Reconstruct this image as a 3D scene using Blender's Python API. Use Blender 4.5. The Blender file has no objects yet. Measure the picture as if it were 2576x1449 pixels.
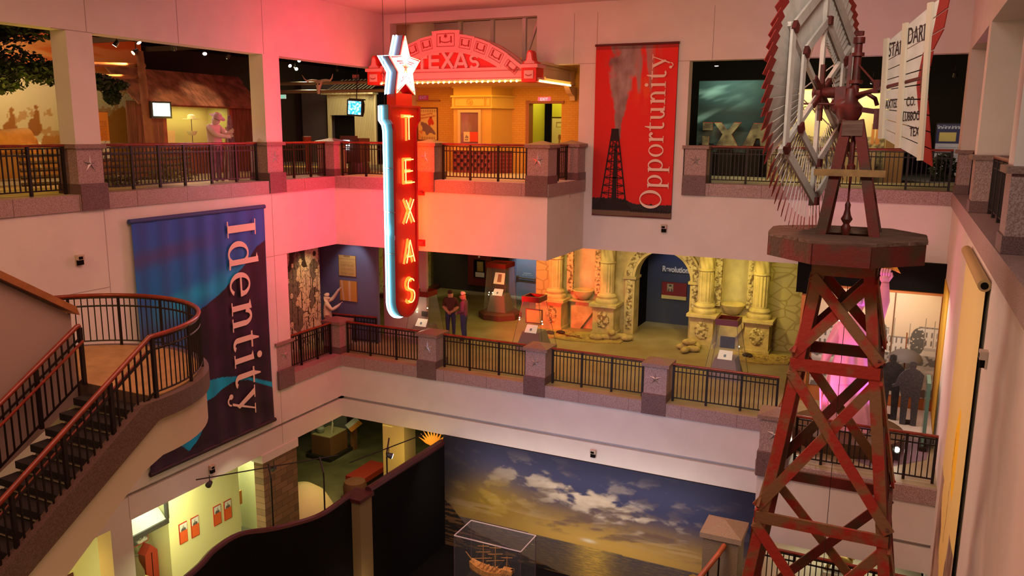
import bpy, bmesh, math, random
from mathutils import Vector, Matrix
PI = math.pi
random.seed(7)
SC = bpy.context.scene
COL = SC.collection
# ---------------------------------------------------------------- camera, world, exposure
CAM = (16.465, -21.398, 13.26)
def set_camera():
    yaw, pitch, roll, f = -0.442743, 0.189319, 0.0088955, 2059.9
    fw = Vector((math.sin(yaw)*math.cos(pitch), math.cos(yaw)*math.cos(pitch), -math.sin(pitch)))
    r = Vector((math.cos(yaw), -math.sin(yaw), 0)); u = r.cross(fw)
    c, s = math.cos(roll), math.sin(roll)
    r2 = c*r + s*u; u2 = -s*r + c*u
    m = Matrix((r2, u2, -fw)).transposed().to_4x4(); m.translation = Vector(CAM)
    cam = bpy.data.cameras.new('camera'); o = bpy.data.objects.new('camera', cam); COL.objects.link(o)
    o.matrix_world = m
    cam.sensor_width = 36; cam.lens = 36*f/2576; cam.clip_end = 200; cam.clip_start = .1
    SC.camera = o
set_camera()
SC.view_settings.view_transform = 'Standard'; SC.view_settings.look = 'None'
SC.view_settings.gamma = 1; SC.view_settings.exposure = 0.06
w = bpy.data.worlds.new('world'); SC.world = w; w.use_nodes = True
w.node_tree.nodes['Background'].inputs[0].default_value = (1, .49, .37, 1)
w.node_tree.nodes['Background'].inputs[1].default_value = .36
try:
    SC.cycles.max_bounces = 5; SC.cycles.diffuse_bounces = 2; SC.cycles.glossy_bounces = 2
    SC.cycles.transparent_max_bounces = 8; SC.cycles.sample_clamp_indirect = 4
    SC.cycles.use_adaptive_sampling = True; SC.cycles.adaptive_threshold = .1; SC.cycles.use_denoising = True
    SC.cycles.caustics_reflective = False; SC.cycles.caustics_refractive = False
except Exception: pass
def light(kind, loc, target, power, color, size=1.0, sy=None, angle=60, blend=.6, name='light'):
    l = bpy.data.lights.new(name, kind); l.energy = power; l.color = color
    if kind == 'AREA':
        l.shape = 'RECTANGLE' if sy else 'SQUARE'; l.size = size
        if sy: l.size_y = sy
    elif kind == 'SPOT':
        l.spot_size = math.radians(angle); l.spot_blend = blend; l.shadow_soft_size = size
    else: l.shadow_soft_size = size
    o = bpy.data.objects.new(name, l); COL.objects.link(o); o.location = loc
    if target is not None:
        d = Vector(target)-Vector(loc); o.rotation_euler = d.to_track_quat('-Z', 'Y').to_euler()
    return o
WARMPINK = (1, .47, .35)
# added fill lamps that brighten the hall, not fixtures of its own
light('AREA', (9, -12, 16.8), (9, -12, 0), 760, WARMPINK, 8, 10, name='hall_fill')
light('AREA', (12, -3.5, 16.8), (12, 4, 9), 210, (1, .62, .49), 5, 3, name='hall_fill')
light('AREA', (8.8, -8, 7.2), (9.2, 0, 4.4), 85, (.52, .60, 1), 5, 2, name='hall_fill').data.spread = math.radians(110)  # added cool fill for the lower balcony face
light('AREA', (16.2, -16.0, 16.6), (15.5, -10.4, 13.6), 75, (1, .82, .68), 1.2, 1.2, name='hall_fill').data.spread = math.radians(90)  # added fill aimed at the windmill wheel
light('AREA', (11.5, -8, 11.5), (17.6, -7, 8), 130, (1, .74, .52), 2, 2, name='hall_fill')  # added fill for the right wall and its banner
light('AREA', (7.5, -14, 1.5), (4.4, -12.8, 7), 110, (1, .72, .30), 1.5, 1.5, name='hall_fill')  # added upward fill for the underside of the stair landing
light('AREA', (3, -21, 16), (1, -14, 10), 420, (1, .6, .2), 3, 3, name='hall_fill')  # added yellow fill for the stairs and far left wall
# ---------------------------------------------------------------- materials
_M = {}
def mat(name, col, rough=.6, metal=0, emit=None, es=0, var=0, scale=8, bump=0, bscale=None, alpha=1, col2=None, lo=.35, hi=.65, spec=.5, detail=4, stretch=None):
    if name in _M: return _M[name]
    m = bpy.data.materials.new(name); m.use_nodes = True; nt = m.node_tree; b = nt.nodes['Principled BSDF']
    c = (*col, 1)
    b.inputs['Base Color'].default_value = c; b.inputs['Roughness'].default_value = rough; b.inputs['Metallic'].default_value = metal
    b.inputs['Specular IOR Level'].default_value = spec
    m.diffuse_color = c
    if emit: b.inputs['Emission Color'].default_value = (*emit, 1); b.inputs['Emission Strength'].default_value = es
    if alpha < 1: b.inputs['Alpha'].default_value = alpha
    tc = None
    if var or bump or col2:
        tc = nt.nodes.new('ShaderNodeTexCoord'); src = tc.outputs['Object']
        if stretch:
            mp = nt.nodes.new('ShaderNodeMapping'); nt.links.new(src, mp.inputs[0]); mp.inputs['Scale'].default_value = stretch; src = mp.outputs[0]
        nz = nt.nodes.new('ShaderNodeTexNoise'); nz.inputs['Scale'].default_value = scale; nz.inputs['Detail'].default_value = detail
        nt.links.new(src, nz.inputs['Vector'])
        if var or col2:
            r = nt.nodes.new('ShaderNodeValToRGB'); nt.links.new(nz.outputs['Fac'], r.inputs[0])
            a = col2 if col2 else tuple(x*(1-var) for x in col)
            d = col if col2 else tuple(min(1, x*(1+var)) for x in col)
            r.color_ramp.elements[0].color = (*a, 1); r.color_ramp.elements[1].color = (*d, 1)
            r.color_ramp.elements[0].position = lo; r.color_ramp.elements[1].position = hi
            nt.links.new(r.outputs[0], b.inputs['Base Color'])
        if bump:
            n2 = nt.nodes.new('ShaderNodeTexNoise'); n2.inputs['Scale'].default_value = bscale or scale; n2.inputs['Detail'].default_value = 5
            nt.links.new(src, n2.inputs['Vector'])
            bp = nt.nodes.new('ShaderNodeBump'); bp.inputs['Strength'].default_value = bump; bp.inputs['Distance'].default_value = .03
            nt.links.new(n2.outputs['Fac'], bp.inputs['Height']); nt.links.new(bp.outputs[0], b.inputs['Normal'])
    _M[name] = m; return m
def brickmat(name, c1, c2, mortar, scale=1, bw=.5, bh=.25, msize=.02, axes='xz', offset=.5, rough=.8, bump=.5, squash=1):
    if name in _M: return _M[name]
    m = bpy.data.materials.new(name); m.use_nodes = True; nt = m.node_tree; b = nt.nodes['Principled BSDF']; b.inputs['Roughness'].default_value = rough
    tc = nt.nodes.new('ShaderNodeTexCoord'); sp = nt.nodes.new('ShaderNodeSeparateXYZ'); cb = nt.nodes.new('ShaderNodeCombineXYZ')
    nt.links.new(tc.outputs['Object'], sp.inputs[0])
    nt.links.new(sp.outputs['XYZ'.index(axes[0].upper())], cb.inputs[0]); nt.links.new(sp.outputs['XYZ'.index(axes[1].upper())], cb.inputs[1])
    t = nt.nodes.new('ShaderNodeTexBrick'); nt.links.new(cb.outputs[0], t.inputs['Vector'])
    t.inputs['Color1'].default_value = (*c1, 1); t.inputs['Color2'].default_value = (*c2, 1); t.inputs['Mortar'].default_value = (*mortar, 1)
    t.inputs['Scale'].default_value = scale; t.inputs['Brick Width'].default_value = bw; t.inputs['Row Height'].default_value = bh
    t.inputs['Mortar Size'].default_value = msize; t.offset = offset
    nt.links.new(t.outputs['Color'], b.inputs['Base Color'])
    bp = nt.nodes.new('ShaderNodeBump'); bp.inputs['Strength'].default_value = bump; bp.inputs['Distance'].default_value = .02; bp.invert = True
    nt.links.new(t.outputs['Fac'], bp.inputs['Height']); nt.links.new(bp.outputs[0], b.inputs['Normal'])
    _M[name] = m; return m
def vcmat(name='printed_picture', rough=.7, es=0):
    if name in _M: return _M[name]
    m = bpy.data.materials.new(name); m.use_nodes = True; nt = m.node_tree; b = nt.nodes['Principled BSDF']; b.inputs['Roughness'].default_value = rough
    a = nt.nodes.new('ShaderNodeVertexColor'); a.layer_name = 'Col'
    nt.links.new(a.outputs[0], b.inputs['Base Color'])
    if es: nt.links.new(a.outputs[0], b.inputs['Emission Color']); b.inputs['Emission Strength'].default_value = es
    _M[name] = m; return m
WALL = mat('painted_wall', (.74, .66, .60), .75, var=.03, scale=1.5)
GRAN = mat('pink_granite', (.46, .33, .31), .45, col2=(.27, .16, .15), scale=55, lo=.4, hi=.6)
GRAND = mat('dark_granite', (.20, .12, .12), .4, col2=(.11, .055, .055), scale=55, lo=.4, hi=.6)
IRON = mat('dark_iron', (.012, .007, .006), .45, spec=.4)
WOODR = mat('varnished_handrail', (.22, .032, .014), .25, var=.2, scale=6)
BLACK = mat('matt_black', (.006, .005, .005), .9, spec=.1)
DARK = mat('dark_ceiling', (.03, .022, .018), .9, spec=.1)
FLOORC = mat('gallery_floor', (.42, .33, .2), .55, var=.25, scale=1.2)
FLOOR2 = mat('stained_concrete_floor', (.40, .34, .20), .5, col2=(.27, .2, .10), scale=.9, lo=.3, hi=.7, detail=8)
SEAM = mat('panel_seam', (.35, .27, .24), .8)
GLASS = mat('clear_glass', (.8, .85, .8), .05, alpha=.07, spec=.6)
STARM = mat('star_metal', (.42, .36, .36), .35, metal=.6)
# ---------------------------------------------------------------- mesh builder
class B:
    def __init__(s): s.v = []; s.f = []; s.mi = []; s.m = 0
    def add(s, vs, fs):
        n = len(s.v); s.v += [tuple(v) for v in vs]; s.f += [tuple(i+n for i in f) for f in fs]; s.mi += [s.m]*len(fs); return s
    K = 0
    def box(s, x0, x1, y0, y1, z0, z1):
        B.K = (B.K+1) % 11; e = B.K*1.1e-4; x0 -= e; x1 += e; y0 -= e; y1 += e; z0 -= e; z1 += e
        return s.add([(x0,y0,z0),(x1,y0,z0),(x1,y1,z0),(x0,y1,z0),(x0,y0,z1),(x1,y0,z1),(x1,y1,z1),(x0,y1,z1)],
                     [(0,3,2,1),(4,5,6,7),(0,1,5,4),(1,2,6,5),(2,3,7,6),(3,0,4,7)])
    def cb(s, c, d): return s.box(c[0]-d[0]/2, c[0]+d[0]/2, c[1]-d[1]/2, c[1]+d[1]/2, c[2]-d[2]/2, c[2]+d[2]/2)
    def beam(s, p0, p1, w, h, up=(0,0,1)):
        p0 = Vector(p0); p1 = Vector(p1); d = (p1-p0).normalized(); u = Vector(up)
        if abs(d.dot(u)) > .99: u = Vector((1,0,0))
        a = d.cross(u).normalized()*w/2; b = a.cross(d).normalized()*h/2
        vs = [p0-a-b, p0+a-b, p0+a+b, p0-a+b, p1-a-b, p1+a-b, p1+a+b, p1-a+b]
        return s.add(vs, [(0,1,2,3),(7,6,5,4),(0,4,5,1),(1,5,6,2),(2,6,7,3),(3,7,4,0)])
    def cyl(s, p0, p1, r0, r1=None, n=12, cap=True):
        r1 = r0 if r1 is None else r1; p0 = Vector(p0); p1 = Vector(p1); d = (p1-p0).normalized()
        u = Vector((0,0,1)) if abs(d.z) < .95 else Vector((1,0,0)); a = d.cross(u).normalized(); b = a.cross(d)
        vs = []
        for p, r in ((p0, r0), (p1, r1)):
            for i in range(n): t = 2*PI*i/n; vs.append(p+(a*math.cos(t)+b*math.sin(t))*r)
        fs = [(i, (i+1)%n, n+(i+1)%n, n+i) for i in range(n)]
        if cap: fs += [tuple(reversed(range(n))), tuple(range(n, 2*n))]
        return s.add(vs, fs)
    def tube(s, pts, r, n=8, closed=False, rad=None):
        P = [Vector(p) for p in pts]; m = len(P); vs = []; prev = None
        for i, p in enumerate(P):
            if closed: d = P[(i+1)%m]-P[i-1]
            else: d = P[min(i+1, m-1)]-P[max(i-1, 0)]
            d.normalize()
            if prev is None:
                u = Vector((0,0,1)) if abs(d.z) < .9 else Vector((1,0,0)); a = d.cross(u).normalized()
            else:
                a = (prev-d*prev.dot(d)); a = a.normalized() if a.length > 1e-6 else d.orthogonal().normalized()
            prev = a; b = a.cross(d); rr = rad[i] if rad else r
            for k in range(n): t = 2*PI*k/n; vs.append(p+(a*math.cos(t)+b*math.sin(t))*rr)
        fs = []
        for i in range(m if closed else m-1):
            j = (i+1)%m
            for k in range(n): fs.append((i*n+k, j*n+k, j*n+(k+1)%n, i*n+(k+1)%n))
        if not closed: fs += [tuple(range(n)), tuple(reversed(range((m-1)*n, m*n)))]
        return s.add(vs, fs)
    def lathe(s, prof, c=(0,0,0), n=20, a0=0, a1=2*PI, flute=0, fa=0, twist=0):
        vs = []; full = abs(a1-a0-2*PI) < 1e-6; k = n if full else n+1
        for (r, z) in prof:
            for i in range(k):
                t = a0+(a1-a0)*i/n; rr = r*(1+fa*math.cos(flute*(t)+twist*z)) if flute else r
                vs.append((c[0]+rr*math.cos(t), c[1]+rr*math.sin(t), c[2]+z))
        fs = []
        for j in range(len(prof)-1):
            for i in range(n):
                i2 = (i+1)%k; fs.append((j*k+i, j*k+i2, (j+1)*k+i2, (j+1)*k+i))
        if full:
            if prof[0][0] > 1e-4: fs.append(tuple(reversed(range(k))))
            if prof[-1][0] > 1e-4: fs.append(tuple(range((len(prof)-1)*k, len(prof)*k)))
        return s.add(vs, fs)
    def ball(s, c, r, n=12, m=8, sc=(1,1,1)):
        vs = []; fs = []
        for j in range(m+1):
            ph = PI*j/m
            for i in range(n): t = 2*PI*i/n; vs.append((c[0]+r*sc[0]*math.sin(ph)*math.cos(t), c[1]+r*sc[1]*math.sin(ph)*math.sin(t), c[2]+r*sc[2]*math.cos(ph)))
        for j in range(m):
            for i in range(n): fs.append((j*n+i, (j+1)*n+i, (j+1)*n+(i+1)%n, j*n+(i+1)%n))
        return s.add(vs, fs)
    def prism(s, poly, fn, d0, d1):
        """poly in 2D; fn(a,b,d)->3D; extruded from depth d0 to d1"""
        n = len(poly); B.K = (B.K+1) % 11; d1 = d1+B.K*2.5e-4*(1 if d1 > d0 else -1)
        vs = [fn(a, b, d0) for a, b in poly]+[fn(a, b, d1) for a, b in poly]
        return s.add(vs, [tuple(range(n)), tuple(reversed(range(n, 2*n)))]+[(i, i+n, (i+1)%n+n, (i+1)%n) for i in range(n)])
    def strip(s, outer, inner, fn, d0, d1, closed=True):
        n = len(outer); m = n if closed else n-1; B.K = (B.K+1) % 11; d1 = d1+B.K*2.5e-4*(1 if d1 > d0 else -1)
        vs = [fn(a, b, d) for d in (d0, d1) for L in (outer, inner) for a, b in L]
        fs = []
        for i in range(m):
            j = (i+1)%n
            fs += [(i, j, n+j, n+i), (2*n+i, 3*n+i, 3*n+j, 2*n+j), (i, 2*n+i, 2*n+j, j), (n+i, n+j, 3*n+j, 3*n+i)]
        if not closed: fs += [(0, n, 3*n, 2*n), (n-1, 3*n-1, 4*n-1, 2*n-1)]
        return s.add(vs, fs)
    def build(s, name, mats, parent=None, smooth=False, fix=True, world=True):
        me = bpy.data.meshes.new(name)
        off = Vector((0,0,0))
        if parent is not None and world:
            q = parent
            while q is not None: off += q.location; q = q.parent
        me.from_pydata([tuple(Vector(v)-off) for v in s.v] if off.length else s.v, [], s.f)
        if not isinstance(mats, (list, tuple)): mats = [mats]
        for m in mats: me.materials.append(m)
        if len(mats) > 1: me.polygons.foreach_set('material_index', s.mi)
        if fix:
            bm = bmesh.new(); bm.from_mesh(me); bmesh.ops.recalc_face_normals(bm, faces=bm.faces); bm.to_mesh(me); bm.free()
        if smooth:
            me.polygons.foreach_set('use_smooth', [True]*len(me.polygons))
            try: me.set_sharp_from_angle(angle=math.radians(40))
            except Exception: pass
        me.update()
        o = bpy.data.objects.new(name, me); COL.objects.link(o)
        if parent is not None: o.parent = parent
        return o
def tag(o, label, cat, group=None, kind=None):
    o['label'] = label; o['category'] = cat
    if group: o['group'] = group
    if kind: o['kind'] = kind
    return o
def thing(name, label, cat, loc=(0,0,0), group=None):
    o = bpy.data.objects.new(name, None); COL.objects.link(o); o.location = loc; o.empty_display_size = .1
    return tag(o, label, cat, group)
def struct(name, b, m, **k):
    o = b.build(name, m, **k); o['kind'] = 'structure'; return o
def kids(o): return [c for c in COL.objects if c.parent == o]
def copy_tree(o, parent=None):
    c = o.copy(); COL.objects.link(c)
    if parent is not None: c.parent = parent
    for ch in list(o.children): copy_tree(ch, c)
    return c
# maps from flat coordinates to planes
def onY(y0, sgn=-1): return lambda a, b, d: (a, y0+sgn*d, b)     # a = x, b = z, d towards the viewer
def onX(x0, sgn=1): return lambda a, b, d: (x0+sgn*d, a, b)      # a = y, b = z
def ell(cx, cy, rx, ry, n=24, a0=0, a1=2*PI):
    full = abs(a1-a0-2*PI) < 1e-6
    return [(cx+rx*math.cos(a0+(a1-a0)*i/(n if full else n-1)), cy+ry*math.sin(a0+(a1-a0)*i/(n if full else n-1))) for i in range(n)]
def star(cx, cy, R, r=None, n=5, rot=PI/2):
    r = R*.4 if r is None else r
    return [(cx+(R if i%2 == 0 else r)*math.cos(rot+PI*i/n), cy+(R if i%2 == 0 else r)*math.sin(rot+PI*i/n)) for i in range(2*n)]
def font_mesh(name, cu):
    tmp = bpy.data.objects.new(name, cu); COL.objects.link(tmp)
    dg = bpy.context.evaluated_depsgraph_get(); me = bpy.data.meshes.new_from_object(tmp.evaluated_get(dg))
    bpy.data.objects.remove(tmp); bpy.data.curves.remove(cu); me.name = name
    o = bpy.data.objects.new(name, me); COL.objects.link(o); return o
def font(name, txt, size, loc, rot, m, parent=None, ext=.005, align='CENTER', bold=0, sx=1, spacing=1):
    cu = bpy.data.curves.new(name, 'FONT'); cu.body = txt; cu.size = size; cu.extrude = ext; cu.align_x = align; cu.align_y = 'CENTER'; cu.offset = bold
    cu.space_character = spacing; cu.materials.append(m)
    o = font_mesh(name, cu); o.rotation_euler = rot; o.scale = (sx, 1, 1)
    l = Vector(loc)
    if parent is not None:
        q = parent
        while q is not None: l -= q.location; q = q.parent
        o.parent = parent
    o.location = l
    return o
RY = (PI/2, 0, 0)           # text facing -Y
RX = (PI/2, 0, PI/2)        # text facing +X
# --- printed pictures: a grid whose vertices carry the ink colour
def picture(name, fn, d, a0, a1, b0, b1, nx, ny, paint, parent=None, m=None, warp=None, world=True):
    vs = []; cs = []
    for j in range(ny+1):
        for i in range(nx+1):
            u = i/nx; v = j/ny; dd = d+(warp(u, v) if warp else 0)
            vs.append(fn(a0+(a1-a0)*u, b0+(b1-b0)*v, dd)); c = paint(u, v); cs += [max(0, min(1, c[0])), max(0, min(1, c[1])), max(0, min(1, c[2])), 1]
    n = nx+1
    fs = [(j*n+i, j*n+i+1, (j+1)*n+i+1, (j+1)*n+i) for j in range(ny) for i in range(nx)]
    b = B(); b.add(vs, fs); o = b.build(name, m or vcmat(), parent, fix=False, world=world)
    at = o.data.color_attributes.new('Col', 'FLOAT_COLOR', 'POINT'); at.data.foreach_set('color', cs)
    return o
from mathutils import noise
def nz(x, y, z=0): return noise.noise(Vector((x, y, z)))
def fbm(x, y, o=4, z=0): return noise.fractal(Vector((x, y, z)), 1.0, 2.0, o)
def mix(a, b, t): t = max(0, min(1, t)); return tuple(x+(y-x)*t for x, y in zip(a, b))
def sm(a, b, x): t = max(0, min(1, (x-a)/(b-a))); return t*t*(3-2*t)
def L(*c): return tuple(((x/255) ** 2.2) for x in c)     # display colour to linear
def inpoly(poly, x, y):
    r = False; n = len(poly)
    for i in range(n):
        x0, y0 = poly[i]; x1, y1 = poly[i-1]
        if (y0 > y) != (y1 > y) and x < (x1-x0)*(y-y0)/(y1-y0)+x0: r = not r
    return r
# ================================================================ THE BUILDING
F2, F3 = 5.9, 11.8
YW = 2.95            # plane of the upper back wall
XR = 17.67           # plane of the right wall
# left wall (plane x = 0)
b = B()
b.box(-.5, 0, -30, YW, 15.31, 17.3)                                   # above the gallery openings
for y0, y1 in ((-30, -15.1), (-15.1, -14.4), (-9.06, -8.42), (-3.05, -2.38)):
    b.box(-.5, 0, y0, y1, 12.86, 15.31)                               # columns
b.box(-.5, 0, -30, 0, 9.61, 11.44)                                    # band under the ledge
b.box(-.5, 0, -30, -2.4, F2-.35, 9.61)                                # wall between the levels
b.box(-.5, 0, -30, 0, 4.46, F2-.35); b.box(-.5, -.14, -30, 0, 4.36, 4.46); b.box(-.5, 0, -30, 0, 3.76, 4.36)
b.box(-.5, 0, -9.06, -8.46, 0, 3.76); b.box(-.5, 0, -30, -11.5, 0, 3.76)
struct('wall_left', b, WALL)
b = B()
for y in (-8.55, -6.0, -3.0): b.box(.0, .003, y-.006, y+.006, 15.31, 17.2)
for y in (-8.5, -2.95): b.box(0, .003, y-.006, y+.006, 3.8, 11.4)
b.box(0, .003, -30, -8.5, 9.61, 9.622); b.box(0, .003, -3.4, -2.4, 9.6, 9.612); b.box(0, .003, -9.4, -8.42, 15.30, 15.312)
struct('trim_1', b, SEAM)
# back balconies: floor slabs with their painted faces
b = B(); b.box(0, 7.4, 0, YW, 9.61, 11.44); b.box(-.02, 7.4, .02, 14, 11.40, F3); struct('wall_balcony', b, WALL)
b = B(); b.box(0, XR+.4, 0, .4, 4.46, F2-.35); b.box(0, XR+.4, .14, .4, 4.36, 4.46); b.box(0, XR+.4, 0, .4, 3.76, 4.36)
struct('wall_lower_balcony', b, WALL)
YF = -2.9; XF = 14.0
b = B(); b.box(XF, XR, YF, YF+.4, 4.62, F2-.35); b.box(XF, XR, YF+.14, YF+.4, 4.52, 4.62); b.box(XF, XR, YF, YF+.4, 3.95, 4.52); b.box(XF, XF+.4, YF+.4, .0, 3.76, F2-.35)
struct('wall_front_balcony', b, WALL)
b = B(); b.box(XF, XR, YF+.02, 1.0, F2-.4, F2); b.box(13.6, XR+.5, 0, YW+.4, F2-.4, F2); struct('floor_front_balcony', b, FLOOR2)
# upper back wall
b = B()
b.box(0, XR, YW, YW+.4, 16.8, 17.3); b.box(0, .25, YW, YW+.4, 15.4, 16.8); b.box(5.7, XR, YW, YW+.4, 15.31, 16.8)
b.box(7.16, 10.55, YW, YW+.4, 12.86, 15.31); b.box(7.4, 10.5, YW, YW+.4, 9.61, 12.86)
b.box(10.5, 18.6, YW, YW+.4, 9.61, 11.44)
struct('wall_back', b, WALL)
b = B()
for x in (6.95, 7.7, 11.2): b.box(x-.006, x+.006, YW-.003, YW, 15.31, 16.8)
b.box(7.1, 7.7, YW-.003, YW, 15.3, 15.312); b.box(10.2, 10.6, YW-.003, YW, 15.3, 15.312)
struct('trim_2', b, SEAM)
# right wall
b = B()
b.box(XR, XR+.55, -30, YW, 15.33, 17.3); b.box(XR, XR+.55, -30, YW+.4, 3.3, 11.44)
for y0, y1 in ((2.2, YW+.4), (-3.35, -2.75), (-9.5, -8.9), (-30, -15)): b.box(XR, XR+.55, y0, y1, 12.86, 15.33)
struct('wall_right', b, WALL)
b = B(); b.box(-.5, 18.6, -30, YW+.4, 17.1, 17.4); b.box(0, 18.6, -30, -2.6, 16.9, 17.1); struct('ceiling', b, mat('ceiling_plaster', (.66, .58, .54), .8))
# slabs and dark shells of the galleries
b = B()
b.box(-9, -.5, -30, 14, 11.35, F3); b.box(7.38, 24, YW+.39, 14, 11.35, F3); b.box(XR+.5, 24, -30, YW+.4, 11.35, F3)
struct('floor_upper', b, FLOORC)
b = B()
b.box(-9, -.5, -30, 0, F2-.4, F2); b.box(-9, 13.6, .35, 14, F2-.4, F2); b.box(-9, 13.62, .02, .36, F2-.4, F2); b.box(13.6, 24, YW+.3, 14, F2-.4, F2)
b.box(-9, -.02, -.02, .4, F2-.4, F2)
struct('floor_middle', b, FLOOR2)
b = B(); b.box(-9, 24, -30, 14, -.3, 0); struct('floor_ground', b, mat('ground_floor', (.17, .15, .08), .6, var=.2, scale=1.5))
b = B()
b.box(-9.3, -9, -30, 14, -.3, 17.4); b.box(-9, 24, 14, 14.3, -.3, 17.4); b.box(24, 24.3, -30, 14, -.3, 17.4)
struct('wall_outer', b, mat('gallery_dark_wall', (.05, .035, .03), .9))
b = B(); b.box(-9, -.5, -30, 14, 16.2, 17.4); b.box(-.5, 24, 6.5, 14, 16.9, 17.4); b.box(7, 24, YW+.4, 14, 16.2, 16.9); b.box(XR+.55, 24, -30, YW+.4, 16.2, 17.4); b.box(0, 7, YW+.4, 6.6, 17.2, 17.4)
b.box(-.5, 0, YW, 14, 16.2, 17.4)
struct('ceiling_galleries', b, DARK)
b = B(); b.box(-9, -.5, -30, 14, 9.9, 10.0); b.box(0, 24, YW+.4, 14, 9.9, 10.0); b.box(-9, -.5, -30, 14, 4.0, 4.1); b.box(0, 24, YW+.4, 14, 4.0, 4.1)
b.box(-.5, 0, 0, 14, 9.9, 10); b.box(-.5, 0, 0, 14, 4, 4.1)
struct('ceiling_lower', b, DARK)
# granite ledges
def ledge(name, segs, z):
    b = B()
    for (x0, x1, y0, y1) in segs:
        b.box(x0, x1, y0, y1, z-.36, z-.005)
    struct(name, b, GRAN)
ledge('trim_3', [(-.6, .05, -30, .35), (-.0, 7.45, -.05, .4), (7.0, 7.45, .35, YW)], F3)
ledge('trim_4', [(10.5, XR, YW-.05, YW+.4), (XR-.05, XR+.6, -30, YW)], F3)
ledge('trim_5', [(-.6, .05, -3.05, .35), (0, 13.65, -.05, .4), (XF-.05, XR, -2.95, -2.5), (XF-.05, XF+.4, -2.5, 0)], F2)
b = B()
for k in range(-19, 1): b.box(.05, .052, k*1.52-.005, k*1.52+.005, F3-.36, F3-.005)
for k in range(6): b.box(k*1.5+.6, k*1.5+.61, -.052, -.05, F3-.36, F3-.005); b.box(k*1.5+11.3, k*1.5+11.31, YW-.052, YW-.05, F3-.36, F3-.005)
for k in range(9): b.box(k*1.5+1.0, k*1.5+1.01, -.052, -.05, F2-.36, F2-.005)
struct('trim_6', b, mat('granite_joint', (.16, .09, .09), .7))
b = B(); b.box(13.9, XR, -3.55, 1.0, 2.65, 2.95); struct('floor_mezzanine', b, mat('mezzanine_floor', (.55, .45, .3), .6))
b = B(); b.box(13.85, XR, -3.6, -3.5, 2.6, 2.96); struct('trim_7', b, GRAN)
# ---------------------------------------------------------------- granite piers
def pier(cx, cy, z0, label, half=.32, base=.40, cap=True, faces=('y',), H=1.0, wallcol=False, group=None, hang=.36):
    t = thing('stone_pier', label, 'pier', (cx, cy, z0), group)
    b = B(); b.box(cx-half, cx+half, cy-half, cy+half, z0+.2, z0+H); b.build('shaft', GRAN, t)
    g = half+.025
    b = B(); b.box(cx-g, cx+g, cy-g, cy+g, z0-.0, z0+.22)
    for f in faces:
        if f == 'y': b.box(cx-g, cx+g, cy-g-.06, cy-g+.05, z0-hang, z0+.22)
        if f == 'x': b.box(cx+g-.05, cx+g+.06, cy-g, cy+g, z0-hang, z0+.22)
        if f == '-x': b.box(cx-g-.06, cx-g+.05, cy-g, cy+g, z0-hang, z0+.22)
    b.build('base_block', GRAND, t)
    b = B(); c = half+.07; zc = z0+H
    b.box(cx-c, cx+c, cy-c, cy+c, zc, zc+.09)
    if cap: b.add([(cx-c, cy-c, zc+.09), (cx+c, cy-c, zc+.09), (cx+c, cy+c, zc+.09), (cx-c, cy+c, zc+.09), (cx, cy, zc+.2)], [(0,1,4),(1,2,4),(2,3,4),(3,0,4)])
    b.build('cap', mat('granite_cap', (.33, .21, .18), .4, col2=(.2, .12, .10), scale=40), t)
    for f in faces:
        zc = z0+.66; R = .2
        def fn(a, bb, d):
            if f == 'y': return (cx+a, cy-half-d, zc+bb)
            if f == 'x': return (cx+half+d, cy+a, zc+bb)
            return (cx-half-d, cy+a, zc+bb)
        P = star(0, 0, R, R*.3); b = B()
        vs = [fn(a, c2, .004) for a, c2 in P]+[fn(0, 0, .035)]
        b.add(vs, [(i, (i+1) % 10, 10) for i in range(10)]); b.build('star', STARM, t, fix=False)
    return t
PN = 'granite piers on the balcony edges'
for args in [
 ((-.32, -8.74, F3), 'granite pier with a star under the leftmost wall column, upper left gallery', dict(faces=('x',), cap=False)),
 ((-.32, -2.72, F3), 'pink-lit granite pier under the wall column right of the pink herder figure', dict(faces=('x',), cap=False)),
 ((-.33, .34, F3), 'granite corner pier with a pointed cap where the upper left and red balconies meet', dict(faces=())),
 ((3.38, .33, F3), 'upper granite pier with a pale star just right of the neon sign', dict(faces=('y',))),
 ((7.08, .33, F3), 'granite pier with a star at the right corner of the red theater balcony', dict(faces=('y',))),
 ((7.1, 2.6, F3), 'short granite pier against the wall beside the red derrick banner', dict(faces=(), cap=True)),
 ((10.86, YW+.32, F3), 'granite pier with a star left of the upper right gallery railing', dict(faces=('y',), cap=False)),
 ((XR+.31, -3.05, F3), 'granite pier under the far column of the right wall', dict(faces=(), cap=False)),
 ((XR+.31, -9.2, F3), 'granite pier under the near column at the right edge of the picture', dict(faces=(), cap=False)),
 ((XR+.31, 2.55, F3), 'granite pier in the corner where the back and right walls meet', dict(faces=(), cap=False)),
 ((-.32, -2.72, F2), 'granite pier at the left end of the middle balcony, beside the relief mural', dict(faces=('x',), cap=False)),
 ((-.33, .34, F2), 'granite corner pier of the middle balcony in front of the printer statue', dict(faces=())),
 ((3.38, .33, F2), 'starred granite pier of the middle balcony below the two visitors', dict(faces=('y',))),
 ((7.10, .33, F2), 'starred granite pier of the middle balcony in front of the red-topped display case', dict(faces=('y',))),
 ((10.73, .33, F2), 'starred granite pier of the middle balcony in front of the mission arch', dict(faces=('y',))),
 ((XF+.32, -2.6, F2), 'granite corner pier of the projecting middle balcony, half hidden by the windmill tower', dict(faces=('y',), hang=.36)),
]:
    (c, lab, kw) = args
    pier(*c, lab, **kw)
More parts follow.
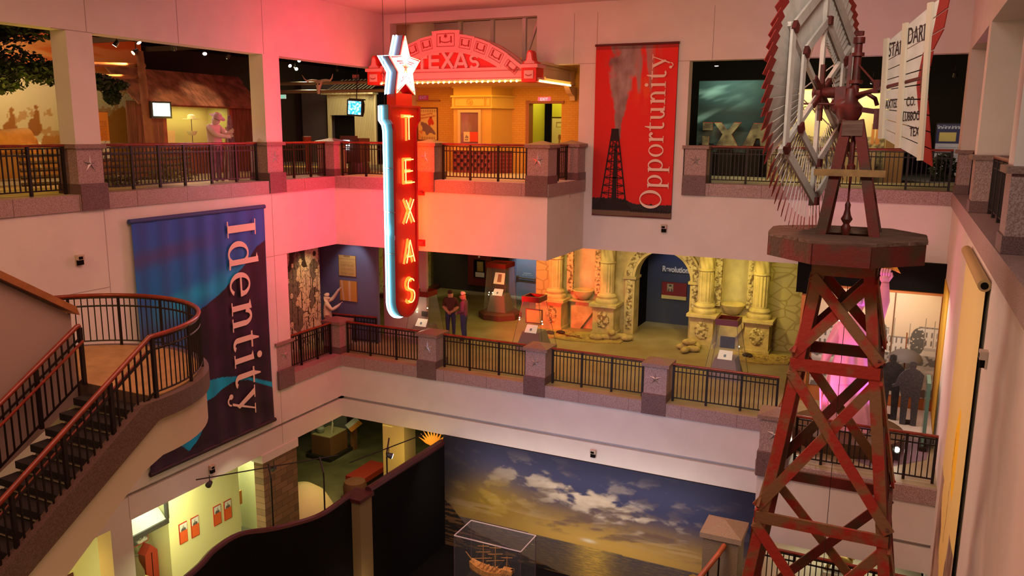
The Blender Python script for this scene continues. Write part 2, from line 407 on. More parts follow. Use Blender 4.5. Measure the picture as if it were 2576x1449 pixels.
# ---------------------------------------------------------------- railings
def railing(p0, p1, z0, label, H=1.06, gap=.115, posts=None, group='balcony railings', wood=WOODR):
    p0 = Vector((*p0, 0)); p1 = Vector((*p1, 0)); d = p1-p0; Ln = d.length; d /= Ln
    c = (p0+p1)/2
    t = thing('railing', label, 'railing', (c.x, c.y, z0), group)
    B().tube([(p0.x+d.x*.03, p0.y+d.y*.03, z0+H), (p1.x-d.x*.03, p1.y-d.y*.03, z0+H)], .035, 10).build('handrail', wood, t, smooth=True)
    p0 = p0+d*.06; p1 = p1-d*.06; Ln -= .12
    q0 = Vector((p0.x, p0.y, 0)); q1 = Vector((p1.x, p1.y, 0))
    for zz, nm in ((H-.06, 'top_bar'), (H-.2, 'upper_bar'), (.1, 'bottom_bar')):
        B().beam(q0+Vector((0, 0, z0+zz)), q1+Vector((0, 0, z0+zz)), .03, .03).build(nm, IRON, t)
    n = max(2, round(Ln/gap)); np_ = posts or max(2, round(Ln/.85)+1)
    pidx = {round(i*n/(np_-1)) for i in range(np_)}
    proto = {}
    for i in range(n+1):
        p = q0+d*(Ln*i/n); k = 'post' if i in pidx else 'baluster'
        if k not in proto:
            if k == 'post': o = B().box(p.x-.028, p.x+.028, p.y-.028, p.y+.028, z0-.0, z0+H-.02).build('post', IRON, t)
            else: o = B().box(p.x-.011, p.x+.011, p.y-.011, p.y+.011, z0+.1, z0+H-.06).build('baluster', IRON, t)
            proto[k] = (o, p)
        else:
            o0, pp = proto[k]; o = o0.copy(); COL.objects.link(o); o.parent = t; o.location = Vector(o0.location)+(p-pp)
    return t
railing((-.3, -14.4), (-.3, -9.12), F3, 'upper railing left of the leftmost column, in front of the orange-lit longhorn')
railing((-.3, -8.36), (-.3, -3.12), F3, 'upper railing in front of the log cabin and the pink herder figure')
railing((-.3, -2.32), (-.3, -.05), F3, 'short upper railing below the hanging steer skull')
railing((.05, .3), (3.0, .3), F3, 'upper railing crossed by the neon sign, in front of the dark kiosk')
railing((3.78, .3), (6.68, .3), F3, 'upper railing in front of the theater ticket booth')
railing((7.1, .72), (7.1, 2.22), F3, 'short dark railing on the right return of the theater balcony', gap=.14)
railing((11.2, YW+.3), (17.6, YW+.3), F3, 'upper right railing behind the windmill wheel', posts=7)
railing((XR+.3, -8.8), (XR+.3, -3.45), F3, 'railing between the two near columns of the right wall')
railing((XR+.3, -2.65), (XR+.3, 2.15), F3, 'railing beyond the far column of the right wall')
railing((XR+.3, -15), (XR+.3, -9.6), F3, 'railing at the right edge of the picture beside the near column')
railing((-.3, -2.32), (-.3, -.05), F2, 'short middle railing in front of the relief mural')
railing((.05, .3), (3.0, .3), F2, 'middle railing just below the tip of the neon sign')
railing((3.78, .3), (6.72, .3), F2, 'middle railing in front of the two standing visitors')
railing((7.48, .3), (10.35, .3), F2, 'middle railing in front of the left half of the mission facade')
railing((11.11, .3), (14.0, .3), F2, 'middle railing in front of the rightmost display case')
railing((XF+.3, -2.2), (XF+.3, -.1), F2, 'middle railing turning the corner behind the windmill tower')
railing((XF+.7, -2.6), (XR-.03, -2.6), F2, 'middle railing in front of the giant pink statue', posts=6)
railing((14.0, -3.35), (XR-.05, -3.35), 2.95, 'lowest railing, glimpsed through the bottom of the windmill tower')
# ================================================================ NEON SIGN
SX = 3.42; ST = .34      # face plane and thickness
def neon_sign():
    t = thing('neon_sign', 'tall red blade sign with white neon star and glowing letters hung from red balcony', 'sign', (SX-ST/2, -.3, 9))
    RED = mat('sign_red', (.62, .012, .008), .35); EDGE = mat('sign_edge_pale', (.10, .30, .40), .4)
    REDE = mat('neon_red', (1, .3, .1), .4, emit=(1, .20, .045), es=9)
    WH = mat('neon_white', (1, 1, 1), .4, emit=(1, .86, .80), es=3.2)
    CY = mat('neon_cyan', (.8, 1, 1), .4, emit=(.55, .90, 1), es=4)
    WA = mat('neon_warm', (1, .6, .4), .4, emit=(1, .5, .25), es=2.6)
    GL = mat('sign_glow_trough', (1, .5, .2), .4, emit=(1, .25, .03), es=.9)
    c = -1.13; hw = .60
    # outline of the board in (y,z)
    pts = [(c-hw, 13.25), (c-hw-.05, 13.42), (c-hw-.2, 13.55), (c-hw-.2, 13.95), (c+hw+.2, 13.95), (c+hw+.2, 13.55), (c+hw+.05, 13.42), (c+hw, 13.25)]
    pts += [(c+hw*math.cos(a), 8.38+hw*math.sin(a)) for a in [-PI*i/14 for i in range(15)]]
    b = B(); b.prism(pts, onX(SX-ST, 1), 0, ST); b.build('board', RED, t)
    # raised rim on the face
    inn = [(c+(y-c)*.86, z+(-.06 if z > 9 else .0) if z > 8.4 else 8.38+(z-8.38)*.86) for y, z in pts]
    b = B(); b.strip([(y, z) for y, z in pts], inn, onX(SX, 1), 0, .03); b.build('rim', mat('sign_rim', (.5, .01, .02), .3), t)
    # pale edge strip facing the hall, with cyan tubes
    edge = [(c-hw-.2, 13.95), (c-hw-.2, 13.55), (c-hw-.05, 13.42), (c-hw, 13.25)]+[(c-hw*math.cos(a), 8.38-hw*math.sin(a)) for a in [PI*i/20 for i in range(0, 12)]]
    b = B()
    for i in range(len(edge)-1):
        (y0, z0), (y1, z1) = edge[i], edge[i+1]; dx = .012
        b.add([(SX-ST+.02, y0-dx, z0), (SX-.02, y0-dx, z0), (SX-.02, y1-dx, z1), (SX-ST+.02, y1-dx, z1)], [(0, 1, 2, 3)])
    b.build('edge_panel', EDGE, t, fix=False)
    for x in (SX-ST+.03, SX-ST+.12):
        k = 6
        B().tube([(x, y-.05, z-.03) for y, z in edge], .024, 8).build('edge_tube', CY, t, smooth=True)
    B().box(SX-ST+.02, SX-.02, c-.42, c+.42, 13.9, 14.28).build('star_foot', RED, t)
    # star
    sc = (c, 14.98)
    def starpts(R, r): return [(sc[0]+(R if i % 2 == 0 else r)*math.cos(PI/2+PI*i/5)*.92, sc[1]+(R if i % 2 == 0 else r)*math.sin(PI/2+PI*i/5)*1.0-(0)) for i in range(10)]
    S0 = starpts(.90, .40)
    b = B(); b.prism(S0, onX(SX-ST, 1), 0, ST); b.build('star_board', RED, t)
    b = B(); 
    for i in (8, 9, 0, 1, 2, 3, 4, 5):
        pass
    for i in range(0, 5):
        (y0, z0), (y1, z1) = S0[i], S0[(i+1)]
        nrm = Vector((0, -(z1-z0), (y1-y0))).normalized()*-.012 if False else Vector((0, -.012, .002))
        b.add([(SX-ST+.02, y0+nrm.y, z0), (SX-.02, y0+nrm.y, z0), (SX-.02, y1+nrm.y, z1), (SX-ST+.02, y1+nrm.y, z1)], [(0, 1, 2, 3)])
    b.build('star_edge_panel', mat('star_edge', (.22, .26, .42), .4), t, fix=False)
    for x in (SX-ST+.03, SX-ST+.13):
        B().tube([(x, y-.045, z) for y, z in S0[0:6]], .026, 8).build('star_edge_tube', CY, t, smooth=True)
    for R, tr, mm in ((.87, .016, WA), (.73, .026, WH), (.66, .026, WH), (.59, .026, WH), (.43, .016, WH), (.30, .018, WH), (.24, .014, WH)):
        P = starpts(R, R*.46); B().tube([(SX+.05, y, z) for y, z in P], tr, 6, closed=True).build('star_tube', mm, t, smooth=True)
    b = B(); P = starpts(.17, .07); b.tube([(SX+.05, y, z) for y, z in P], .012, 6, closed=True); b.build('star_tube', REDE, t)
    # letters: a metal trough, tube light put in as its own glow, neon tube in front
    cy = c+.03
    def S(z):
        P = []
        for i in range(29):
            u = i/28
            if u < .5: a = math.radians(30+ (u/.5)*215); P.append((cy+.17*math.cos(a), z+.175+.165*math.sin(a)))
            else: a = math.radians(90-((u-.5)/.5)*230); P.append((cy+.19*math.cos(a), z-.185+.19*math.sin(a)))
        return [P]
    h = .33; w = .20
    LET = [('T', 13.38, lambda z: [[(cy-w-.03, z+h), (cy+w+.03, z+h)], [(cy, z+h), (cy, z-h)]]),
           ('E', 12.16, lambda z: [[(cy+w, z+h), (cy-w, z+h), (cy-w, z-h), (cy+w+.05, z-h)], [(cy-w, z), (cy+w-.04, z)]]),
           ('X', 11.0, lambda z: [[(cy-w, z+h), (cy+w+.02, z-h)], [(cy+w, z+h), (cy-w-.02, z-h)]]),
           ('A', 9.82, lambda z: [[(cy-w-.02, z-h), (cy-.02, z+h), (cy+w+.02, z-h)], [(cy-.17, z-.15), (cy+.16, z-.15)]]),
           ('S', 8.66, S)]
    for ch, z, fn in LET:
        z -= .06
        b = B()
        for st in fn(z):
            for (y0, z0), (y1, z1) in zip(st[:-1], st[1:]):
                d = Vector((0, y1-y0, z1-z0)).normalized()*.03
                b.beam(Vector((SX+.012, y0, z0))-d, Vector((SX+.012, y1, z1))+d, .10, .02, up=(1, 0, 0))
        lt = b.build('letter', GL, t)
        b = B()
        for st in fn(z): b.tube([(SX+.11, y, z2) for y, z2 in st], .017, 8)
        b.build('letter_tube', REDE, lt, smooth=True)
    # brackets to the balcony face
    for z in (11.42, 9.86):
        b = B(); b.box(SX-.27, SX-.09, -.52, .0, z-.05, z+.05); b.box(SX-.3, SX-.06, -.02, .0, z-.1, z+.1); b.build('bracket', mat('bracket_red', (.3, .02, .03), .4), t)
    for y in (-1.9, -.9):
        B().cyl((SX-ST/2, y if y < -1 else -.75, 13.95 if y > -1 else 13.9), (SX-ST/2, y if y < -1 else -.75, 16.95), .006, n=6).build('suspension_cable', IRON, t)
    for z in (12.2, 10.95, 9.75):
        b = B(); b.cyl((SX-ST-.03, c-hw-.03, z), (SX+.02, c-hw-.03, z), .012, n=6); b.build('edge_clip', mat('chrome', (.6, .6, .62), .2, 1), t)
    # the light the tubes shed
    light('AREA', (SX-ST-.12, -1.1, 11.6), (-5, -1.1, 11.4), 205, (1, .03, .11), 1.2, 6.5, name='neon_glow')
    light('AREA', (SX+.22, -1.1, 11.4), (10, -1.0, 11.2), 150, (1, .035, .0), 1.0, 5.5, name='neon_glow')
    light('AREA', (SX-ST/2, -1.85, 11.4), (SX-ST/2, -6, 11.0), 60, (.55, .8, 1), .3, 5.5, name='neon_glow')
    light('AREA', (SX-ST/2, -.42, 11.0), (SX-ST/2, 3, 10.9), 110, (1, .03, .0), .3, 4.5, name='neon_glow')
    light('SPOT', (SX+.15, -.6, 8.6), (4.5, 7, 7.2), 3800, (1, .02, .01), .3, angle=42, name='neon_glow')
    light('POINT', (SX+.5, -1.2, 15.2), None, 110, (1, .10, .16), .35, name='neon_glow')
    light('POINT', (SX-.9, -1.2, 15.2), None, 130, (1, .07, .15), .35, name='neon_glow')
neon_sign()
# ================================================================ WINDMILL
def windmill():
    yc, xc = -10.4, 15.9
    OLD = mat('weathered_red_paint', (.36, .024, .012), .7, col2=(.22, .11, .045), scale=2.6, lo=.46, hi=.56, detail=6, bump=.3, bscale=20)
    OLDD = mat('weathered_red_timber', (.14, .016, .01), .75, col2=(.075, .035, .018), scale=3, lo=.42, hi=.58, detail=6, bump=.3, bscale=20)  # darker copy of the red, puts shade into the far legs and girts
    DECK = mat('weathered_deck_boards', (.20, .12, .085), .8, col2=(.09, .045, .03), scale=5, detail=6, stretch=(.4, 4, 4), lo=.35, hi=.7)
    t = thing('windmill', 'wooden windmill with white slatted wheel, lettered tail vane and splayed red timber tower', 'windmill', (xc, yc, 0))
    def hw(z): return .335+(11.75-z)*.133
    def corner(sx, sy, z, inset=.07): h = hw(z)-inset; return Vector((xc+sx*h, yc+sy*h, z))
    for sx in (-1, 1):
        for sy in (-1, 1):
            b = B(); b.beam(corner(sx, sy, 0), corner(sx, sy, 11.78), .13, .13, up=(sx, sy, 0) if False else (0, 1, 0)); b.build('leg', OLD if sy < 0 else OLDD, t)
    lev = [11.62, 10.42, 8.42, 5.9, 3.2, .5]
    def face(z, k, s):   # k: 0 front/back (y), 1 sides (x); s sign; returns two ends
        h = hw(z)
        if k == 0: return Vector((xc-h, yc+s*h, z)), Vector((xc+h, yc+s*h, z))
        return Vector((xc+s*h, yc-h, z)), Vector((xc+s*h, yc+h, z))
    for i, z in enumerate(lev):
        for k in (0, 1):
            for s in (-1, 1):
                p, q = face(z, k, s); out = Vector((0, s, 0)) if k == 0 else Vector((s, 0, 0))
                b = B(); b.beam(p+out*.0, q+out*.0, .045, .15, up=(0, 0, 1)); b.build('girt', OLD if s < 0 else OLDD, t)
                if i+1 < len(lev):
                    p2, q2 = face(lev[i+1], k, s)
                    pa = p+Vector((0, 0, -.09)); qa = q+Vector((0, 0, -.09)); p3 = p2+Vector((0, 0, .12)); q3 = q2+Vector((0, 0, .12))
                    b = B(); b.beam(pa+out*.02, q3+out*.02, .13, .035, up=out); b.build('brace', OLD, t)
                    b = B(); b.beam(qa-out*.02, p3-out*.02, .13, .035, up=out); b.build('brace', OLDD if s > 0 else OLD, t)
    # deck
    pts = [(-.32, -.95), (.30, -.95), (.84, -.42), (.84, .3), (.42, .85), (-.34, .85), (-.92, .45), (-.88, -.4)]
    pts = [(xc+a, yc-.05+c) for a, c in pts]
    b = B(); zt = 12.02
    for i in range(8):
        p = pts[i]; q = pts[(i+1) % 8]
        b.beam((p[0], p[1], zt-.13), (q[0], q[1], zt-.13), .05, .24, up=(0, 0, 1))
    fas = b.build('deck_fascia', OLDD, t)
    ny = 10
    def xr(y):
        xs = []
        for i in range(8):
            (x0, y0), (x1, y1) = pts[i], pts[(i+1) % 8]
            if (y0-y)*(y1-y) <= 0 and abs(y1-y0) > 1e-6: xs.append(x0+(x1-x0)*(y-y0)/(y1-y0))
        return min(xs), max(xs)
    y0 = yc-1.04; step = 1.88/ny
    for i in range(ny):
        ya = y0+i*step+.012; yb = y0+(i+1)*step-.012; ya2 = max(ya, yc-.99); yb2 = min(yb, yc+.79)
        xa = xr(ya2); xb = xr(yb2); lo = min(xa[0], xb[0])-.03; hi = max(xa[1], xb[1])+.03
        def seg(l, h):
            b = B(); A = (l if l > lo+.01 else xa[0]-.04); C = (l if l > lo+.01 else xb[0]-.04); D = (h if h < hi-.01 else xa[1]+.04); E = (h if h < hi-.01 else xb[1]+.04)
            b.add([(A, ya2, zt-.01), (D, ya2, zt-.01), (E, yb2, zt-.01), (C, yb2, zt-.01), (A, ya2, zt+.03), (D, ya2, zt+.03), (E, yb2, zt+.03), (C, yb2, zt+.03)],
                  [(0,3,2,1),(4,5,6,7),(0,1,5,4),(1,2,6,5),(2,3,7,6),(3,0,4,7)]); b.build('deck_board', DECK, t)
        if abs((ya+yb)/2-yc) < .2: seg(lo, xc-.33); seg(xc+.33, hi)
        else: seg(lo, hi)
    # upper tower: four posts up to the head
    for sx in (-1, 1):
        for sy in (-1, 1):
            b = B(); b.beam((xc+sx*.31, yc+sy*.31, zt), (xc-.06+sx*.06, yc+sy*.06, 13.42), .12, .10, up=(0, 1, 0)); b.build('head_post', OLDD, t)
    b = B(); b.box(xc-.06-.11, xc-.06+.12, yc-.16, yc-.12, 13.24, 13.42); b.build('head_plate', DECK, t)
    b = B(); b.box(xc-.44, xc+.36, yc-.30, yc-.26, 12.76, 12.84); b.build('cross_board', mat('pale_timber', (.30, .17, .06), .7, var=.2), t)
    IR = mat('red_iron', (.14, .013, .009), .5, col2=(.07, .012, .01), scale=8)
    M = Vector((15.83, yc, 0)); n = Vector((.9755, -.22, 0)); u = Vector((.22, .9755, 0)); Z = Vector((0, 0, 1))
    zh = 13.76
    b = B(); b.cyl(M+Z*13.38, M+Z*14.36, .047, .042, 12); b.cyl(M+Z*14.33, M+Z*14.40, .066, .066, 12); b.cyl(M+Z*14.42, M+Z*14.47, .05, .05, 8)
    b.box(M.x-.1, M.x-.06, M.y-.04, M.y+.03, 13.5, 14.2); b.cyl(M+Z*14.18, M+Z*14.22, .075, .075, 10); b.cyl(M+Z*13.86, M+Z*13.9, .085, .085, 10)
    b.build('mast', IR, t, smooth=True)
    b = B(); b.lathe([(.0, 13.38), (.11, 13.42), (.15, 13.50), (.16, 13.58), (.09, 13.66), (.07, 13.8), (0, 13.84)], (M.x-.05, M.y, 0), 16)
    b.ball(tuple(M+Z*13.6-n*.12), .16, sc=(1, .8, .8)); b.box(M.x-.22, M.x-.10, M.y-.07, M.y+.05, 13.62, 13.82)
    b.build('gear_head', IR, t, smooth=True)
    H = M-n*.40+Z*zh
    b = B(); b.cyl(H-n*.1, M+Z*zh, .06, .075, 12); b.cyl(H-n*.05, H+n*.02, .12, .12, 14)
    for k in range(6):
        a = PI/3*k; d = u*math.sin(a)+Z*math.cos(a); b.beam(H+d*.05, H+d*.34, .06, .05, up=n)
    b.build('hub', IR, t, smooth=True)
    b = B(); p = H-n*.28+Z*(-.13)-u*.3
    b.cyl(H-n*.05+Z*-.14-u*.1+n*.25, p-n*.25, .012, n=8); b.cyl(p-n*.25, p-n*.36+Z*.07, .01, n=6); b.cyl(p-n*.25, p-n*.36-Z*.07, .01, n=6); b.cyl(p-n*.1+Z*.05, p-n*.1-Z*.07, .012, n=6)
    b.build('spindle_rod', IR, t)
    # wheel
    wh = B().cyl(H-n*.07, H-n*.04, .14, n=16).build('wheel', IR, t)
    WHT = mat('white_painted_wood', (.62, .59, .54), .55, var=.08, scale=6); REDT = mat('red_blade_tip', (.28, .018, .012), .55)
    C = H-n*.06
    for k in range(6):
        a = PI/3*k; d = u*math.sin(a)+Z*math.cos(a)
        b = B(); b.beam(C+d*.1+n*.04, C+d*1.40+n*.04, .06, .05, up=n); b.build('spoke', WHT, wh)
        b = B()
        for r in (.86, 1.34): B().beam(C+d*(r-.05)+n*.1, C+d*(r+.05)+n*.1, .1, .05, up=n).build('joint_bracket', IR, wh)
        a2 = a+PI/3; d2 = u*math.sin(a2)+Z*math.cos(a2)
        for r, wd in ((.86, .10), (1.33, .12)):
            b = B(); b.beam(C+d*r+n*.075, C+d2*r+n*.075, wd, .03, up=n); b.build('rim_board', WHT, wh)
        # tie rods to spindle
        b = B(); b.cyl(H-n*.3, C+d*.86, .008, n=5); b.build('stay_rod', WHT, wh)
        nb = 12
        for i in range(nb):
            fr = (i+.9)/(nb+.8); pin = (C+d*.74).lerp(C+d2*.74, fr); pout = (C+d*1.66).lerp(C+d2*1.66, fr)
            dm = u*math.sin(a+PI/6)+Z*math.cos(a+PI/6)
            rad = (pout-pin).normalized(); tg = rad.cross(n).normalized()
            po = C+(pout-C).normalized()*1.70; pi_ = pin
            ax = (tg*.93+n*.34).normalized()      # pitched slat
            wi, wo = .05, .105
            b = B(); b.m = 0
            pm = pi_.lerp(po, .84); th = tg.cross(ax).normalized() if False else rad.cross(ax).normalized()*.004
            def quad(p, q, w0, w1):
                vs = [p-ax*w0-th, p+ax*w0-th, q+ax*w1-th, q-ax*w1-th, p-ax*w0+th, p+ax*w0+th, q+ax*w1+th, q-ax*w1+th]
                b.add(vs, [(0,3,2,1),(4,5,6,7),(0,1,5,4),(1,2,6,5),(2,3,7,6),(3,0,4,7)])
            wm = wi+(wo-wi)*.84
            quad(pi_, pm, wi, wm); b.m = 1; quad(pm, po, wm, wo)
            b.build('blade', [WHT, REDT], wh)
    # tail vane
    v = Vector((.60, -.80, 0)).normalized(); o = M+Z*13.80
    up = (Z*1.0-v*.0).normalized(); vt = (v+Z*.05).normalized(); up = (Z-v*.05).normalized()
    side = vt.cross(up).normalized()      # towards +x camera side
    arm = B(); arm.cyl(M+Z*13.72, o+vt*1.24, .028, .024, 10); arm.cyl(o+vt*.42-up*.09, o+vt*.42+up*.06, .04, n=8); arm.cyl(o+vt*1.22-up*.14, o+vt*1.22+up*.14, .035, n=8)
    arm.cyl(M+Z*14.1, o+vt*.42, .012, n=6)
    va = arm.build('tail_arm', IR, t, smooth=True)
    vane = B().box(0, 0, 0, 0, 0, 0)
    nbd = 10
    def pt(s, h, d=0): return o+vt*s+up*h+side*d
    s0, s1 = .54, 1.50
    root = None
    for i in range(nbd):
        f0 = i/nbd*2-1; f1 = (i+1)/nbd*2-1; g = .009
        def hgt(s, f): k = (s-s0)/(s1-s0); return -.07+f*((.52+(.90-.52)*k))
        def tip(f): return s1-.05-.17*(1-abs(f)**1.1)+(.10 if f > .55 else 0)
        e0, e1 = tip(f0), tip(f1)
        b = B(); b.m = 0
        def q(sa0, sa1, sb0, sb1):
            vs = []
            for d in (0, .012):
                vs += [pt(sa0, hgt(sa0, f0+g), d), pt(sb0, hgt(sb0, f0+g), d), pt(sb1, hgt(sb1, f1-g), d), pt(sa1, hgt(sa1, f1-g), d)]
            b.add(vs, [(0,3,2,1),(4,5,6,7),(0,1,5,4),(1,2,6,5),(2,3,7,6),(3,0,4,7)])
        q(s0, s0, e0-.16, e1-.16); b.m = 1; q(e0-.16, e1-.16, e0, e1)
        b.build('vane_board', [WHT, REDT], t)
    for s in (s0+.05, s0+.36, s0+.74):
        k = (s-s0)/(s1-s0); hh = .53+.36*k
        b = B(); b.beam(pt(s, -hh-.07, .03), pt(s, hh-.05, .03), .07, .03, up=side); b.build('vane_batten', mat('cream_batten', (.62, .55, .42), .6), t)
    # lettering on the vane (faces the camera side)
    INK = mat('black_lettering', (.03, .015, .015), .7)
    fside = side
    R3 = Matrix((vt, up, fside)).transposed()
    def vtext(s, h, txt, size, sx=1.0):
        cu = bpy.data.curves.new('lettering', 'FONT'); cu.body = txt; cu.size = size; cu.extrude = .002; cu.align_x = 'CENTER'; cu.align_y = 'CENTER'; cu.materials.append(INK)
        ob = font_mesh('lettering', cu)
        m = R3.to_4x4() @ Matrix.Diagonal((sx, 1, 1, 1)); m.translation = pt(s, h, .016)-Vector(t.location); ob.matrix_world = m; ob.parent = t; ob.matrix_local = m
    vtext(.75, .36, 'STAN', .22, .5); vtext(1.10, .46, 'DARD', .25, .5)
    vtext(.74, -.24, 'AXTELL', .14, .5); vtext(1.05, -.24, 'CO.', .14, .6); vtext(1.09, -.40, 'LUBBOCK', .14, .5); vtext(1.14, -.57, 'TEX', .14, .6)
    # pump rod
    b = B(); b.cyl((xc-.04, yc, 12.02), (xc-.04, yc, 13.4), .012, n=8)
    b.lathe([(.02, 12.0), (.05, 12.05), (.06, 12.12), (.035, 12.16), (.07, 12.22), (.045, 12.27), (.03, 12.34), (.035, 12.4), (.015, 12.44)], (xc-.04, yc, 0), 12)
    b.lathe([(.015, 12.8), (.05, 12.82), (.05, 12.88), (.03, 12.9), (.03, 13.2), (.02, 13.25)], (xc-.04, yc, 0), 12)
    b.build('pump_rod', IR, t, smooth=True)
    B().cyl((xc+.04, yc, .05), (xc+.04, yc, 12.0), .004, n=5).build('pull_wire', IRON, t)
    b = B(); b.beam(M+n*.05+Z*13.56, M+n*.3+Z*13.52, .06, .06); b.box(M.x+.24, M.x+.36, M.y-.14, M.y+.0, 13.32, 13.56); b.tube([M+n*.05+Z*13.7, M+n*.14+Z*13.74, M+n*.24+Z*13.68, M+n*.27+Z*13.6], .025, 8)
    b.build('governor_weight', IR, t, smooth=True)
windmill()
# ================================================================ STAIRCASE
def staircase():
    cx, cy, R = 3.2, -12.15, 2.35; ZL = 8.85; SL = .655
    t = thing('staircase', 'curved landing and two flights of a hall staircase with dark granite edge and iron railing', 'staircase', (cx, cy, ZL))
    n = 32
    arc = lambda r, z, m=n, a0=0, a1=PI: [(cx+r*math.cos(a0+(a1-a0)*i/m), cy+r*math.sin(a0+(a1-a0)*i/m), z) for i in range(m+1)]
    STW = mat('stair_plaster', (.60, .50, .36), .8); TERR = mat('stair_floor', (.42, .24, .08), .5, var=.15, scale=3); DG = mat('stair_dark_granite', (.16, .10, .07), .5, col2=(.09, .05, .04), scale=50)
    def bandsolid(r, z0, z1, m, name):
        b = B(); P = [(x, y) for x, y, _ in arc(r, 0)]+[(cx-r, cy-.0), (cx+r, cy)]
        P = [(x, y) for x, y, _ in arc(r, 0)]
        b.prism(P, lambda a, c, d: (a, c, d), z0, z1); return b.build(name, m, t)
    bandsolid(R+.12, ZL-.34, ZL, DG, 'landing_edge'); bandsolid(R+.05, ZL-1.0, ZL-.34, STW, 'landing_soffit')
    b = B(); P = [(x, y) for x, y, _ in arc(R-.05, 0)]; b.prism(P, lambda a, c, d: (a, c, d), ZL, ZL+.01); b.build('landing_floor', TERR, t)
    # lower flight x 3.9..5.5, towards -y
    xl, xr = 3.85, cx+R; y1 = cy; nst = 16; tr = .28; rs = SL*tr
    b = B()
    for i in range(nst):
        ya = y1-(i+1)*tr; z = ZL-(i+1)*rs
        b.box(xl, xr, ya, ya+tr+.03, z-.12, z)
    b.build('steps', mat('shaded_step', (.014, .010, .008), .7, var=.2, scale=5), t)  # near black colour stands in for light blocked from the steps
    b = B(); X0, X1 = xr-.05, xr+.12; yA, yB = y1, y1-nst*tr
    def slabprof(top, bot):
        return [(yA, ZL+top), (yB, ZL+top-SL*nst*tr), (yB, ZL+bot-SL*nst*tr), (yA, ZL+bot)]
    b.prism([(yA, ZL), (yA-.35, ZL), (yB, ZL-SL*(nst*tr-.35)), (yB, ZL-.42-SL*(nst*tr-.35)), (yA-.1, ZL-.36), (yA, ZL-.34)], onX(X0), 0, X1-X0); b.build('stringer', DG, t)
    b = B(); b.prism([(yA+.0, ZL-.34), (yA-.2, ZL-.38), (yB, ZL-.38-SL*(nst*tr-.3)), (yB, ZL-1.35-SL*(nst*tr-.3)), (yA-.4, ZL-1.15), (yA, ZL-1.0)], onX(xl), 0, xr+.05-xl); b.build('flight_soffit', STW, t)
    # upper flight and its parapet
    px0, px1 = 3.32, 3.72
    b = B(); yE = cy-8
    b.prism([(cy-.05, ZL-.3), (cy-.05, ZL+1.22), (yE, ZL+1.22+SL*8), (yE, ZL-4.5)], onX(px0+.05), 0, .3); b.build('parapet', mat('parapet_plaster_shaded', (.40, .29, .23), .8), t)  # darker copy of the stair plaster, shade put into the colour
    b = B(); z = ZL+1.22
    b.prism([(cy+.03, z), (cy-.02, z+.16), (yE, z+.16+SL*8), (yE, z+SL*8)], onX(px0-.04), 0, px1-px0+.12)
    b.build('parapet_cap', mat('parapet_cap_wood', (.34, .12, .035), .4, var=.2, scale=3), t)
    b = B()
    for i in range(18):
        ya = cy-(i+1)*tr; zz = ZL+(i+1)*rs; b.box(cx-R+.1, px0, ya, ya+tr, zz-.25, zz)
    b.build('upper_steps', mat('shaded_step', (0, 0, 0)), t)
    # landing railing
    rz = ZL+1.05
    B().tube([p for p in arc(R, rz, 40, 0, PI)], .04, 10).build('landing_handrail', WOODR, t, smooth=True)
    for zz, r2 in ((rz-.05, .018), (rz-.22, .02), (ZL+.1, .016)):
        B().tube(arc(R, zz, 40, 0, PI), r2, 6).build('rail_bar', IRON, t)
    proto = None
    m = 62
    for i in range(m+1):
        a = PI*i/m; x, y = cx+R*math.cos(a), cy+R*math.sin(a); big = i % 8 == 0; w = .032 if big else .012
        b = B(); b.cyl((x, y, ZL+(0 if big else .1)), (x, y, rz-.03), w, n=6); b.build('post' if big else 'baluster', IRON, t)
    # sloped railings on both sides of the lower flight
    for X, yst in ((xr, cy), (xl+.02, cy-.05)):
        f = lambda y, o: ZL+o-SL*max(0, (yst-y)-.05)
        yb = yst-nst*tr
        B().tube([(X, yst+.0, rz), (X, yst-.05, rz), (X, yb, f(yb, 1.05))], .042, 10).build('stair_handrail', WOODR, t, smooth=True)
        B().tube([(X+(.09 if X < 4.5 else -.09), yst-.02, rz-.25), (X+(.09 if X < 4.5 else -.09), yb, f(yb, .8))], .025, 8).build('grab_rail', WOODR, t, smooth=True)
        for o in (.85, .12): B().beam((X, yst, ZL+o), (X, yb, f(yb, o)), .03, .03).build('stair_bar', IRON, t)
        for i in range(37):
            y = yst-i*.122; big = i % 7 == 0; w = .03 if big else .011
            b = B(); b.box(X-w, X+w, y-w, y+w, f(y, 0 if big else .1), f(y, 1.02)); b.build('stair_post' if big else 'stair_baluster', IRON, t)
    b = B(); b.prism([(cx-R-.05, ZL-.35), (cx-R+.05, ZL-.35), (cx-R+.05, ZL), (cx-R-.05, ZL)], onY(cy), 0, 8)
    return t
staircase()
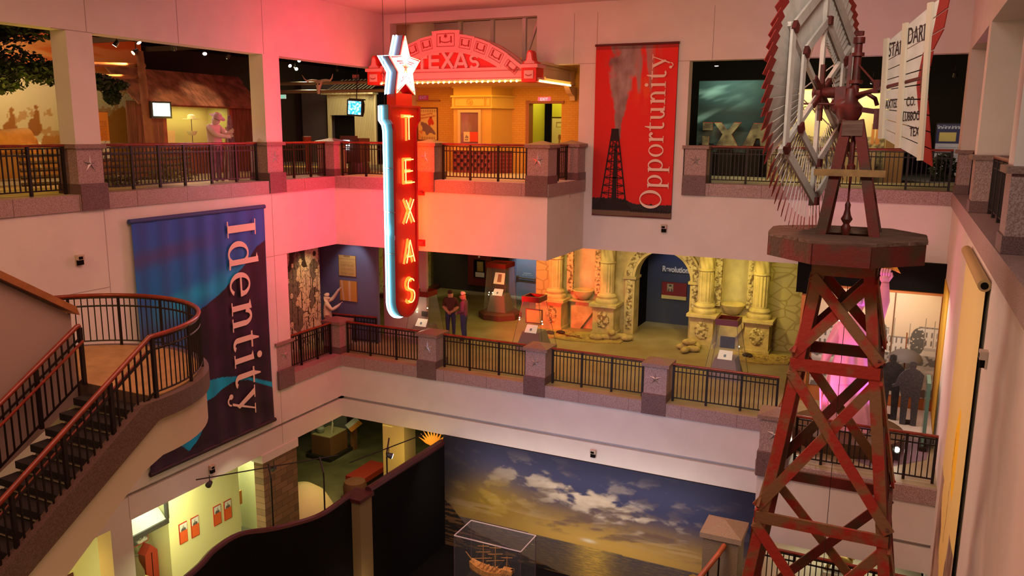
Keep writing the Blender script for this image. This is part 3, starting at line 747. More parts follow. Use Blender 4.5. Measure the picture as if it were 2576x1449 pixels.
# ================================================================ SERIF LETTERS
def glyph(ch):
    """list of ('p', polygon) / ('s', outer, inner, closed) and the advance width, x-height 1"""
    R = lambda x0, y0, x1, y1: ('p', [(x0, y0), (x1, y0), (x1, y1), (x0, y1)])
    def ring(cx, cy, rx, ry, ix, iy, a0=0, a1=360):
        full = a1-a0 >= 360; n = 30
        a0r, a1r = math.radians(a0), math.radians(a1)
        return ('s', ell(cx, cy, rx, ry, n, a0r, a1r if not full else a0r+2*PI), ell(cx, cy, ix, iy, n, a0r, a1r if not full else a0r+2*PI), full)
    flag = lambda x, y: ('p', [(x-.14, y-.06), (x+.2, y), (x+.2, y-.16), (x, y-.13)])
    t = .045
    if ch == 'o': return [ring(.48, .49, .47, .52, .29, .46)], .98
    if ch == 'O': return [ring(.72, .74, .70, .78, .48, .71)], 1.48
    if ch == 'p': return [R(.14, -.5, .34, .98), R(0, -.5, .48, -.5+t), flag(.14, 1.02), ring(.56, .49, .46, .52, .26, .45, -135, 150)], 1.1
    if ch == 'd': return [R(.66, 0, .86, 1.5), ('p', [(.52, 1.44), (.86, 1.52), (.86, 1.36), (.66, 1.39)]), ('p', [(.66, 0), (.66, .14), (.86, .08), (1.0, .05), (1.0, 0)]), ring(.46, .49, .46, .52, .26, .45, 30, 325)], 1.06
    if ch == 'n': return [R(.14, 0, .34, .98), R(0, 0, .48, t), flag(.14, 1.02), R(.74, 0, .94, .66), R(.6, 0, 1.08, t), ring(.60, .62, .34, .40, .15, .30, 0, 165)], 1.12
    if ch == 'u': return [R(.12, .34, .32, .95), R(0, .92, .32, .96), R(.70, 0, .90, .95), R(.56, .92, .9, .96), ('p', [(.9, 0), (1.04, .0), (1.04, .06), (.9, .1)]), ring(.45, .38, .33, .40, .14, .30, 180, 345)], 1.08
    if ch == 'r': return [R(.14, 0, .34, .98), R(0, 0, .50, t), flag(.14, 1.02), ring(.56, .66, .26, .36, .20, .22, 60, 165), ('p', ell(.66, .86, .11, .11, 14))], .80
    if ch == 't': return [R(.14, .2, .34, 1.0), ('p', [(.14, .9), (.34, .9), (.34, 1.32), (.28, 1.32)]), R(0, .92, .62, .99), ring(.42, .22, .28, .24, .09, .14, 180, 320)], .68
    if ch == 'i': return [R(.14, 0, .34, .98), R(0, 0, .48, t), flag(.14, 1.02), ('p', ell(.23, 1.32, .13, .13, 16))], .54
    if ch == 'e': return [ring(.46, .49, .46, .52, .27, .45, 28, 318), ('p', [(.2, .5), (.9, .5), (.88, .58), (.2, .58)]), ('p', [(.67, .58), (.9, .58), (.85, .74), (.72, .74)])], .98
    if ch == 'y': return [('p', [(.06, .96), (.3, .96), (.66, .12), (.55, .0)]), ('p', [(.84, .96), (.9, .96), (.46, -.22), (.36, -.22)]), R(-.04, .93, .44, .975), R(.68, .93, 1.06, .975), ring(.26, -.24, .2, .22, .14, .16, 200, 350), ('p', ell(.1, -.28, .1, .1, 14))], 1.02
    if ch == 'I': return [R(.16, 0, .42, 1.44), R(0, 0, .58, t), R(0, 1.44-t, .58, 1.44)], .66
    return [], .5
def serif(name, txt, fn, s0, s1, base, unit, m, parent, sgn=1, up=1, d=.008):
    """fn(along, up, depth); letters run from s0 to s1"""
    gl = [glyph(c) for c in txt]; tot = sum(g[1] for g in gl)+.08*(len(txt)-1); k = (s1-s0)/(tot*unit); x = s0
    for g, adv in gl:
        b = B(); f = lambda a, c, dd: fn(x+a*unit*k, base+up*c*unit, dd)
        for it in g:
            if it[0] == 'p': b.prism(it[1], f, 0, d)
            else: b.strip(it[1], it[2], f, 0, d, it[3])
        b.build(name, m, parent); x += (adv+.08)*unit*k
LETTERM = mat('banner_letter', (.85, .62, .5), .7)
# ---------------------------------------------------------------- red derrick banner
def banner_red():
    x0, x1, z0, z1 = 7.70, 10.22, 10.72, 15.82; y = YW-.06
    t = thing('derrick_banner', 'red hanging banner with black oil derrick and upward white word Opportunity', 'banner', ((x0+x1)/2, y, z0))
    def paint(u, v):
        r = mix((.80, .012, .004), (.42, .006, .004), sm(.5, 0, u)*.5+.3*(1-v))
        c = r
        n = fbm(u*5, v*7, 4)*.5+.5
        cx = .27+.10*sm(.5, 1, v)+.02*math.sin(v*14); wd = .045+.17*sm(.47, 1, v)
        if v > .46:
            k = sm(1.1, .6, abs(u-cx-.02)/wd+fbm(u*12, v*14, 4)*.45)
            c = mix(c, mix((.17, .09, .08), (.45, .36, .33), n+.2*fbm(u*20, v*9, 3)), k)
            fl = sm(.08, .45, u-cx-.12*n)*sm(.55, .8, v)*sm(.78, .5, u)
            c = mix(c, (.9, .10+.3*n, .02), fl*sm(.35, .62, fbm(u*9, v*7, 4, 3)*.5+.55))
            if v > .72: c = mix(c, (.38, .22, .2), sm(.5, .75, fbm(u*13, v*3, 3, 9)*.5+.42+(v-.72))*sm(.42, .55, u)*sm(.85, .6, u))
        if v < .035+.02*abs(nz(u*9, 0)): c = (.16, .09, .05)
        if .03 < v < .075+.012*nz(u*30, 3)+(.03*sm(.38, .15, abs(u-.2))): c = (.015, .006, .004)
        if v > .975: c = mix(c, (.05, .01, .01), .5)
        return c
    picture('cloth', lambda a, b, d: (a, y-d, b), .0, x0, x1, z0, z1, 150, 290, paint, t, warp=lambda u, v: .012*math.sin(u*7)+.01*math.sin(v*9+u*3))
    b = B(); b.cyl((x0-.03, y, z1), (x1+.03, y, z1), .035); b.cyl((x0, y+.02, z0), (x1, y+.02, z0), .03); b.box(x0, x1, y+.035, y+.045, z0, z1); b.build('hanging_rod', mat('banner_rod', (.1, .01, .01), .5), t)
    # derrick
    DK = mat('printed_black', (.012, .004, .003), .8)
    def pt(a, z): return (a, y-.03, z)
    b = B(); zt, zb = 13.32, 10.96; xt0, xt1, xb0, xb1 = 8.30, 8.47, 7.95, 8.82
    def bar(a, c, w): 
        (xa, za), (xc_, zc) = a, c; dx, dz = xc_-xa, zc-za; l = math.hypot(dx, dz); nx, nz_ = -dz/l*w/2, dx/l*w/2
        b.prism([(xa+nx, za+nz_), (xc_+nx, zc+nz_), (xc_-nx, zc-nz_), (xa-nx, za-nz_)], onY(y), .022, .026)
    L_ = lambda f: xb0+(xt0-xb0)*f; R_ = lambda f: xb1+(xt1-xb1)*f; Zf = lambda f: zb+(zt-zb)*f
    for o0, o1 in ((0, 0), (.16, .05), (-.16, -.05)):
        pass
    for e in (0, .3, .7, 1): bar((xb0+(xb1-xb0)*e, zb), (xt0+(xt1-xt0)*e, zt), .04 if e in (0, 1) else .022)
    fs = [0, .09, .19, .29, .39, .5, .6, .7, .79, .87, .94, 1]
    for i, f in enumerate(fs):
        bar((L_(f)-.02, Zf(f)), (R_(f)+.02, Zf(f)), .03)
        if i+1 < len(fs): bar((L_(f), Zf(f)), (R_(fs[i+1]), Zf(fs[i+1])), .016); bar((R_(f), Zf(f)), (L_(fs[i+1]), Zf(fs[i+1])), .016)
    b.prism([(8.33, zb), (8.5, zb), (8.46, 12.9), (8.38, 12.9)], onY(y), .022, .026)
    b.prism([(8.27, 13.0), (8.5, 13.0), (8.5, 13.36), (8.27, 13.36)], onY(y), .022, .026)
    b.prism([(7.72, 10.9), (7.72, 10.98), (7.86, 11.1), (8.0, 11.14), (8.6, 11.12), (8.85, 11.05), (8.98, 10.93)], onY(y), .022, .026)
    random.seed(3)
    for i in range(16):
        xx = 8.95+i*.078; h = random.uniform(.03, .10); b.prism([(xx, 10.86), (xx+.05, 10.86), (xx+.045, 10.88+h), (xx+.01, 10.88+h*.8)], onY(y), .022, .026)
    b.build('derrick_print', DK, t)
    serif('letter', 'Opportunity', lambda a, c, d: (c, y-.03-d, a), 10.98, 15.5, 9.90, .44, LETTERM, t, up=-1)
banner_red()
# ---------------------------------------------------------------- blue "Identity" banner on the left wall
def banner_blue():
    y0, y1, z0, z1 = -7.88, -3.40, 4.72, 11.08; X0 = .08
    t = thing('mountain_banner', 'large blue and plum mountain banner with downward white word Identity on left wall', 'banner', (X0, (y0+y1)/2, z0))
    ridge = [(-3.40, 10.15), (-3.75, 10.0), (-4.08, 9.69), (-4.72, 9.22), (-5.33, 8.83), (-5.91, 8.62), (-6.25, 8.3), (-6.5, 7.83), (-6.6, 7.3), (-7.0, 6.9), (-7.88, 6.5)]
    ridge2 = [(-3.4, 5.9), (-4.2, 6.25), (-4.63, 6.42), (-5.2, 6.55), (-5.75, 6.62), (-6.3, 6.8), (-7.88, 7.1)]
    low = [(-3.4, 5.75), (-4.4, 6.25), (-5.0, 6.35), (-5.6, 6.15), (-6.2, 6.0), (-7.88, 5.7)]
    def at(poly, y):
        for (a, za), (c, zc) in zip(poly[:-1], poly[1:]):
            if c <= y <= a: return za+(zc-za)*(y-a)/(c-a)
        return poly[-1][1]
    def paint(u, v):
        y = y0+(y1-y0)*u; z = z0+(z1-z0)*v
        sky = mix((.008, .17, .55), (.03, .10, .50), sm(9.3, 10.9, z+.15*u))
        band = sm(.55, 0, abs((z-9.2)+(y+5)*-.25+.25*fbm(u*2, v*3, 3)))
        sky = mix(sky, (.0, .42, .80), band)
        sky = mix(sky, (.05, .03, .12), sm(.62, .0, u)*sm(7.2, 8.6, 16.7-z+.0)*.9*sm(10.3, 9.0, z+u*2.2))
        sky = mix(sky, (.09, .06, .20), sm(.35, .0, abs(z-10.1-.5*u))*sm(.75, .2, u)*.7)
        c = sky
        plum = mix((.018, .003, .016), (.05, .012, .05), sm(.2, .8, fbm(u*4, v*7, 4)*.5+.5)*.7)
        if z < at(ridge, y): c = plum
        if z < at(ridge2, y)-.0 and z > at(low, y): c = (.0, .42, .72)
        if z < 6.15-.5*(y+6.8)*0 and -7.3 < y < -6.15 and z < 6.3+.75*(y+7.4): 
            if z > 4.9+.9*abs(y+6.6): c = (.0, .34, .68)
        f = .85+.15*math.sin(u*46+2*math.sin(v*2))  # wavy bright and dark bands, fold shading put into the cloth colour
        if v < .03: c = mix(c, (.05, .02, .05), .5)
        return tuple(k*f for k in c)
    picture('cloth', lambda a, b, d: (X0+d, a, b), 0, y0, y1, z0, z1, 200, 280, paint, t, warp=lambda u, v: .03*math.sin(u*40+1.5*math.sin(v*3))*(1-.6*v)+.02)
    b = B(); b.cyl((X0, y0-.04, z1), (X0, y1+.05, z1+.01), .06); b.build('top_rod', mat('banner_sleeve', (.03, .05, .2), .6), t)
    b = B(); b.cyl((X0, y0, z0), (X0, y1+.08, z0), .06); b.build('bottom_rod', mat('banner_sleeve_dark', (.03, .008, .02), .6), t)
    serif('letter', 'Identity', lambda a, c, d: (X0+.075+d, c, a), 10.80, 5.25, -4.90, .74, LETTERM, t, up=1)
banner_blue()
# ---------------------------------------------------------------- yellow banner on the right wall
def banner_yellow():
    X0 = XR-.06; y0, y1, z1, z0 = -8.6, -4.75, 11.2, 4.2
    t = thing('yellow_banner', 'long yellow hanging banner with sun disc and rocky cliff print on right wall', 'banner', (X0, (y0+y1)/2, z0))
    def paint(u, v):
        c = mix((.80, .62, .15), (.84, .70, .30), v)
        if ((u-.45)/.15)**2+((v-.56)/.11)**2 < 1: c = (1, .62, .0)
        e = .34+.12*math.sin(u*5+1)+.07*fbm(u*6, 2, 3)+(.10 if u < .3 else 0)
        cl = abs(u-.52)-.30*(v/.42)**1.2-.08*nz(u*4, v*10)
        if v < .42 and cl > 0: c = mix((.16, .08, .05), (.42, .30, .22), sm(.3, .7, fbm(u*18, v*4, 4)*.5+.5))
        if v < .15: c = mix(c, mix((.14, .08, .05), (.5, .34, .2), sm(.3, .7, fbm(u*18, v*8, 4)*.5+.5)), .9)
        if abs(u-.55-.15*(.62-v)-.04*nz(v*20, 1)) < .008 and .3 < v < .6: c = mix(c, (.2, .1, .05), .7)
        return c
    picture('cloth', lambda a, b, d: (X0-d, a, b), 0, y0, y1, z0, z1, 90, 160, paint, t, warp=lambda u, v: .02*math.sin(u*9))
    b = B(); b.cyl((X0-.02, y0-.03, z1+.03), (X0-.02, y1+.03, z1+.03), .085, n=16); b.build('top_roll', mat('roll_fabric', (.45, .30, .12), .6), t, smooth=True)
    b = B(); b.cyl((X0-.02, y0-.032, z1+.03), (X0-.02, y0-.045, z1+.03), .05, n=12); b.build('roll_end', BLACK, t)
banner_yellow()
# ---------------------------------------------------------------- wall sconces (small emergency lamps)
def sconce(loc, ax, label, w=.17):
    t = thing('wall_speaker', label, 'speaker', loc, 'small square wall boxes'); x, y, z = loc
    CRE = mat('box_cream', (.55, .42, .32), .6)
    def bx(b, a0, a1, d0, d1, c0, c1):
        if ax == 'x': b.box(x+d0, x+d1, y+a0, y+a1, z+c0, z+c1)
        elif ax == '-x': b.box(x-d1, x-d0, y+a0, y+a1, z+c0, z+c1)
        else: b.box(x+a0, x+a1, y-d1, y-d0, z+c0, z+c1)
    h = w/2
    b = B(); bx(b, -h, h, 0, .10, -.0, h*1.3); bx(b, -h, h, 0, .03, -h*1.4, 0); b.build('housing', CRE, t)
    b = B(); bx(b, -h*.8, h*.8, .03, .09, -h*1.3, -.005); bx(b, -h*.7, h*.5, .1, .104, .015, h*.9); b.build('lens', BLACK, t)
for loc, ax, lab in (((0, -9.25, 10.36), 'x', 'small cream wall box on the left wall above the stair landing'),
                     ((0, -5.85, 4.1), 'x', 'small wall box under the groove below the blue mountain banner'),
                     ((10.02, YW, 10.40), 'y', 'small wall box below the red derrick banner'),
                     ((9.0, 0, 4.07), 'y', 'small wall box below the groove above the sunset mural'),
                     ((XR, -9.23, 10.35), '-x', 'small wall box beside the yellow banner on the right wall')):
    sconce(loc, ax, lab)
# ================================================================ THEATER ON THE RED BALCONY
YEL = mat('theatre_plaster', (.72, .42, .08), .7); YB = brickmat('theatre_brick', (.70, .38, .06), (.66, .35, .055), (.55, .28, .05), 1, .22, .075, .006, 'xz')
b = B(); yt = 5.0
b.box(0.0, 4.52, yt, yt+.25, F3, 15.75); b.box(4.52, 5.75, yt, yt+.25, 14.22, 15.75); b.box(5.75, 8.2, yt, yt+.25, F3, 15.75)
struct('wall_theater', b, YB)
b = B(); b.box(-.1, .0, 3.35, 6.4, F3, 17.2); struct('wall_theater_side', b, mat('theatre_side', (.7, .45, .3), .7))
b = B(); b.box(4.4, 7.0, 7.4, 7.5, F3, 15.5); b.box(6.2, 6.3, 5.25, 7.4, F3, 15.5); b.box(4.0, 4.1, 5.25, 7.4, F3, 15.5); struct('wall_theater_lobby', b, mat('lobby_green_plaster', (.62, .58, .06), .8))
# door frame, inner door, lobby poster
t = thing('doorway_surround', 'brown doorway surround of the theater entrance right of the ticket booth', 'doorway', (5.13, yt, F3))
b = B(); b.box(4.44, 4.56, yt-.05, yt+.3, F3, 14.3); b.box(4.44, 5.85, yt-.06, yt+.3, 14.2, 14.28); b.build('frame', mat('brown_frame', (.35, .12, .05), .6), t)
t = thing('inner_door', 'dark inner doorway with tan frame seen through the theater entrance', 'door', (5.55, 7.35, F3))
b = B(); b.box(5.35, 5.45, 7.25, 7.4, F3, 14.0); b.box(5.95, 6.05, 7.25, 7.4, F3, 14.0); b.box(5.35, 6.05, 7.25, 7.4, 13.9, 14.05); b.build('frame', mat('tan_frame', (.45, .2, .07), .6), t)
B().box(5.45, 5.95, 7.3, 7.4, F3, 13.9).build('door_panel', mat('dark_green_door', (.04, .05, .03), .7), t)
def framed(name, label, cat, x0, x1, z0, z1, y, paint, fr=.04, nx=60, ny=80, frame=(.12, .02, .015), m=None, group=None):
    t = thing(name, label, cat, ((x0+x1)/2, y, z0), group)
    b = B(); b.box(x0-fr, x1+fr, y-.02, y, z0-fr, z0); b.box(x0-fr, x1+fr, y-.02, y, z1, z1+fr); b.box(x0-fr, x0, y-.02, y, z0, z1); b.box(x1, x1+fr, y-.02, y, z0, z1); b.box(x0, x1, y-.008, y, z0, z1)
    b.build('frame', mat('frame_%d_%d_%d' % tuple(int(c*99) for c in frame), frame, .4), t)
    picture('print', lambda a, b, d: (a, y-.012-d, b), 0, x0, x1, z0, z1, nx, ny, paint, t, m=m)
    return t
def ink(polys, u, v, c, bg):
    for p in polys:
        if inpoly(p, u, v): return c
    return bg
horse = [(.13, .62), (.17, .56), (.25, .58), (.33, .55), (.45, .53), (.55, .47), (.68, .42), (.85, .30), (.95, .18), (.85, .16), (.72, .22), (.60, .22), (.5, .14), (.42, .16), (.36, .27), (.24, .28), (.18, .24), (.24, .36), (.2, .44), (.14, .48)]
rider = [(.55, .48), (.52, .6), (.6, .70), (.72, .72), (.8, .62), (.86, .52), (.76, .46), (.7, .52), (.66, .44)]
def poster(u, v):
    c = mix((.68, .50, .14), (.75, .58, .22), v)
    c = ink([horse], u, v, (.22, .12, .12), c); c = ink([rider], u, v, (.55, .04, .01), c)
    if ((u-.68)/.06)**2+((v-.72)/.03)**2 < 1: c = (.2, .05, .02)
    if v < .3 and u < .25 and fbm(u*9, v*9) > -.1: c = mix(c, (.65, .08, .02), .6)
    if v > .88 and (int(u*26) % 3) and abs((v*50) % 2-1) > .4: c = (.35, .22, .08)
    if v < .1 and .1 < u < .9 and (int(u*30) % 4) and int(v*60) % 2: c = (.3, .15, .1)
    return c
t = framed('movie_poster', 'framed yellow rodeo movie poster on theater wall, right of the neon sign', 'poster', .06, .86, 12.92, 14.04, yt-.01, poster, m=vcmat())
font('lettering', 'Texas hitting', .1, (.42, yt-.03, 13.84), (PI/2, -.15, 0), mat('poster_red', (.5, .03, .01)), t, .001, bold=0)
font('lettering', 'Hollywood style!', .1, (.47, yt-.03, 13.74), (PI/2, -.15, 0), mat('poster_red', (.5, .03, .01)), t, .001)
def lobbyposter(u, v):
    c = (.75, .66, .35)
    if .25 < u < .75 and .8 < v < .92 and not (.3 < u < .7 and .82 < v < .9): c = (.3, .2, .1)
    if ((u-.5)/.1)**2+((v-.6)/.06)**2 < 1 or (abs(u-.5) < .05 and .2 < v < .6): c = (.3, .12, .04)
    if abs((u-.5)-(v-.35)*1.2) < .06 and v > .35 and v < .6: c = (.4, .15, .05)
    if v < .15 and .3 < u < .7 and int(v*60) % 2: c = (.4, .25, .1)
    return c
framed('lobby_poster', 'tall framed poster with a red bottle on the green lobby wall behind the theater door', 'poster', 4.42, 5.05, 12.0, 13.75, 7.38, lobbyposter, frame=(.04, .02, .01), nx=40, ny=80)
def exitsign(loc, label, col, e, w=.34, txt='EXIT', ly=True, ec=None):
    x, y, z = loc
    t = thing('exit_sign', label, 'sign', loc)
    b = B(); b.box(x-w/2, x+w/2, y-.05, y, z-.08, z+.08); b.build('housing', mat('exit_%s' % label[:4], col, .5, emit=col, es=e), t)
    font('lettering', txt, .14, (x, y-.055, z), RY, mat('exit_txt_%s' % label[:4], ec or (1, .7, .7), .5, emit=ec or (1, .7, .7), es=e*1.2), t, .001)
    return t
exitsign((5.12, yt, 14.33), 'pink lit exit sign above the theater entrance', (.8, .12, .2), .8, .46)
exitsign((.30, yt, 14.43), 'plum exit sign on the theater wall above the framed movie poster', (.35, .02, .06), .3, .4, ec=(.3, .2, .3))
B().box(.02, 1.0, yt-.06, yt, 14.30, 14.35).build('shelf_moulding', mat('brown_frame', (0, 0, 0))); tag(bpy.data.objects['shelf_moulding'], 'thin dark red moulding above the framed movie poster', 'moulding')
# ticket booth
def booth():
    t = thing('ticket_booth', 'yellow bay ticket booth with star frieze, window and chequered tile base', 'booth', (2.75, 4.2, F3))
    P = [(1.62, yt), (1.99, 4.22), (3.48, 4.22), (3.90, yt)]
    def band(z0, z1, o, m, name):
        Q = [(1.62-o*1.2, yt), (1.99-o*.7, 4.22-o), (3.48+o*.7, 4.22-o), (3.90+o*1.2, yt)]
        b = B(); b.prism(Q, lambda a, c, d: (a, c, d), z0, z1); return b.build(name, m, t)
    band(12.62, 14.75, 0, YEL, 'bay_wall')
    TILE = brickmat('booth_tiles', (.30, .03, .03), (.24, .03, .04), (.4, .12, .12), 1, .13, .13, .012, 'xz', 0); TD = mat('dark_tile', (.03, .01, .04), .25)
    band(F3, 12.6, .02, TILE, 'tiled_base')
    b = B(); n = 11
    for i in range(n):
        for j in range(5):
            if (i+j) % 2 == 0: xx = 2.02+i*.131; zz = F3+.1+j*.14; b.box(xx, xx+.09, 4.185, 4.2, zz, zz+.1)
    b.build('dark_tiles', TD, t)
    band(12.58, 12.66, .06, YEL, 'counter'); YM = mat('booth_frieze', (.78, .55, .12), .6)
    band(14.06, 14.42, .05, YM, 'frieze'); band(14.40, 14.46, .10, YM, 'cornice'); band(14.02, 14.07, .09, YM, 'lower_cornice'); band(14.72, 14.86, .06, YM, 'crown')
    y = 4.17
    b = B(); 
    for x0, x1 in ((2.05, 3.25), (3.27, 3.46)):
        b.box(x0, x1, y-.02, y, 14.36, 14.385); b.box(x0, x1, y-.02, y, 14.09, 14.115); b.box(x0, x0+.025, y-.02, y, 14.1, 14.37); b.box(x1-.025, x1, y-.02, y, 14.1, 14.37)
    b.strip(ell(2.66, 14.235, .12, .12, 30), ell(2.66, 14.235, .105, .105, 30), onY(y), 0, .02); b.prism(star(2.66, 14.235, .09, .036), onY(y), 0, .02)
    b.build('star_relief', mat('frieze_relief', (.7, .42, .06), .5), t)
    b = B(); FR = mat('window_frame_cream', (.75, .50, .25), .5); x0, x1, z0, z1 = 2.19, 3.10, 12.72, 13.97; y = 4.22
    b.box(x0, x1, y-.07, y, z1-.09, z1); b.box(x0, x1, y-.07, y, z0, z0+.09); b.box(x0, x0+.1, y-.07, y, z0, z1); b.box(x1-.1, x1, y-.07, y, z0, z1); wf = b.build('window_frame', FR, t)
    b = B(); b.box(2.30, 2.60, y-.02, y+.0, z0+.1, z1-.1); b.build('curtain', mat('curtain_plum', (.28, .02, .10), .7), t)
    b = B(); b.box(2.60, 3.0, y-.018, y, z0+.1, z1-.1); b.build('curtain', mat('curtain_red', (.22, .006, .01), .7), t)
    b = B(); b.box(2.29, 3.0, y-.035, y-.03, z0+.1, z1-.1); b.build('pane', GLASS, t)
    b = B(); b.box(2.42, 2.66, y-.05, y-.04, 12.88, 13.22); b.build('notice', mat('notice_cream', (.8, .6, .35), .6), t)
    b = B(); b.box(2.66, 2.98, y-.05, y-.04, 12.88, 13.22); b.build('notice', mat('notice_red', (.75, .06, .02), .6), t)
    b = B(); b.prism([(2.46, 13.0), (2.52, 13.12), (2.6, 13.06), (2.62, 13.0)], onY(y-.05), 0, .002); b.box(2.46, 2.6, y-.053, y-.05, 12.93, 12.97); b.build('notice_print', mat('grey_ink', (.3, .2, .15)), t)
booth()
# marquee
def marquee():
    PK = mat('marquee_pink', (.80, .36, .33), .6); RD = mat('marquee_red', (.68, .03, .012), .6); CR = mat('marquee_cream', (.75, .52, .30), .6); LN = mat('marquee_incised', (.36, .03, .02), .7)
    t = thing('theater_marquee', 'arched pink and red theater marquee lettered TEXAS with a row of bulbs', 'marquee', (3.1, 1.9, 14.7))
    y = 1.9
    b = B(); b.box(.35, 5.85, y, y+.5, 14.80, 15.18); b.build('fascia', PK, t)
    b = B(); b.box(.3, 5.9, y-.06, y+.5, 15.12, 15.18); b.box(.3, 5.9, y-.03, y, 15.04, 15.07); b.box(.3, 6.3, y-.05, y+.3, 14.80, 14.85); b.build('moulding', PK, t)
    b = B(); b.box(.3, 5.9, y-.032, y-.0, 15.075, 15.082); b.box(.3, 5.9, y-.052, y-.05, 14.85, 14.862); b.build('shadow_line', LN, t)
    # arch
    cx, zc = 3.1, 12.27; Ro, Ri = 3.98, 3.47
    a_lo = math.asin((15.18-zc)/Ro)
    ang = lambda R: math.acos(0) 
    outer = []; inner = []
    xo = math.sqrt(Ro*Ro-(15.18-zc)**2); xi = math.sqrt(Ri*Ri-(15.18-zc)**2)
    # red tympanum
    A0 = math.atan2(15.18-zc, xi); n = 30
    P = [(cx+Ri*math.cos(A0+(PI-2*A0)*i/n), zc+Ri*math.sin(A0+(PI-2*A0)*i/n)) for i in range(n+1)]
    b = B(); b.prism(P, onY(y+.05), 0, .02); b.build('tympanum', RD, t)
    b = B(); b.prism([(cx-xi, 15.18)]+list(reversed(P))[0:0]+[(cx+xi, 15.18)]+[(cx+(Ro)*math.cos(A0*.82+(PI-1.64*A0)*i/n), max(15.18, zc+Ro*math.sin(A0*.82+(PI-1.64*A0)*i/n))) for i in range(n+1)], onY(y+.3), 0, .2)
    b.build('arch_back', PK, t)
    # voussoir panels
    edges = [39.5, 51.5, 61.5, 72, 83.4, 83.4+13.2, 108, 118.5, 128.5, 140.5]
    edges = [47, 57, 66.5, 75, 83.4, 96.6, 105, 113.5, 123, 133]
    for i in range(9):
        a0, a1 = math.radians(edges[i]), math.radians(edges[i+1]); key = i == 4
        ro = Ro+(.10 if key else 0)-.05*abs(i-4)*.3; pr = .14+(.05 if key else .015*(4-abs(i-4)))
        zmin = 15.18
        def pp(R, a): return (cx+R*math.cos(a), max(zmin, zc+R*math.sin(a)))
        Q = [pp(Ri, a0), pp(Ri, (a0+a1)/2), pp(Ri, a1), pp(ro, a1), pp(ro, (a0+a1)/2), pp(ro, a0)]
        if key: Q[2] = pp(Ri, a1-.0); Q[3] = (Q[3][0]-.04, Q[3][1]); Q[5] = (Q[5][0]+.04, Q[5][1])
        b = B(); b.prism(Q, onY(y+.06), 0, pr); v = b.build('voussoir', PK, t)
        # incised frame + swag
        m = (a0+a1)/2; rm = (Ri+ro)/2; hw_ = rm*(a1-a0)/2*.74; hh = (ro-Ri)/2*.66; ux, uz = math.sin(m), -math.cos(m); vx, vz = math.cos(m), math.sin(m); ox, oz = cx+rm*math.cos(m), zc+rm*math.sin(m)
        T = lambda a, c, d: (ox+ux*a+vx*c, y+.06-pr-d, oz+uz*a+vz*c)
        if oz-hh < 15.2: hh *= .8
        b = B(); o = [(-hw_, -hh), (hw_, -hh), (hw_, hh), (-hw_, hh)]; inn = [(a*.94, c*.9) for a, c in o]; b.strip(o, inn, T, 0, .006)
        s = hw_*.62; b.strip([(s*math.cos(q), -.0+.09*math.sin(q)) for q in [PI+PI*k/10 for k in range(11)]], [(s*.9*math.cos(q), -.0+.055*math.sin(q)) for q in [PI+PI*k/10 for k in range(11)]], T, 0, .006, False)
        for sg in (-1, 1): b.prism([(sg*s-.02, -.10), (sg*s+.03, -.08), (sg*s+.02, .08), (sg*s-.03, .09)], T, 0, .006); b.prism(ell(sg*s, .09, .03, .03, 8), T, 0, .006)
        if key: b.prism(star(0, .12, .08, .04, 6), T, 0, .006)
        b.build('swag_carving', LN, v)
    # thin inner arch moulding
    b = B(); m = 40
    b.strip([(cx+(Ri+.03)*math.cos(A0+(PI-2*A0)*i/m), zc+(Ri+.03)*math.sin(A0+(PI-2*A0)*i/m)) for i in range(m+1)], [(cx+(Ri-.06)*math.cos(A0+(PI-2*A0)*i/m), zc+(Ri-.06)*math.sin(A0+(PI-2*A0)*i/m)) for i in range(m+1)], onY(y+.05), 0, .1, False)
    b.build('arch_moulding', PK, t)
    # block letters
    LP = mat('marquee_letter', (.82, .45, .40), .5)
    def bar(b, a, c, w=.095):
        (xa, za), (xc_, zc_) = a, c; dx, dz = xc_-xa, zc_-za; l = math.hypot(dx, dz); nx, nz_ = -dz/l*w/2, dx/l*w/2
        b.prism([(xa+nx, za+nz_), (xc_+nx, zc_+nz_), (xc_-nx, zc_-nz_), (xa-nx, za-nz_)], onY(y+.03), 0, .06)
    zb = 15.17
    for nm, x, h in (('T', 2.16, .42), ('E', 2.62, .52), ('X', 3.1, .55), ('A', 3.58, .52), ('S', 4.06, .38)):
        b = B(); w = .19; zt = zb+h-.03; z0 = zb+.05
        if nm == 'T': bar(b, (x-.26, zt), (x+.2, zt)); bar(b, (x, zt), (x, z0-.04))
        if nm == 'E': bar(b, (x-w+.03, zt+.04), (x-w+.03, z0-.04)); [bar(b, (x-w, q), (x+w-.02, q)) for q in (zt, (zt+z0)/2, z0)]
        if nm == 'X': bar(b, (x-w, zt+.03), (x+w, z0-.03)); bar(b, (x+w, zt+.03), (x-w, z0-.03))
        if nm == 'A': bar(b, (x-w-.02, z0-.03), (x, zt+.03)); bar(b, (x+w+.02, z0-.03), (x, zt+.03)); bar(b, (x-.1, z0+.1), (x+.1, z0+.1))
        if nm == 'S':
            P = [(x+.13*math.cos(math.radians(q)), zt-.055+.095*math.sin(math.radians(q))) for q in range(20, 271, 25)]+[(x+.13*math.cos(math.radians(q)), z0+.06+.10*math.sin(math.radians(q))) for q in range(90, -165, -25)]
            O, I = [], []
            for k_ in range(len(P)):
                a, c = P[max(k_-1, 0)], P[min(k_+1, len(P)-1)]; l = math.hypot(c[0]-a[0], c[1]-a[1]) or 1; nx, nz_ = -(c[1]-a[1])/l*.04, (c[0]-a[0])/l*.04
                O.append((P[k_][0]+nx, P[k_][1]+nz_)); I.append((P[k_][0]-nx, P[k_][1]-nz_))
            b.strip(O, I, onY(y+.03), 0, .06, False)
        b.build('letter', LP, t)
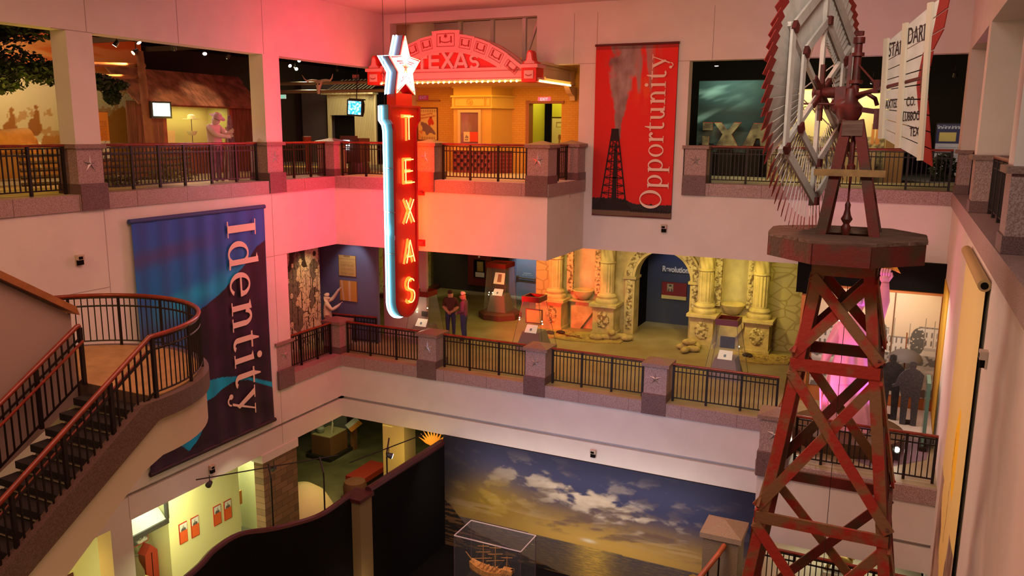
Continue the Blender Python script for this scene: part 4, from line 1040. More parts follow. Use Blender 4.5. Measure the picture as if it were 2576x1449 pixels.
    # pylons
    for x in (.36, 5.98):
        b = B(); b.box(x-.24, x+.24, y-.14, y+.42, 14.72, 15.14); py = b.build('pylon', RD, t)
        b = B(); b.box(x-.30, x+.30, y-.18, y+.45, 15.14, 15.24); b.build('pylon_cap', PK, py)
        prof = [(p_, q_-.17) for p_, q_ in [(-.26, 15.40), (-.22, 15.47), (-.13, 15.52), (-.10, 15.64), (-.09, 15.74), (-.04, 15.82), (.04, 15.82), (.09, 15.74), (.10, 15.64), (.13, 15.52), (.22, 15.47), (.26, 15.40)]]
        b = B(); b.prism([(x+a, c) for a, c in prof], onY(y+.2), 0, .3); b.build('finial', RD, py)
        b = B(); b.prism([(x+a*.7, 15.26+(c-15.23)*.8) for a, c in prof], onY(y-.1), 0, .02); b.build('finial_panel', PK, py)
        b = B(); b.box(x-.15, x+.15, y-.16, y-.14, 14.82, 15.06); b.build('swag_panel', mat('marquee_swag', (.7, .42, .36), .6), py)
        b = B(); b.strip([(x+.11*math.cos(q), 14.95+.06*math.sin(q)) for q in [PI+PI*k/8 for k in range(9)]], [(x+.09*math.cos(q), 14.95+.03*math.sin(q)) for q in [PI+PI*k/8 for k in range(9)]], onY(y-.16), 0, .01, False); b.build('swag', LN, py)
    # right side panel and bracket
    b = B(); b.box(6.1, 6.22, y+.3, 4.98, 14.78, 15.3); b.box(6.08, 6.30, y+.3, 4.98, 15.26, 15.34); b.box(6.2, 6.26, y+.5, 4.6, 14.86, 14.9); b.box(6.2, 6.26, y+.5, 4.6, 15.16, 15.2); b.box(6.2, 6.26, 4.5, 4.6, 14.9, 15.16); b.build('side_panel', CR, t)
    b = B(); b.prism([(4.3, 14.72), (4.98, 14.72), (4.98, 14.28), (4.86, 14.28), (4.80, 14.42), (4.55, 14.5), (4.42, 14.6)], onX(6.1), 0, .18); b.build('scroll_bracket', CR, t)
    b = B(); b.box(.36, 6.15, y+.05, 4.98, 14.76, 14.80); b.build('soffit', mat('marquee_soffit', (.7, .45, .2), .7), t)
    # bulbs
    BU = mat('bulb', (1, .8, .4), .3, emit=(1, .52, .12), es=26)
    b0 = B().ball((0, 0, 0), .030, 8, 6).build('bulb', BU, t, world=False)
    pts = [(.42+.197*i, y-.06, 14.755) for i in range(29)]+[(6.24, y+.1+.12*i, 14.755) for i in range(22)]
    for i, p in enumerate(pts):
        o = b0 if i == 0 else b0.copy()
        if i: COL.objects.link(o); o.parent = t
        o.location = Vector(p)-t.location
    B().box(.3, 6.25, y-.03, y+.02, 14.75, 14.80).build('lamp_strip', CR, t)
    light('AREA', (3.1, 3.4, 14.72), (3.1, 3.6, 12), 105, (1, .52, .05), 5.4, 2.6, name='marquee_light')
    light('AREA', (3.1, 1.4, 14.70), (3.1, 2.2, 16), 10, (1, .35, .2), 5.4, .2, name='marquee_light')
    light('POINT', (5.0, 6.5, 15), None, 60, (1, .9, .25), .3, name='lobby_light')
marquee()
# framing posts and braces in the tall opening above the marquee
for x in (2.7, 3.9, 5.05):
    b = B(); b.box(x-.06, x+.06, YW+.45, YW+.57, 15.5, 17.0)
    if x > 5: b.beam((x+.05, YW+.5, 15.55), (x+.5, YW+.5, 16.8), .08, .08)
    o = b.build('framing_post', WALL); tag(o, {2.7: 'thin white framing post left of the marquee keystone', 3.9: 'thin white framing post right of the marquee keystone', 5.05: 'white framing post with diagonal brace behind the right of the marquee'}[x], 'post')
b = B(); b.box(-.5, 8, 6.3, 6.45, 15.2, 17.2); struct('wall_attic', b, mat('attic_drywall', (.42, .24, .20), .8))
B().box(5.55, 5.9, 3.5, 3.9, 15.85, 15.95).build('attic_lamp', mat('lamp_white', (.8, .6, .55), .4)); tag(bpy.data.objects['attic_lamp'], 'small pale box lamp in the opening above the right of the marquee', 'lamp')
light('AREA', (3.2, 4.6, 17.1), (3.2, 6, 16), 70, (1, .5, .35), 5, 1, name='attic_light')
# ================================================================ FIGURES
def skinned(pts, edges, sub=2):
    """pts: name -> (x,y,z,r) ; returns an evaluated mesh (vertices, faces) grown around the skeleton"""
    me = bpy.data.meshes.new('skeleton'); names = list(pts); idx = {n: i for i, n in enumerate(names)}
    me.from_pydata([pts[n][:3] for n in names], [(idx[a], idx[b]) for a, b in edges], [])
    o = bpy.data.objects.new('skeleton', me); COL.objects.link(o)
    bm = bmesh.new(); bm.from_mesh(me); ly = bm.verts.layers.skin.verify()
    for i, v in enumerate(bm.verts):
        r = pts[names[i]][3]; v[ly].radius = (r, r) if not isinstance(r, tuple) else r; v[ly].use_root = (i == 0)
    bm.to_mesh(me); bm.free()
    m = o.modifiers.new('skin', 'SKIN'); m.use_smooth_shade = True
    m2 = o.modifiers.new('sub', 'SUBSURF'); m2.levels = sub; m2.render_levels = sub
    dg = bpy.context.evaluated_depsgraph_get(); ev = bpy.data.meshes.new_from_object(o.evaluated_get(dg))
    bpy.data.objects.remove(o); bpy.data.meshes.remove(me)
    return ev
def human(name, label, cat, loc, rz, pose, cols, H=1.75, hair=None, group=None, hat=None, hands=True, beard=None, apron=None, lean=0):
    """pose overrides joints of a standing body facing -y (metres, for a 1.75 m person); cols: dict shirt/pants/skin/shoes -> material; sleeve 'long'/'short'"""
    J = dict(pel=(0, 0, .95), sp=(0, .0, 1.12), ch=(0, .0, 1.32), nk=(0, .01, 1.47), hb=(0, -.01, 1.57), hd=(0, -.02, 1.66),
             ls=(.19, 0, 1.40), le=(.24, .03, 1.12), lw=(.24, -.06, .88), lh=(.24, -.09, .80), rs=(-.19, 0, 1.40), re=(-.24, .03, 1.12), rw=(-.24, -.06, .88), rh=(-.24, -.09, .80),
             lhip=(.10, 0, .90), lk=(.11, -.01, .50), la=(.11, .03, .09), lt=(.12, -.14, .035), rhip=(-.10, 0, .90), rk=(-.11, -.01, .50), ra=(-.11, .03, .09), rt=(-.12, -.14, .035))
    J.update({k: v for k, v in pose.items() if k != 'look'})
    Rr = dict(pel=.155, sp=.145, ch=.165, nk=.06, hb=.085, hd=.105, ls=.075, le=.052, lw=.036, lh=.04, rs=.075, re=.052, rw=.036, rh=.04, lhip=.105, lk=.07, la=.048, lt=.04, rhip=.105, rk=.07, ra=.048, rt=.04)
    Rr['pel'] = (.165, .125); Rr['sp'] = (.15, .12); Rr['ch'] = (.18, .125); Rr['hd'] = (.085, .10); Rr['hb'] = (.07, .085)
    E = [('pel', 'sp'), ('sp', 'ch'), ('ch', 'nk'), ('nk', 'hb'), ('hb', 'hd'), ('ch', 'ls'), ('ls', 'le'), ('le', 'lw'), ('lw', 'lh'), ('ch', 'rs'), ('rs', 're'), ('re', 'rw'), ('rw', 'rh'),
         ('pel', 'lhip'), ('lhip', 'lk'), ('lk', 'la'), ('la', 'lt'), ('pel', 'rhip'), ('rhip', 'rk'), ('rk', 'ra'), ('ra', 'rt')]
    Rr = {k: (r*1.16 if not isinstance(r, tuple) else (r[0]*1.16, r[1]*1.16)) for k, r in Rr.items()}; Rr['hd'] = (.125, .145); Rr['hb'] = (.10, .12)
    for k in ('le', 're', 'lw', 'rw'): Rr[k] *= 1.2
    P = {k: (*J[k], Rr[k]) for k in ['pel']+[k for k in J if k != 'pel']}
    # nose
    hd = Vector(J['hd']); hb = Vector(J['hb']); up = (hd-hb).normalized(); fw = Vector((0, -1, 0)); fw = (fw-up*fw.dot(up)).normalized()
    if 'look' in pose: fw = Vector(pose['look']).normalized(); fw = (fw-up*fw.dot(up)).normalized(); P.pop('look', None)
    P.pop('look', None)
    if hands:
        for s in ('l', 'r'):
            w_, h_ = Vector(J[s+'w']), Vector(J[s+'h']); d = (h_-w_).normalized(); sd = d.cross(Vector((0, 1, 0)) if abs(d.y) < .8 else Vector((1, 0, 0))).normalized(); cu = d.cross(sd)
            for k, (o, l) in enumerate(((-.03, .07), (-.01, .08), (.01, .075), (.03, .06))):
                a = h_+sd*o+d*.02; m = a+d*l*.6; e = m+d*l*.35+cu*.02
                P[s+'f%d' % k] = (*a, .011); P[s+'g%d' % k] = (*m, .010); P[s+'i%d' % k] = (*e, .008)
                E += [(s+'h', s+'f%d' % k), (s+'f%d' % k, s+'g%d' % k), (s+'g%d' % k, s+'i%d' % k)]
            a = h_-sd*.045-d*.01; e = a-sd*.015+d*.04; P[s+'t0'] = (*a, .013); P[s+'t1'] = (*e, .010); E += [(s+'h', s+'t0'), (s+'t0', s+'t1')]
    ev = skinned(P, E, 2)
    # face: pull vertices of the head into brow, nose, chin
    rt = up.cross(fw).normalized(); c0 = hd-up*.01
    for v in ev.vertices:
        d = v.co-c0; f, u_, r_ = d.dot(fw), d.dot(up), d.dot(rt)
        if d.length < .2 and f > .02:
            nose = math.exp(-((r_/.016)**2)-((u_+.025)/.03)**2)*.03; eye = -math.exp(-(((abs(r_)-.034)/.016)**2)-((u_-.005)/.014)**2)*.012; chin = math.exp(-((r_/.035)**2)-((u_+.10)/.025)**2)*.015
            v.co += fw*(nose+eye+chin)
    segs = dict(shirt=[('pel', 'sp'), ('sp', 'ch'), ('ch', 'ls'), ('ch', 'rs'), ('ls', 'le'), ('rs', 're')], skin=[('nk', 'hb'), ('hb', 'hd'), ('lw', 'lh'), ('rw', 'rh')],
                pants=[('lhip', 'lk'), ('lk', 'la'), ('rhip', 'rk'), ('rk', 'ra')], shoes=[('la', 'lt'), ('ra', 'rt')])
    segs['shirt' if cols.get('sleeve') != 'short' else 'skin'] += [('le', 'lw'), ('re', 'rw')]
    keys = list(segs); mats = [cols[k] for k in keys]
    RS = dict(pel=.15, sp=.15, ch=.13, lhip=.08, rhip=.08, hb=.09, nk=.05, la=.04, ra=.04)
    S = [(ki, Vector(J[a]), Vector(J[b]), RS.get(a, .04)) for ki, k in enumerate(keys) for a, b in segs[k]]
    mi = []
    for f in ev.polygons:
        c = f.center; best = None
        for ki, a, b, rs_ in S:
            ab = b-a; t = max(0, min(1, (c-a).dot(ab)/max(1e-9, ab.dot(ab)))); dd = (c-a-ab*t).length-rs_
            if best is None or dd < best[0]: best = (dd, ki)
        k = best[1]
        if keys[k] == 'shirt' and c.z < J['pel'][2]-.04 and abs(c.x-J['pel'][0]) < .2: k = keys.index('pants')
        if keys[k] == 'skin' and c.z < J['nk'][2]-.03 and c.z > J['sp'][2] and (c-Vector(J['nk'])).length < .2: k = keys.index('shirt')
        mi.append(k)
    ev.materials.clear()
    for m in mats: ev.materials.append(m)
    ev.polygons.foreach_set('material_index', mi); ev.polygons.foreach_set('use_smooth', [True]*len(ev.polygons)); ev.name = 'body'
    t = thing(name, label, cat, loc, group); s = H/1.75
    body = bpy.data.objects.new('body', ev); COL.objects.link(body); body.parent = t
    def dome(nm, m, z0, rx, ry, rz_, back=.0, cut=-.2):
        b = B(); vs = []; n, mm = 16, 8
        for j in range(mm+1):
            ph = (PI/2-cut)*j/mm if True else 0
            for i in range(n):
                q = 2*PI*i/n; loc_ = Vector((rx*math.sin(ph)*math.cos(q), ry*math.sin(ph)*math.sin(q)*(1 if math.sin(q) > 0 else .62)+back*(ph/1.7), rz_*math.cos(ph)))
                vs.append(hd+up*z0+rt*loc_.x-fw*loc_.y+up*loc_.z)
        b.add(vs, [(j*n+i, (j+1)*n+i, (j+1)*n+(i+1) % n, j*n+(i+1) % n) for j in range(mm) for i in range(n)])
        return b.build(nm, m, t, smooth=True, world=False)
    if hair: dome('hair', hair, .015, .098, .112, .105, .03, -.15)
    if hat:
        b = B(); c = hd+up*.015
        M3 = lambda r, z, q: c+rt*(r*math.cos(q))+fw*(r*1.1*math.sin(q))+up*z
        prof = [(.20, 0), (.17, .0), (.105, .01), (.10, .09), (.07, .12), (.0, .10)]; vs = []; n = 20
        for r, z in prof:
            for i in range(n): q = 2*PI*i/n; vs.append(M3(r, z+(.03*abs(math.cos(q)) if r > .15 else 0), q))
        b.add(vs, [(j*n+i, (j+1)*n+i, (j+1)*n+(i+1) % n, j*n+(i+1) % n) for j in range(len(prof)-1) for i in range(n)])
        b.build('hat', hat, t, smooth=True, world=False)
    if apron:
        b = B(); vs = []; 
        for j in range(9):
            for i in range(9): a = (i-4)/4*1.1; z = 1.12-j*.075; rr = .15+.012*j; vs.append((rr*math.sin(a), -(rr-.01)*math.cos(a)-.005, z))
        b.add(vs, [(j*9+i, j*9+i+1, (j+1)*9+i+1, (j+1)*9+i) for j in range(8) for i in range(8)]); b.build('apron', apron, t, smooth=True, world=False)
    t.scale = (s, s, s); t.rotation_euler = (0, 0, rz)
    return t
# ================================================================ UPPER LEFT GALLERIES
def leafcloud(name, centers, n, size, m, parent, seed=1):
    random.seed(seed); b = B()
    for k in range(n):
        cx, cy, cz, rx, ry, rz = random.choice(centers)
        while True:
            p = Vector((random.uniform(-1, 1), random.uniform(-1, 1), random.uniform(-1, 1)))
            if p.length < 1: break
        p = Vector((cx+p.x*rx, cy+p.y*ry, cz+p.z*rz)); a = Vector((random.uniform(-1, 1), random.uniform(-1, 1), random.uniform(-.6, .6))).normalized(); c = a.orthogonal().normalized(); s = size*random.uniform(.6, 1.3)
        q = a.cross(c)
        c = (c*math.cos(k)+q*math.sin(k)).normalized()
        b.add([p-a*s, p-a*s*.3+c*s*.35, p+a*s*.3+c*s*.5, p+a*s, p+a*s*.2-c*s*.45, p-a*s*.4-c*s*.3], [(0, 1, 2, 3, 4, 5)])
    return b.build(name, m, parent, fix=False)
# long painted backdrop with riders
def prairie(u, v):
    y = -9+7.5*u; z = 11.8+4.2*v
    c = mix((.66, .54, .30), (.72, .62, .40), sm(.3, .7, v)); n = fbm(u*22, v*12, 4)
    if z > 14.75+.15*nz(u*5, 2): c = mix((.55, .12, .02), (.62, .25, .08), sm(.2, .6, fbm(u*4, v*16, 3)+.4))
    if z < 13.0+.55*fbm(u*9, 1, 4)+(.9*sm(-3.6, -2.6, y)): c = mix((.42, .13, .01), (.5, .26, .05), n*.5+.5)
    if z < 13.6+.5*n+.9*sm(-3.4, -2.6, y) and n > .1: c = mix(c, (.45, .18, .03), .7)
    for yy, zz in ((-5.35, 13.3), (-4.3, 13.25), (-6.1, 13.2)):
        if ((y-yy)/.09)**2+((z-zz-.25)/.22)**2 < 1 or ((y-yy)/.06)**2+((z-zz-.52)/.07)**2 < 1 or ((y-yy+.1)/.22)**2+((z-zz+.05)/.25)**2 < 1: c = (.34, .12, .02)
    return c
t = thing('prairie_backdrop', 'cream and rust painted prairie backdrop with riders, behind the longhorn and oak', 'backdrop', (-6.5, -5.2, F3))
picture('painting', lambda a, b, d: (-6.5+d, a, b), 0, -9, -1.5, F3, 16.0, 160, 110, prairie, t)
B().box(-6.6, -6.52, -9, -1.5, F3, 16.0).build('panel', DARK, t)
# longhorn (rump towards the column)
def bull(name, label, m, loc, rz, sc=1, headcut=False):
    t = thing(name, label, 'cow', loc)
    P = dict(a=(0, 0, 1.12, (.30, .34)), b=(-.45, 0, 1.10, (.31, .36)), c=(-.95, 0, 1.12, (.29, .36)), c2=(-1.2, 0, 1.22, (.2, .25)), n=(-1.45, 0, 1.32, (.14, .18)), h=(-1.68, 0, 1.36, (.12, .13)), mz=(-1.92, 0, 1.18, (.075, .08)),
             r=(.32, 0, 1.16, (.24, .27)), t0=(.5, 0, 1.2, .05), t1=(.58, 0, .95, .03), t2=(.56, 0, .6, .035))
    E = [('a', 'b'), ('b', 'c'), ('c', 'c2'), ('c2', 'n'), ('n', 'h'), ('h', 'mz'), ('a', 'r'), ('r', 't0'), ('t0', 't1'), ('t1', 't2')]
    for s in (-1, 1):
        q = 'L' if s > 0 else 'R'
        P.update({q+'h1': (.30, s*.17, .95, .14), q+'h2': (.22, s*.18, .68, .085), q+'h3': (.40, s*.18, .42, .055), q+'h4': (.36, s*.18, .10, .045), q+'h5': (.30, s*.18, .04, .05),
                  q+'f1': (-.92, s*.15, .88, .12), q+'f2': (-.94, s*.15, .52, .065), q+'f3': (-.92, s*.15, .12, .045), q+'f4': (-.97, s*.15, .04, .05)})
        E += [('r', q+'h1'), (q+'h1', q+'h2'), (q+'h2', q+'h3'), (q+'h3', q+'h4'), (q+'h4', q+'h5'), ('c', q+'f1'), (q+'f1', q+'f2'), (q+'f2', q+'f3'), (q+'f3', q+'f4')]
    ev = skinned(P, E, 2); ev.materials.clear(); ev.materials.append(m); ev.polygons.foreach_set('use_smooth', [True]*len(ev.polygons)); ev.name = 'body'
    o = bpy.data.objects.new('body', ev); COL.objects.link(o); o.parent = t
    HN = mat('horn', (.6, .5, .35), .4)
    for s in (-1, 1):
        b = B(); b.tube([(-1.66, s*.1, 1.46), (-1.66, s*.3, 1.5), (-1.68, s*.52, 1.56), (-1.72, s*.66, 1.74)], .04, 8, rad=[.04, .034, .022, .008]); b.build('horn', HN, t, smooth=True, world=False)
        b = B(); b.ball((-1.6, s*.18, 1.4), .09, 10, 6, (.4, 1, .5)); b.build('ear', m, t, smooth=True, world=False)
    t.scale = (sc, sc, sc); t.rotation_euler = (0, 0, rz); return t
COW = mat('tan_hide', (.62, .30, .06), .7, var=.1, scale=5)
bull('longhorn_steer', 'orange-lit tan longhorn with its rump toward the leftmost white column', COW, (-3.6, -7.98, F3+.0), PI/2, .98)
bull('pale_cow', 'pale cow standing behind the orange-lit longhorn, half hidden by the column', mat('pale_hide', (.50, .46, .26), .7, var=.1, scale=5), (-5.2, -6.75, F3), PI/2*.8, .85)
t = thing('oak_tree', 'dark-leaved oak tree with rough trunk at the far left of the upper gallery', 'tree', (-3.2, -9.3, F3))
BARK = mat('bark', (.06, .035, .02), .9, bump=.8, bscale=9)
B().tube([(-3.2, -9.4, F3), (-3.2, -9.3, 13.4), (-3.1, -9.3, 14.6), (-2.8, -9.0, 15.6)], .3, 10, rad=[.42, .32, .26, .16]).build('trunk', BARK, t, smooth=True)
for pts in ([(-3.1, -9.3, 14.4), (-2.9, -8.4, 14.7), (-2.8, -7.6, 14.65), (-2.6, -6.6, 14.5), (-2.5, -5.9, 14.3)], [(-3.0, -9.2, 15.0), (-2.8, -8.2, 15.5), (-2.6, -7.6, 15.6)]):
    B().tube(pts, .07, 8, rad=[.1-.016*i for i in range(len(pts))]).build('branch', BARK, t, smooth=True)
leafcloud('foliage', [(-2.8, -8.9, 15.1, .8, .6, .8), (-2.7, -8.2, 14.7, .7, .55, .35), (-2.6, -8.8, 14.4, .6, .5, .4), (-2.6, -7.7, 14.55, .6, .5, .3), (-2.5, -8.3, 15.5, .7, .7, .3), (-2.5, -6.3, 14.4, .3, .35, .22), (-2.5, -6.0, 14.05, .2, .2, .2), (-2.4, -5.9, 14.35, .2, .3, .12)], 4200, .075, mat('oak_leaf', (.018, .035, .012), .7), t)
def infopanel(u, v):
    if v > .42: return (.75, .25, .02) if not (.15 < u < .85 and v < .85 and int(v*60) % 2 and fbm(u*40, v*60, 2) > -.2) else (.45, .12, .01)
    c = (.7, .66, .55)
    if fbm(u*5, v*8, 3)+.6-abs(u-.5)*2-v > .25: c = (.12, .12, .11)
    return c
t = thing('information_panel', 'narrow upright information panel, orange above and white below, beside the column', 'panel', (-4, -5.2, F3))
picture('print', lambda a, b, d: (-4+d, a, b), .03, -5.38, -5.0, 12.3, 13.68, 24, 60, infopanel, t); B().box(-4.02, -3.98, -5.4, -4.98, F3, 13.7).build('board', mat('panel_edge', (.3, .1, .03)), t)
LOG = mat('peeled_log', (.26, .08, .04), .7, bump=.4, bscale=6, var=.2, scale=4)
t = thing('log_post', 'leaning peeled log post with two crossbars carrying a small television', 'post', (-3, -4.45, F3))
B().cyl((-3, -4.42, F3), (-3, -4.6, 15.35), .13, .10, 12).build('pole', LOG, t, smooth=True)
for z in (14.98, 14.67): B().cyl((-3.15, -6.3, z-.1), (-3.12, -4.35, z), .065, .06, 10).build('crossbar', LOG, t, smooth=True)
def tv(loc, label, paint, rz=0, w=.52, h=.38, rod=None, tilt=0):
    x, y, z = loc; t = thing('television', label, 'television', loc)
    b = B(); b.box(-w/2-.05, w/2+.05, -.03, .06, -h/2-.06, h/2+.05); b.add([(-w/2-.05, .06, -h/2-.06), (w/2+.05, .06, -h/2-.06), (w/2+.05, .06, h/2+.05), (-w/2-.05, .06, h/2+.05), (-w/3, .42, -h/4), (w/3, .42, -h/4), (w/3, .42, h/3), (-w/3, .42, h/3)], [(0,1,5,4),(1,2,6,5),(2,3,7,6),(3,0,4,7),(4,5,6,7)])
    b.build('case', mat('tv_case', (.02, .018, .02), .4), t, world=False)
    o = picture('screen', lambda a, b, d: (a, -.032-d, b), 0, -w/2, w/2, -h/2, h/2, 30, 24, paint, t, m=vcmat('lit_screen', .3, 2.6), world=False); 
    if rod: B().cyl((0, .1, h/2), (0, .1, rod), .018, n=8).build('hanging_rod', IRON, t, world=False); B().box(-w/2, w/2, .0, .3, h/2+.05, h/2+.09).build('yoke', IRON, t, world=False)
    t.rotation_euler = (0, tilt, rz); return t
tv((-2.75, -4.22, 13.77), 'small television with a pale cyan screen on the leaning log post', lambda u, v: mix((.55, .95, 1), (.9, 1, 1), sm(.3, .8, v+.2*nz(u*5, v*9))), PI/2-.25, .50, .36)
# log cabin with shingle roof and lit case
t = thing('cabin_front', 'board cabin front with shingled roof around the lit display window, upper left gallery', 'cabin', (-4.5, -1.4, F3))
PLK = mat('cabin_planks', (.17, .07, .04), .8, var=.3, scale=3, stretch=(1, 6, .4)); 
b = B()
for i in range(32):
    ya = -3.95+i*.165; z1 = 14.05
    if -2.6 < ya+.08 < .2:
        b.box(-4.5, -4.46, ya, ya+.155, F3, 12.72); b.box(-4.5, -4.46, ya, ya+.155, 13.95, z1)
    else: b.box(-4.5, -4.46, ya, ya+.155, F3, z1)
b.build('plank_wall', PLK, t)
b = B()
for y in (-2.62, .18): b.box(-4.5, -4.40, y-.06, y+.06, 12.6, 14.0)
b.box(-4.5, -4.40, -2.6, .2, 13.93, 14.02); b.box(-4.5, -4.36, -2.7, .3, 12.62, 12.74); b.build('window_frame', LOG, t)
random.seed(5)
b = B()
for r in range(8):
    z = 14.0+r*.13; x = -4.15-r*.16; y = -3.9+random.uniform(0, .1)
    while y < 1.5:
        w_ = random.uniform(.14, .26); b.add([(x+.07, y, z-.03), (x+.07, y+w_-.012, z-.03), (x-.14, y+w_-.012, z+.17), (x-.14, y, z+.17), (x+.05, y, z-.06), (x+.05, y+w_-.012, z-.06), (x-.16, y+w_-.012, z+.15), (x-.16, y, z+.15)], [(0,1,2,3),(7,6,5,4),(0,4,5,1),(1,5,6,2),(2,6,7,3),(3,7,4,0)]); y += w_
b.build('shingles', mat('wood_shingles', (.22, .085, .05), .85, var=.35, scale=3, detail=1), t)
b = B(); b.box(-5.6, -4.5, -2.7, .3, 12.6, 12.66); b.box(-5.6, -5.55, -2.7, .3, 12.66, 14); b.box(-5.6, -4.5, -2.7, -2.66, 12.66, 14); b.box(-5.6, -4.5, .26, .3, 12.66, 14); b.box(-5.6, -4.5, -2.7, .3, 13.98, 14.02)
b.build('case_lining', mat('case_olive', (.50, .46, .16), .8), t); B().box(-4.44, -4.43, -2.55, .12, 12.75, 13.92).build('pane', GLASS, t)
light('AREA', (-5.0, -1.2, 13.93), (-5.1, -1.2, 12), 26, (1, .85, .35), 2.4, .5, name='case_light')
t = thing('hat_on_stand', 'pale wide-brimmed hat on a thin stand inside the cabin display window', 'hat', (-5.0, -1.0, 12.66))
B().cyl((-5, -1.0, 12.66), (-5, -1.0, 13.55), .012, n=8).build('stand', IRON, t)
b = B(); b.lathe([(.28, 0), (.27, .02), (.13, .02), (.12, .13), (.06, .16), (0, .15)], (-5, -1.0, 13.55), 20); b.lathe([(.1, -.52), (.16, -.42), (.16, -.38), (0, -.38)], (-5, -1.0, 13.55), 16); b.build('crown', mat('felt_hat', (.6, .55, .4), .7), t, smooth=True)
for y, z, w_, h, c, lab in ((-2.35, 13.1, .26, .34, (.7, .68, .6), 'white picture card at the left inside the cabin display window'), (-1.75, 12.95, .36, .46, (.8, .6, .25), 'cream text card beside the hat inside the cabin display window')):
    o = B().box(-5.2, -5.17, y-w_/2, y+w_/2, z-h/2, z+h/2).build('text_card', mat('card_%d' % int(c[1]*100), c, .6)); tag(o, lab, 'card')
# herder figure at the rail
PINKP = mat('plaster_shirt', (.72, .50, .48), .7); PD = mat('figure_trousers', (.24, .14, .16), .8, var=.3, scale=9)
hat_m = mat('figure_hat', (.55, .36, .36), .7)
human('herder_figure', 'life-size herder figure in hat and pale shirt gripping a wooden post, lit pink', 'figure', (-.95, -4.05, F3), PI/2+.1,
      dict(hd=(.0, -.1, 1.64), hb=(0, -.06, 1.56), nk=(0, 0, 1.46), le=(.2, -.22, 1.22), lw=(.12, -.42, 1.28), lh=(.10, -.48, 1.32), re=(-.2, -.2, 1.2), rw=(-.02, -.40, 1.16), rh=(.02, -.46, 1.18)),
      dict(shirt=PINKP, pants=PD, skin=PINKP, shoes=PD), 1.86, hat=hat_m)
t = thing('cedar_post', 'gnarled upright cedar post held by the herder figure', 'post', (-.95, -3.42, F3))
B().tube([(-.95, -3.42, F3), (-.93, -3.44, 12.6), (-.96, -3.46, 13.2), (-.94, -3.47, 13.62)], .1, 9, rad=[.15, .12, .10, .05]).build('trunk', mat('cedar', (.25, .12, .13), .9, bump=.9, bscale=14, var=.3, scale=10), t, smooth=True)
for i, (y, x, h, tl) in enumerate(((-3.1, -1.3, 1.35, .1), (-2.98, -1.25, 1.2, -.08), (-3.2, -1.5, 1.5, .15), (-3.22, -1.1, 1.62, -.04))):
    o = B().tube([(x, y, F3), (x+.03, y+tl*.5, F3+h*.5), (x, y+tl, F3+h)], .035, 7, rad=[.05, .04, .025]).build('wooden_stake', mat('cedar', (0, 0, 0)), smooth=True); tag(o, ['slanting stake of the bundle right of the herder figure', 'shortest stake of the bundle right of the herder figure', 'tall stake leaning right in the bundle beside the herder', 'straight stake nearest the herder figure'][i], 'stake')
# split-rail fence behind the railing
t = thing('rail_fence', 'dark stacked split-rail fence behind the upper left railing', 'fence', (-2.2, -6, F3)); random.seed(9)
for sg in range(4):
    ya = -8.6+sg*1.25; x0, x1 = (-2.0, -2.5) if sg % 2 else (-2.5, -2.0)
    for k in range(5): B().tube([(x0, ya-.1, F3+.1+k*.17), (x1, ya+1.35, F3+.12+k*.17)], .05, 6, rad=[.055, .045]).build('rail', mat('weathered_rail', (.10, .06, .04), .9, var=.3, scale=5), t, smooth=True)
leafcloud('brush', [(-1.6, -5.0, F3+.2, .4, .8, .25), (-1.4, -6.9, F3+.15, .3, .6, .2)], 500, .06, mat('dry_brush', (.13, .10, .04), .8), None, 4); o = bpy.data.objects['brush']; tag(o, 'low dry brush on the floor by the split-rail fence', 'brush', kind='stuff')
# theatre spotlights
SPK = mat('spot_housing', (.03, .03, .03), .4); 
def spot(loc, aim, label, e=60, en=0, col=(1, .9, .75), group='gallery track spotlights', r=.07, angle=50):
    t = thing('spotlight', label, 'spotlight', loc, group); p = Vector(loc); d = (Vector(aim)-p).normalized()
    b = B(); b.cyl(p-d*.16, p, r*.7, r, 12); b.cyl(p-d*.1+Vector((0, 0, .0)), p-d*.1+Vector((0, 0, .22)), .012, n=6); b.build('housing', SPK, t, smooth=True)
    B().cyl(p-d*.02, p+d*.008, r*.85, r*.85, 12).build('lens', mat('spot_lens_%d_%d' % (e, int(col[2]*10)), col, .3, emit=col, es=e), t)
    if en: light('SPOT', p+d*.05, aim, en, col, .05, angle=angle, name='spot_beam')
    return t
spot((-3, -5.39, 15.42), (-5, -7, 12), 'small spotlight at the left end of the row over the leaning log post', 8)
spot((-3, -4.59, 15.57), (-1.2, -4.3, 13), 'bright double-beam spotlight directly above the leaning log post', 60, 260, (1, .75, .7))
spot((-3, -4.81, 15.28), (-3.8, -8, 13), 'low bright spotlight just left of the leaning log post top', 30, 520, (1, .48, .10), angle=60)
spot((-3, -3.39, 15.50), (-4.5, -2, 13.2), 'black hanging can spotlight in the middle of the row above the cabin', 14, 120, (1, .7, .3), r=.09)
spot((-3, -2.21, 15.48), (-1, -3.8, 12.6), 'pink-tinged spotlight above the herder figure', 20, 160, (1, .45, .5))
spot((-3, -1.29, 15.44), (-4.5, -1.0, 14.2), 'bright spotlight at the right end of the row above the cabin roof', 60, 140, (1, .7, .35))
for i in range(4):
    o = B().box(-8.8, -.6, -9+i*2.6, -8.9+i*2.6, 15.75, 15.9).build('ceiling_pipe', mat('dark_pipe', (.09, .06, .045), .6)); tag(o, 'dark conduit under the ceiling of the upper left galleries', 'pipe', 'ceiling conduits')
light('AREA', (-4.2, -6.8, 15.6), (-6.5, -5.2, 13.4), 120, (1, .72, .38), 1.5, 3, name='backdrop_wash')
light('AREA', (-1.0, -5, 12.0), (-3, -5, 12.1), 12, (1, .6, .1), .2, 5, name='footlight')
light('POINT', (-1.6, -9.0, 13.6), None, 60, (1, .62, .06), .3, name='column_glow')
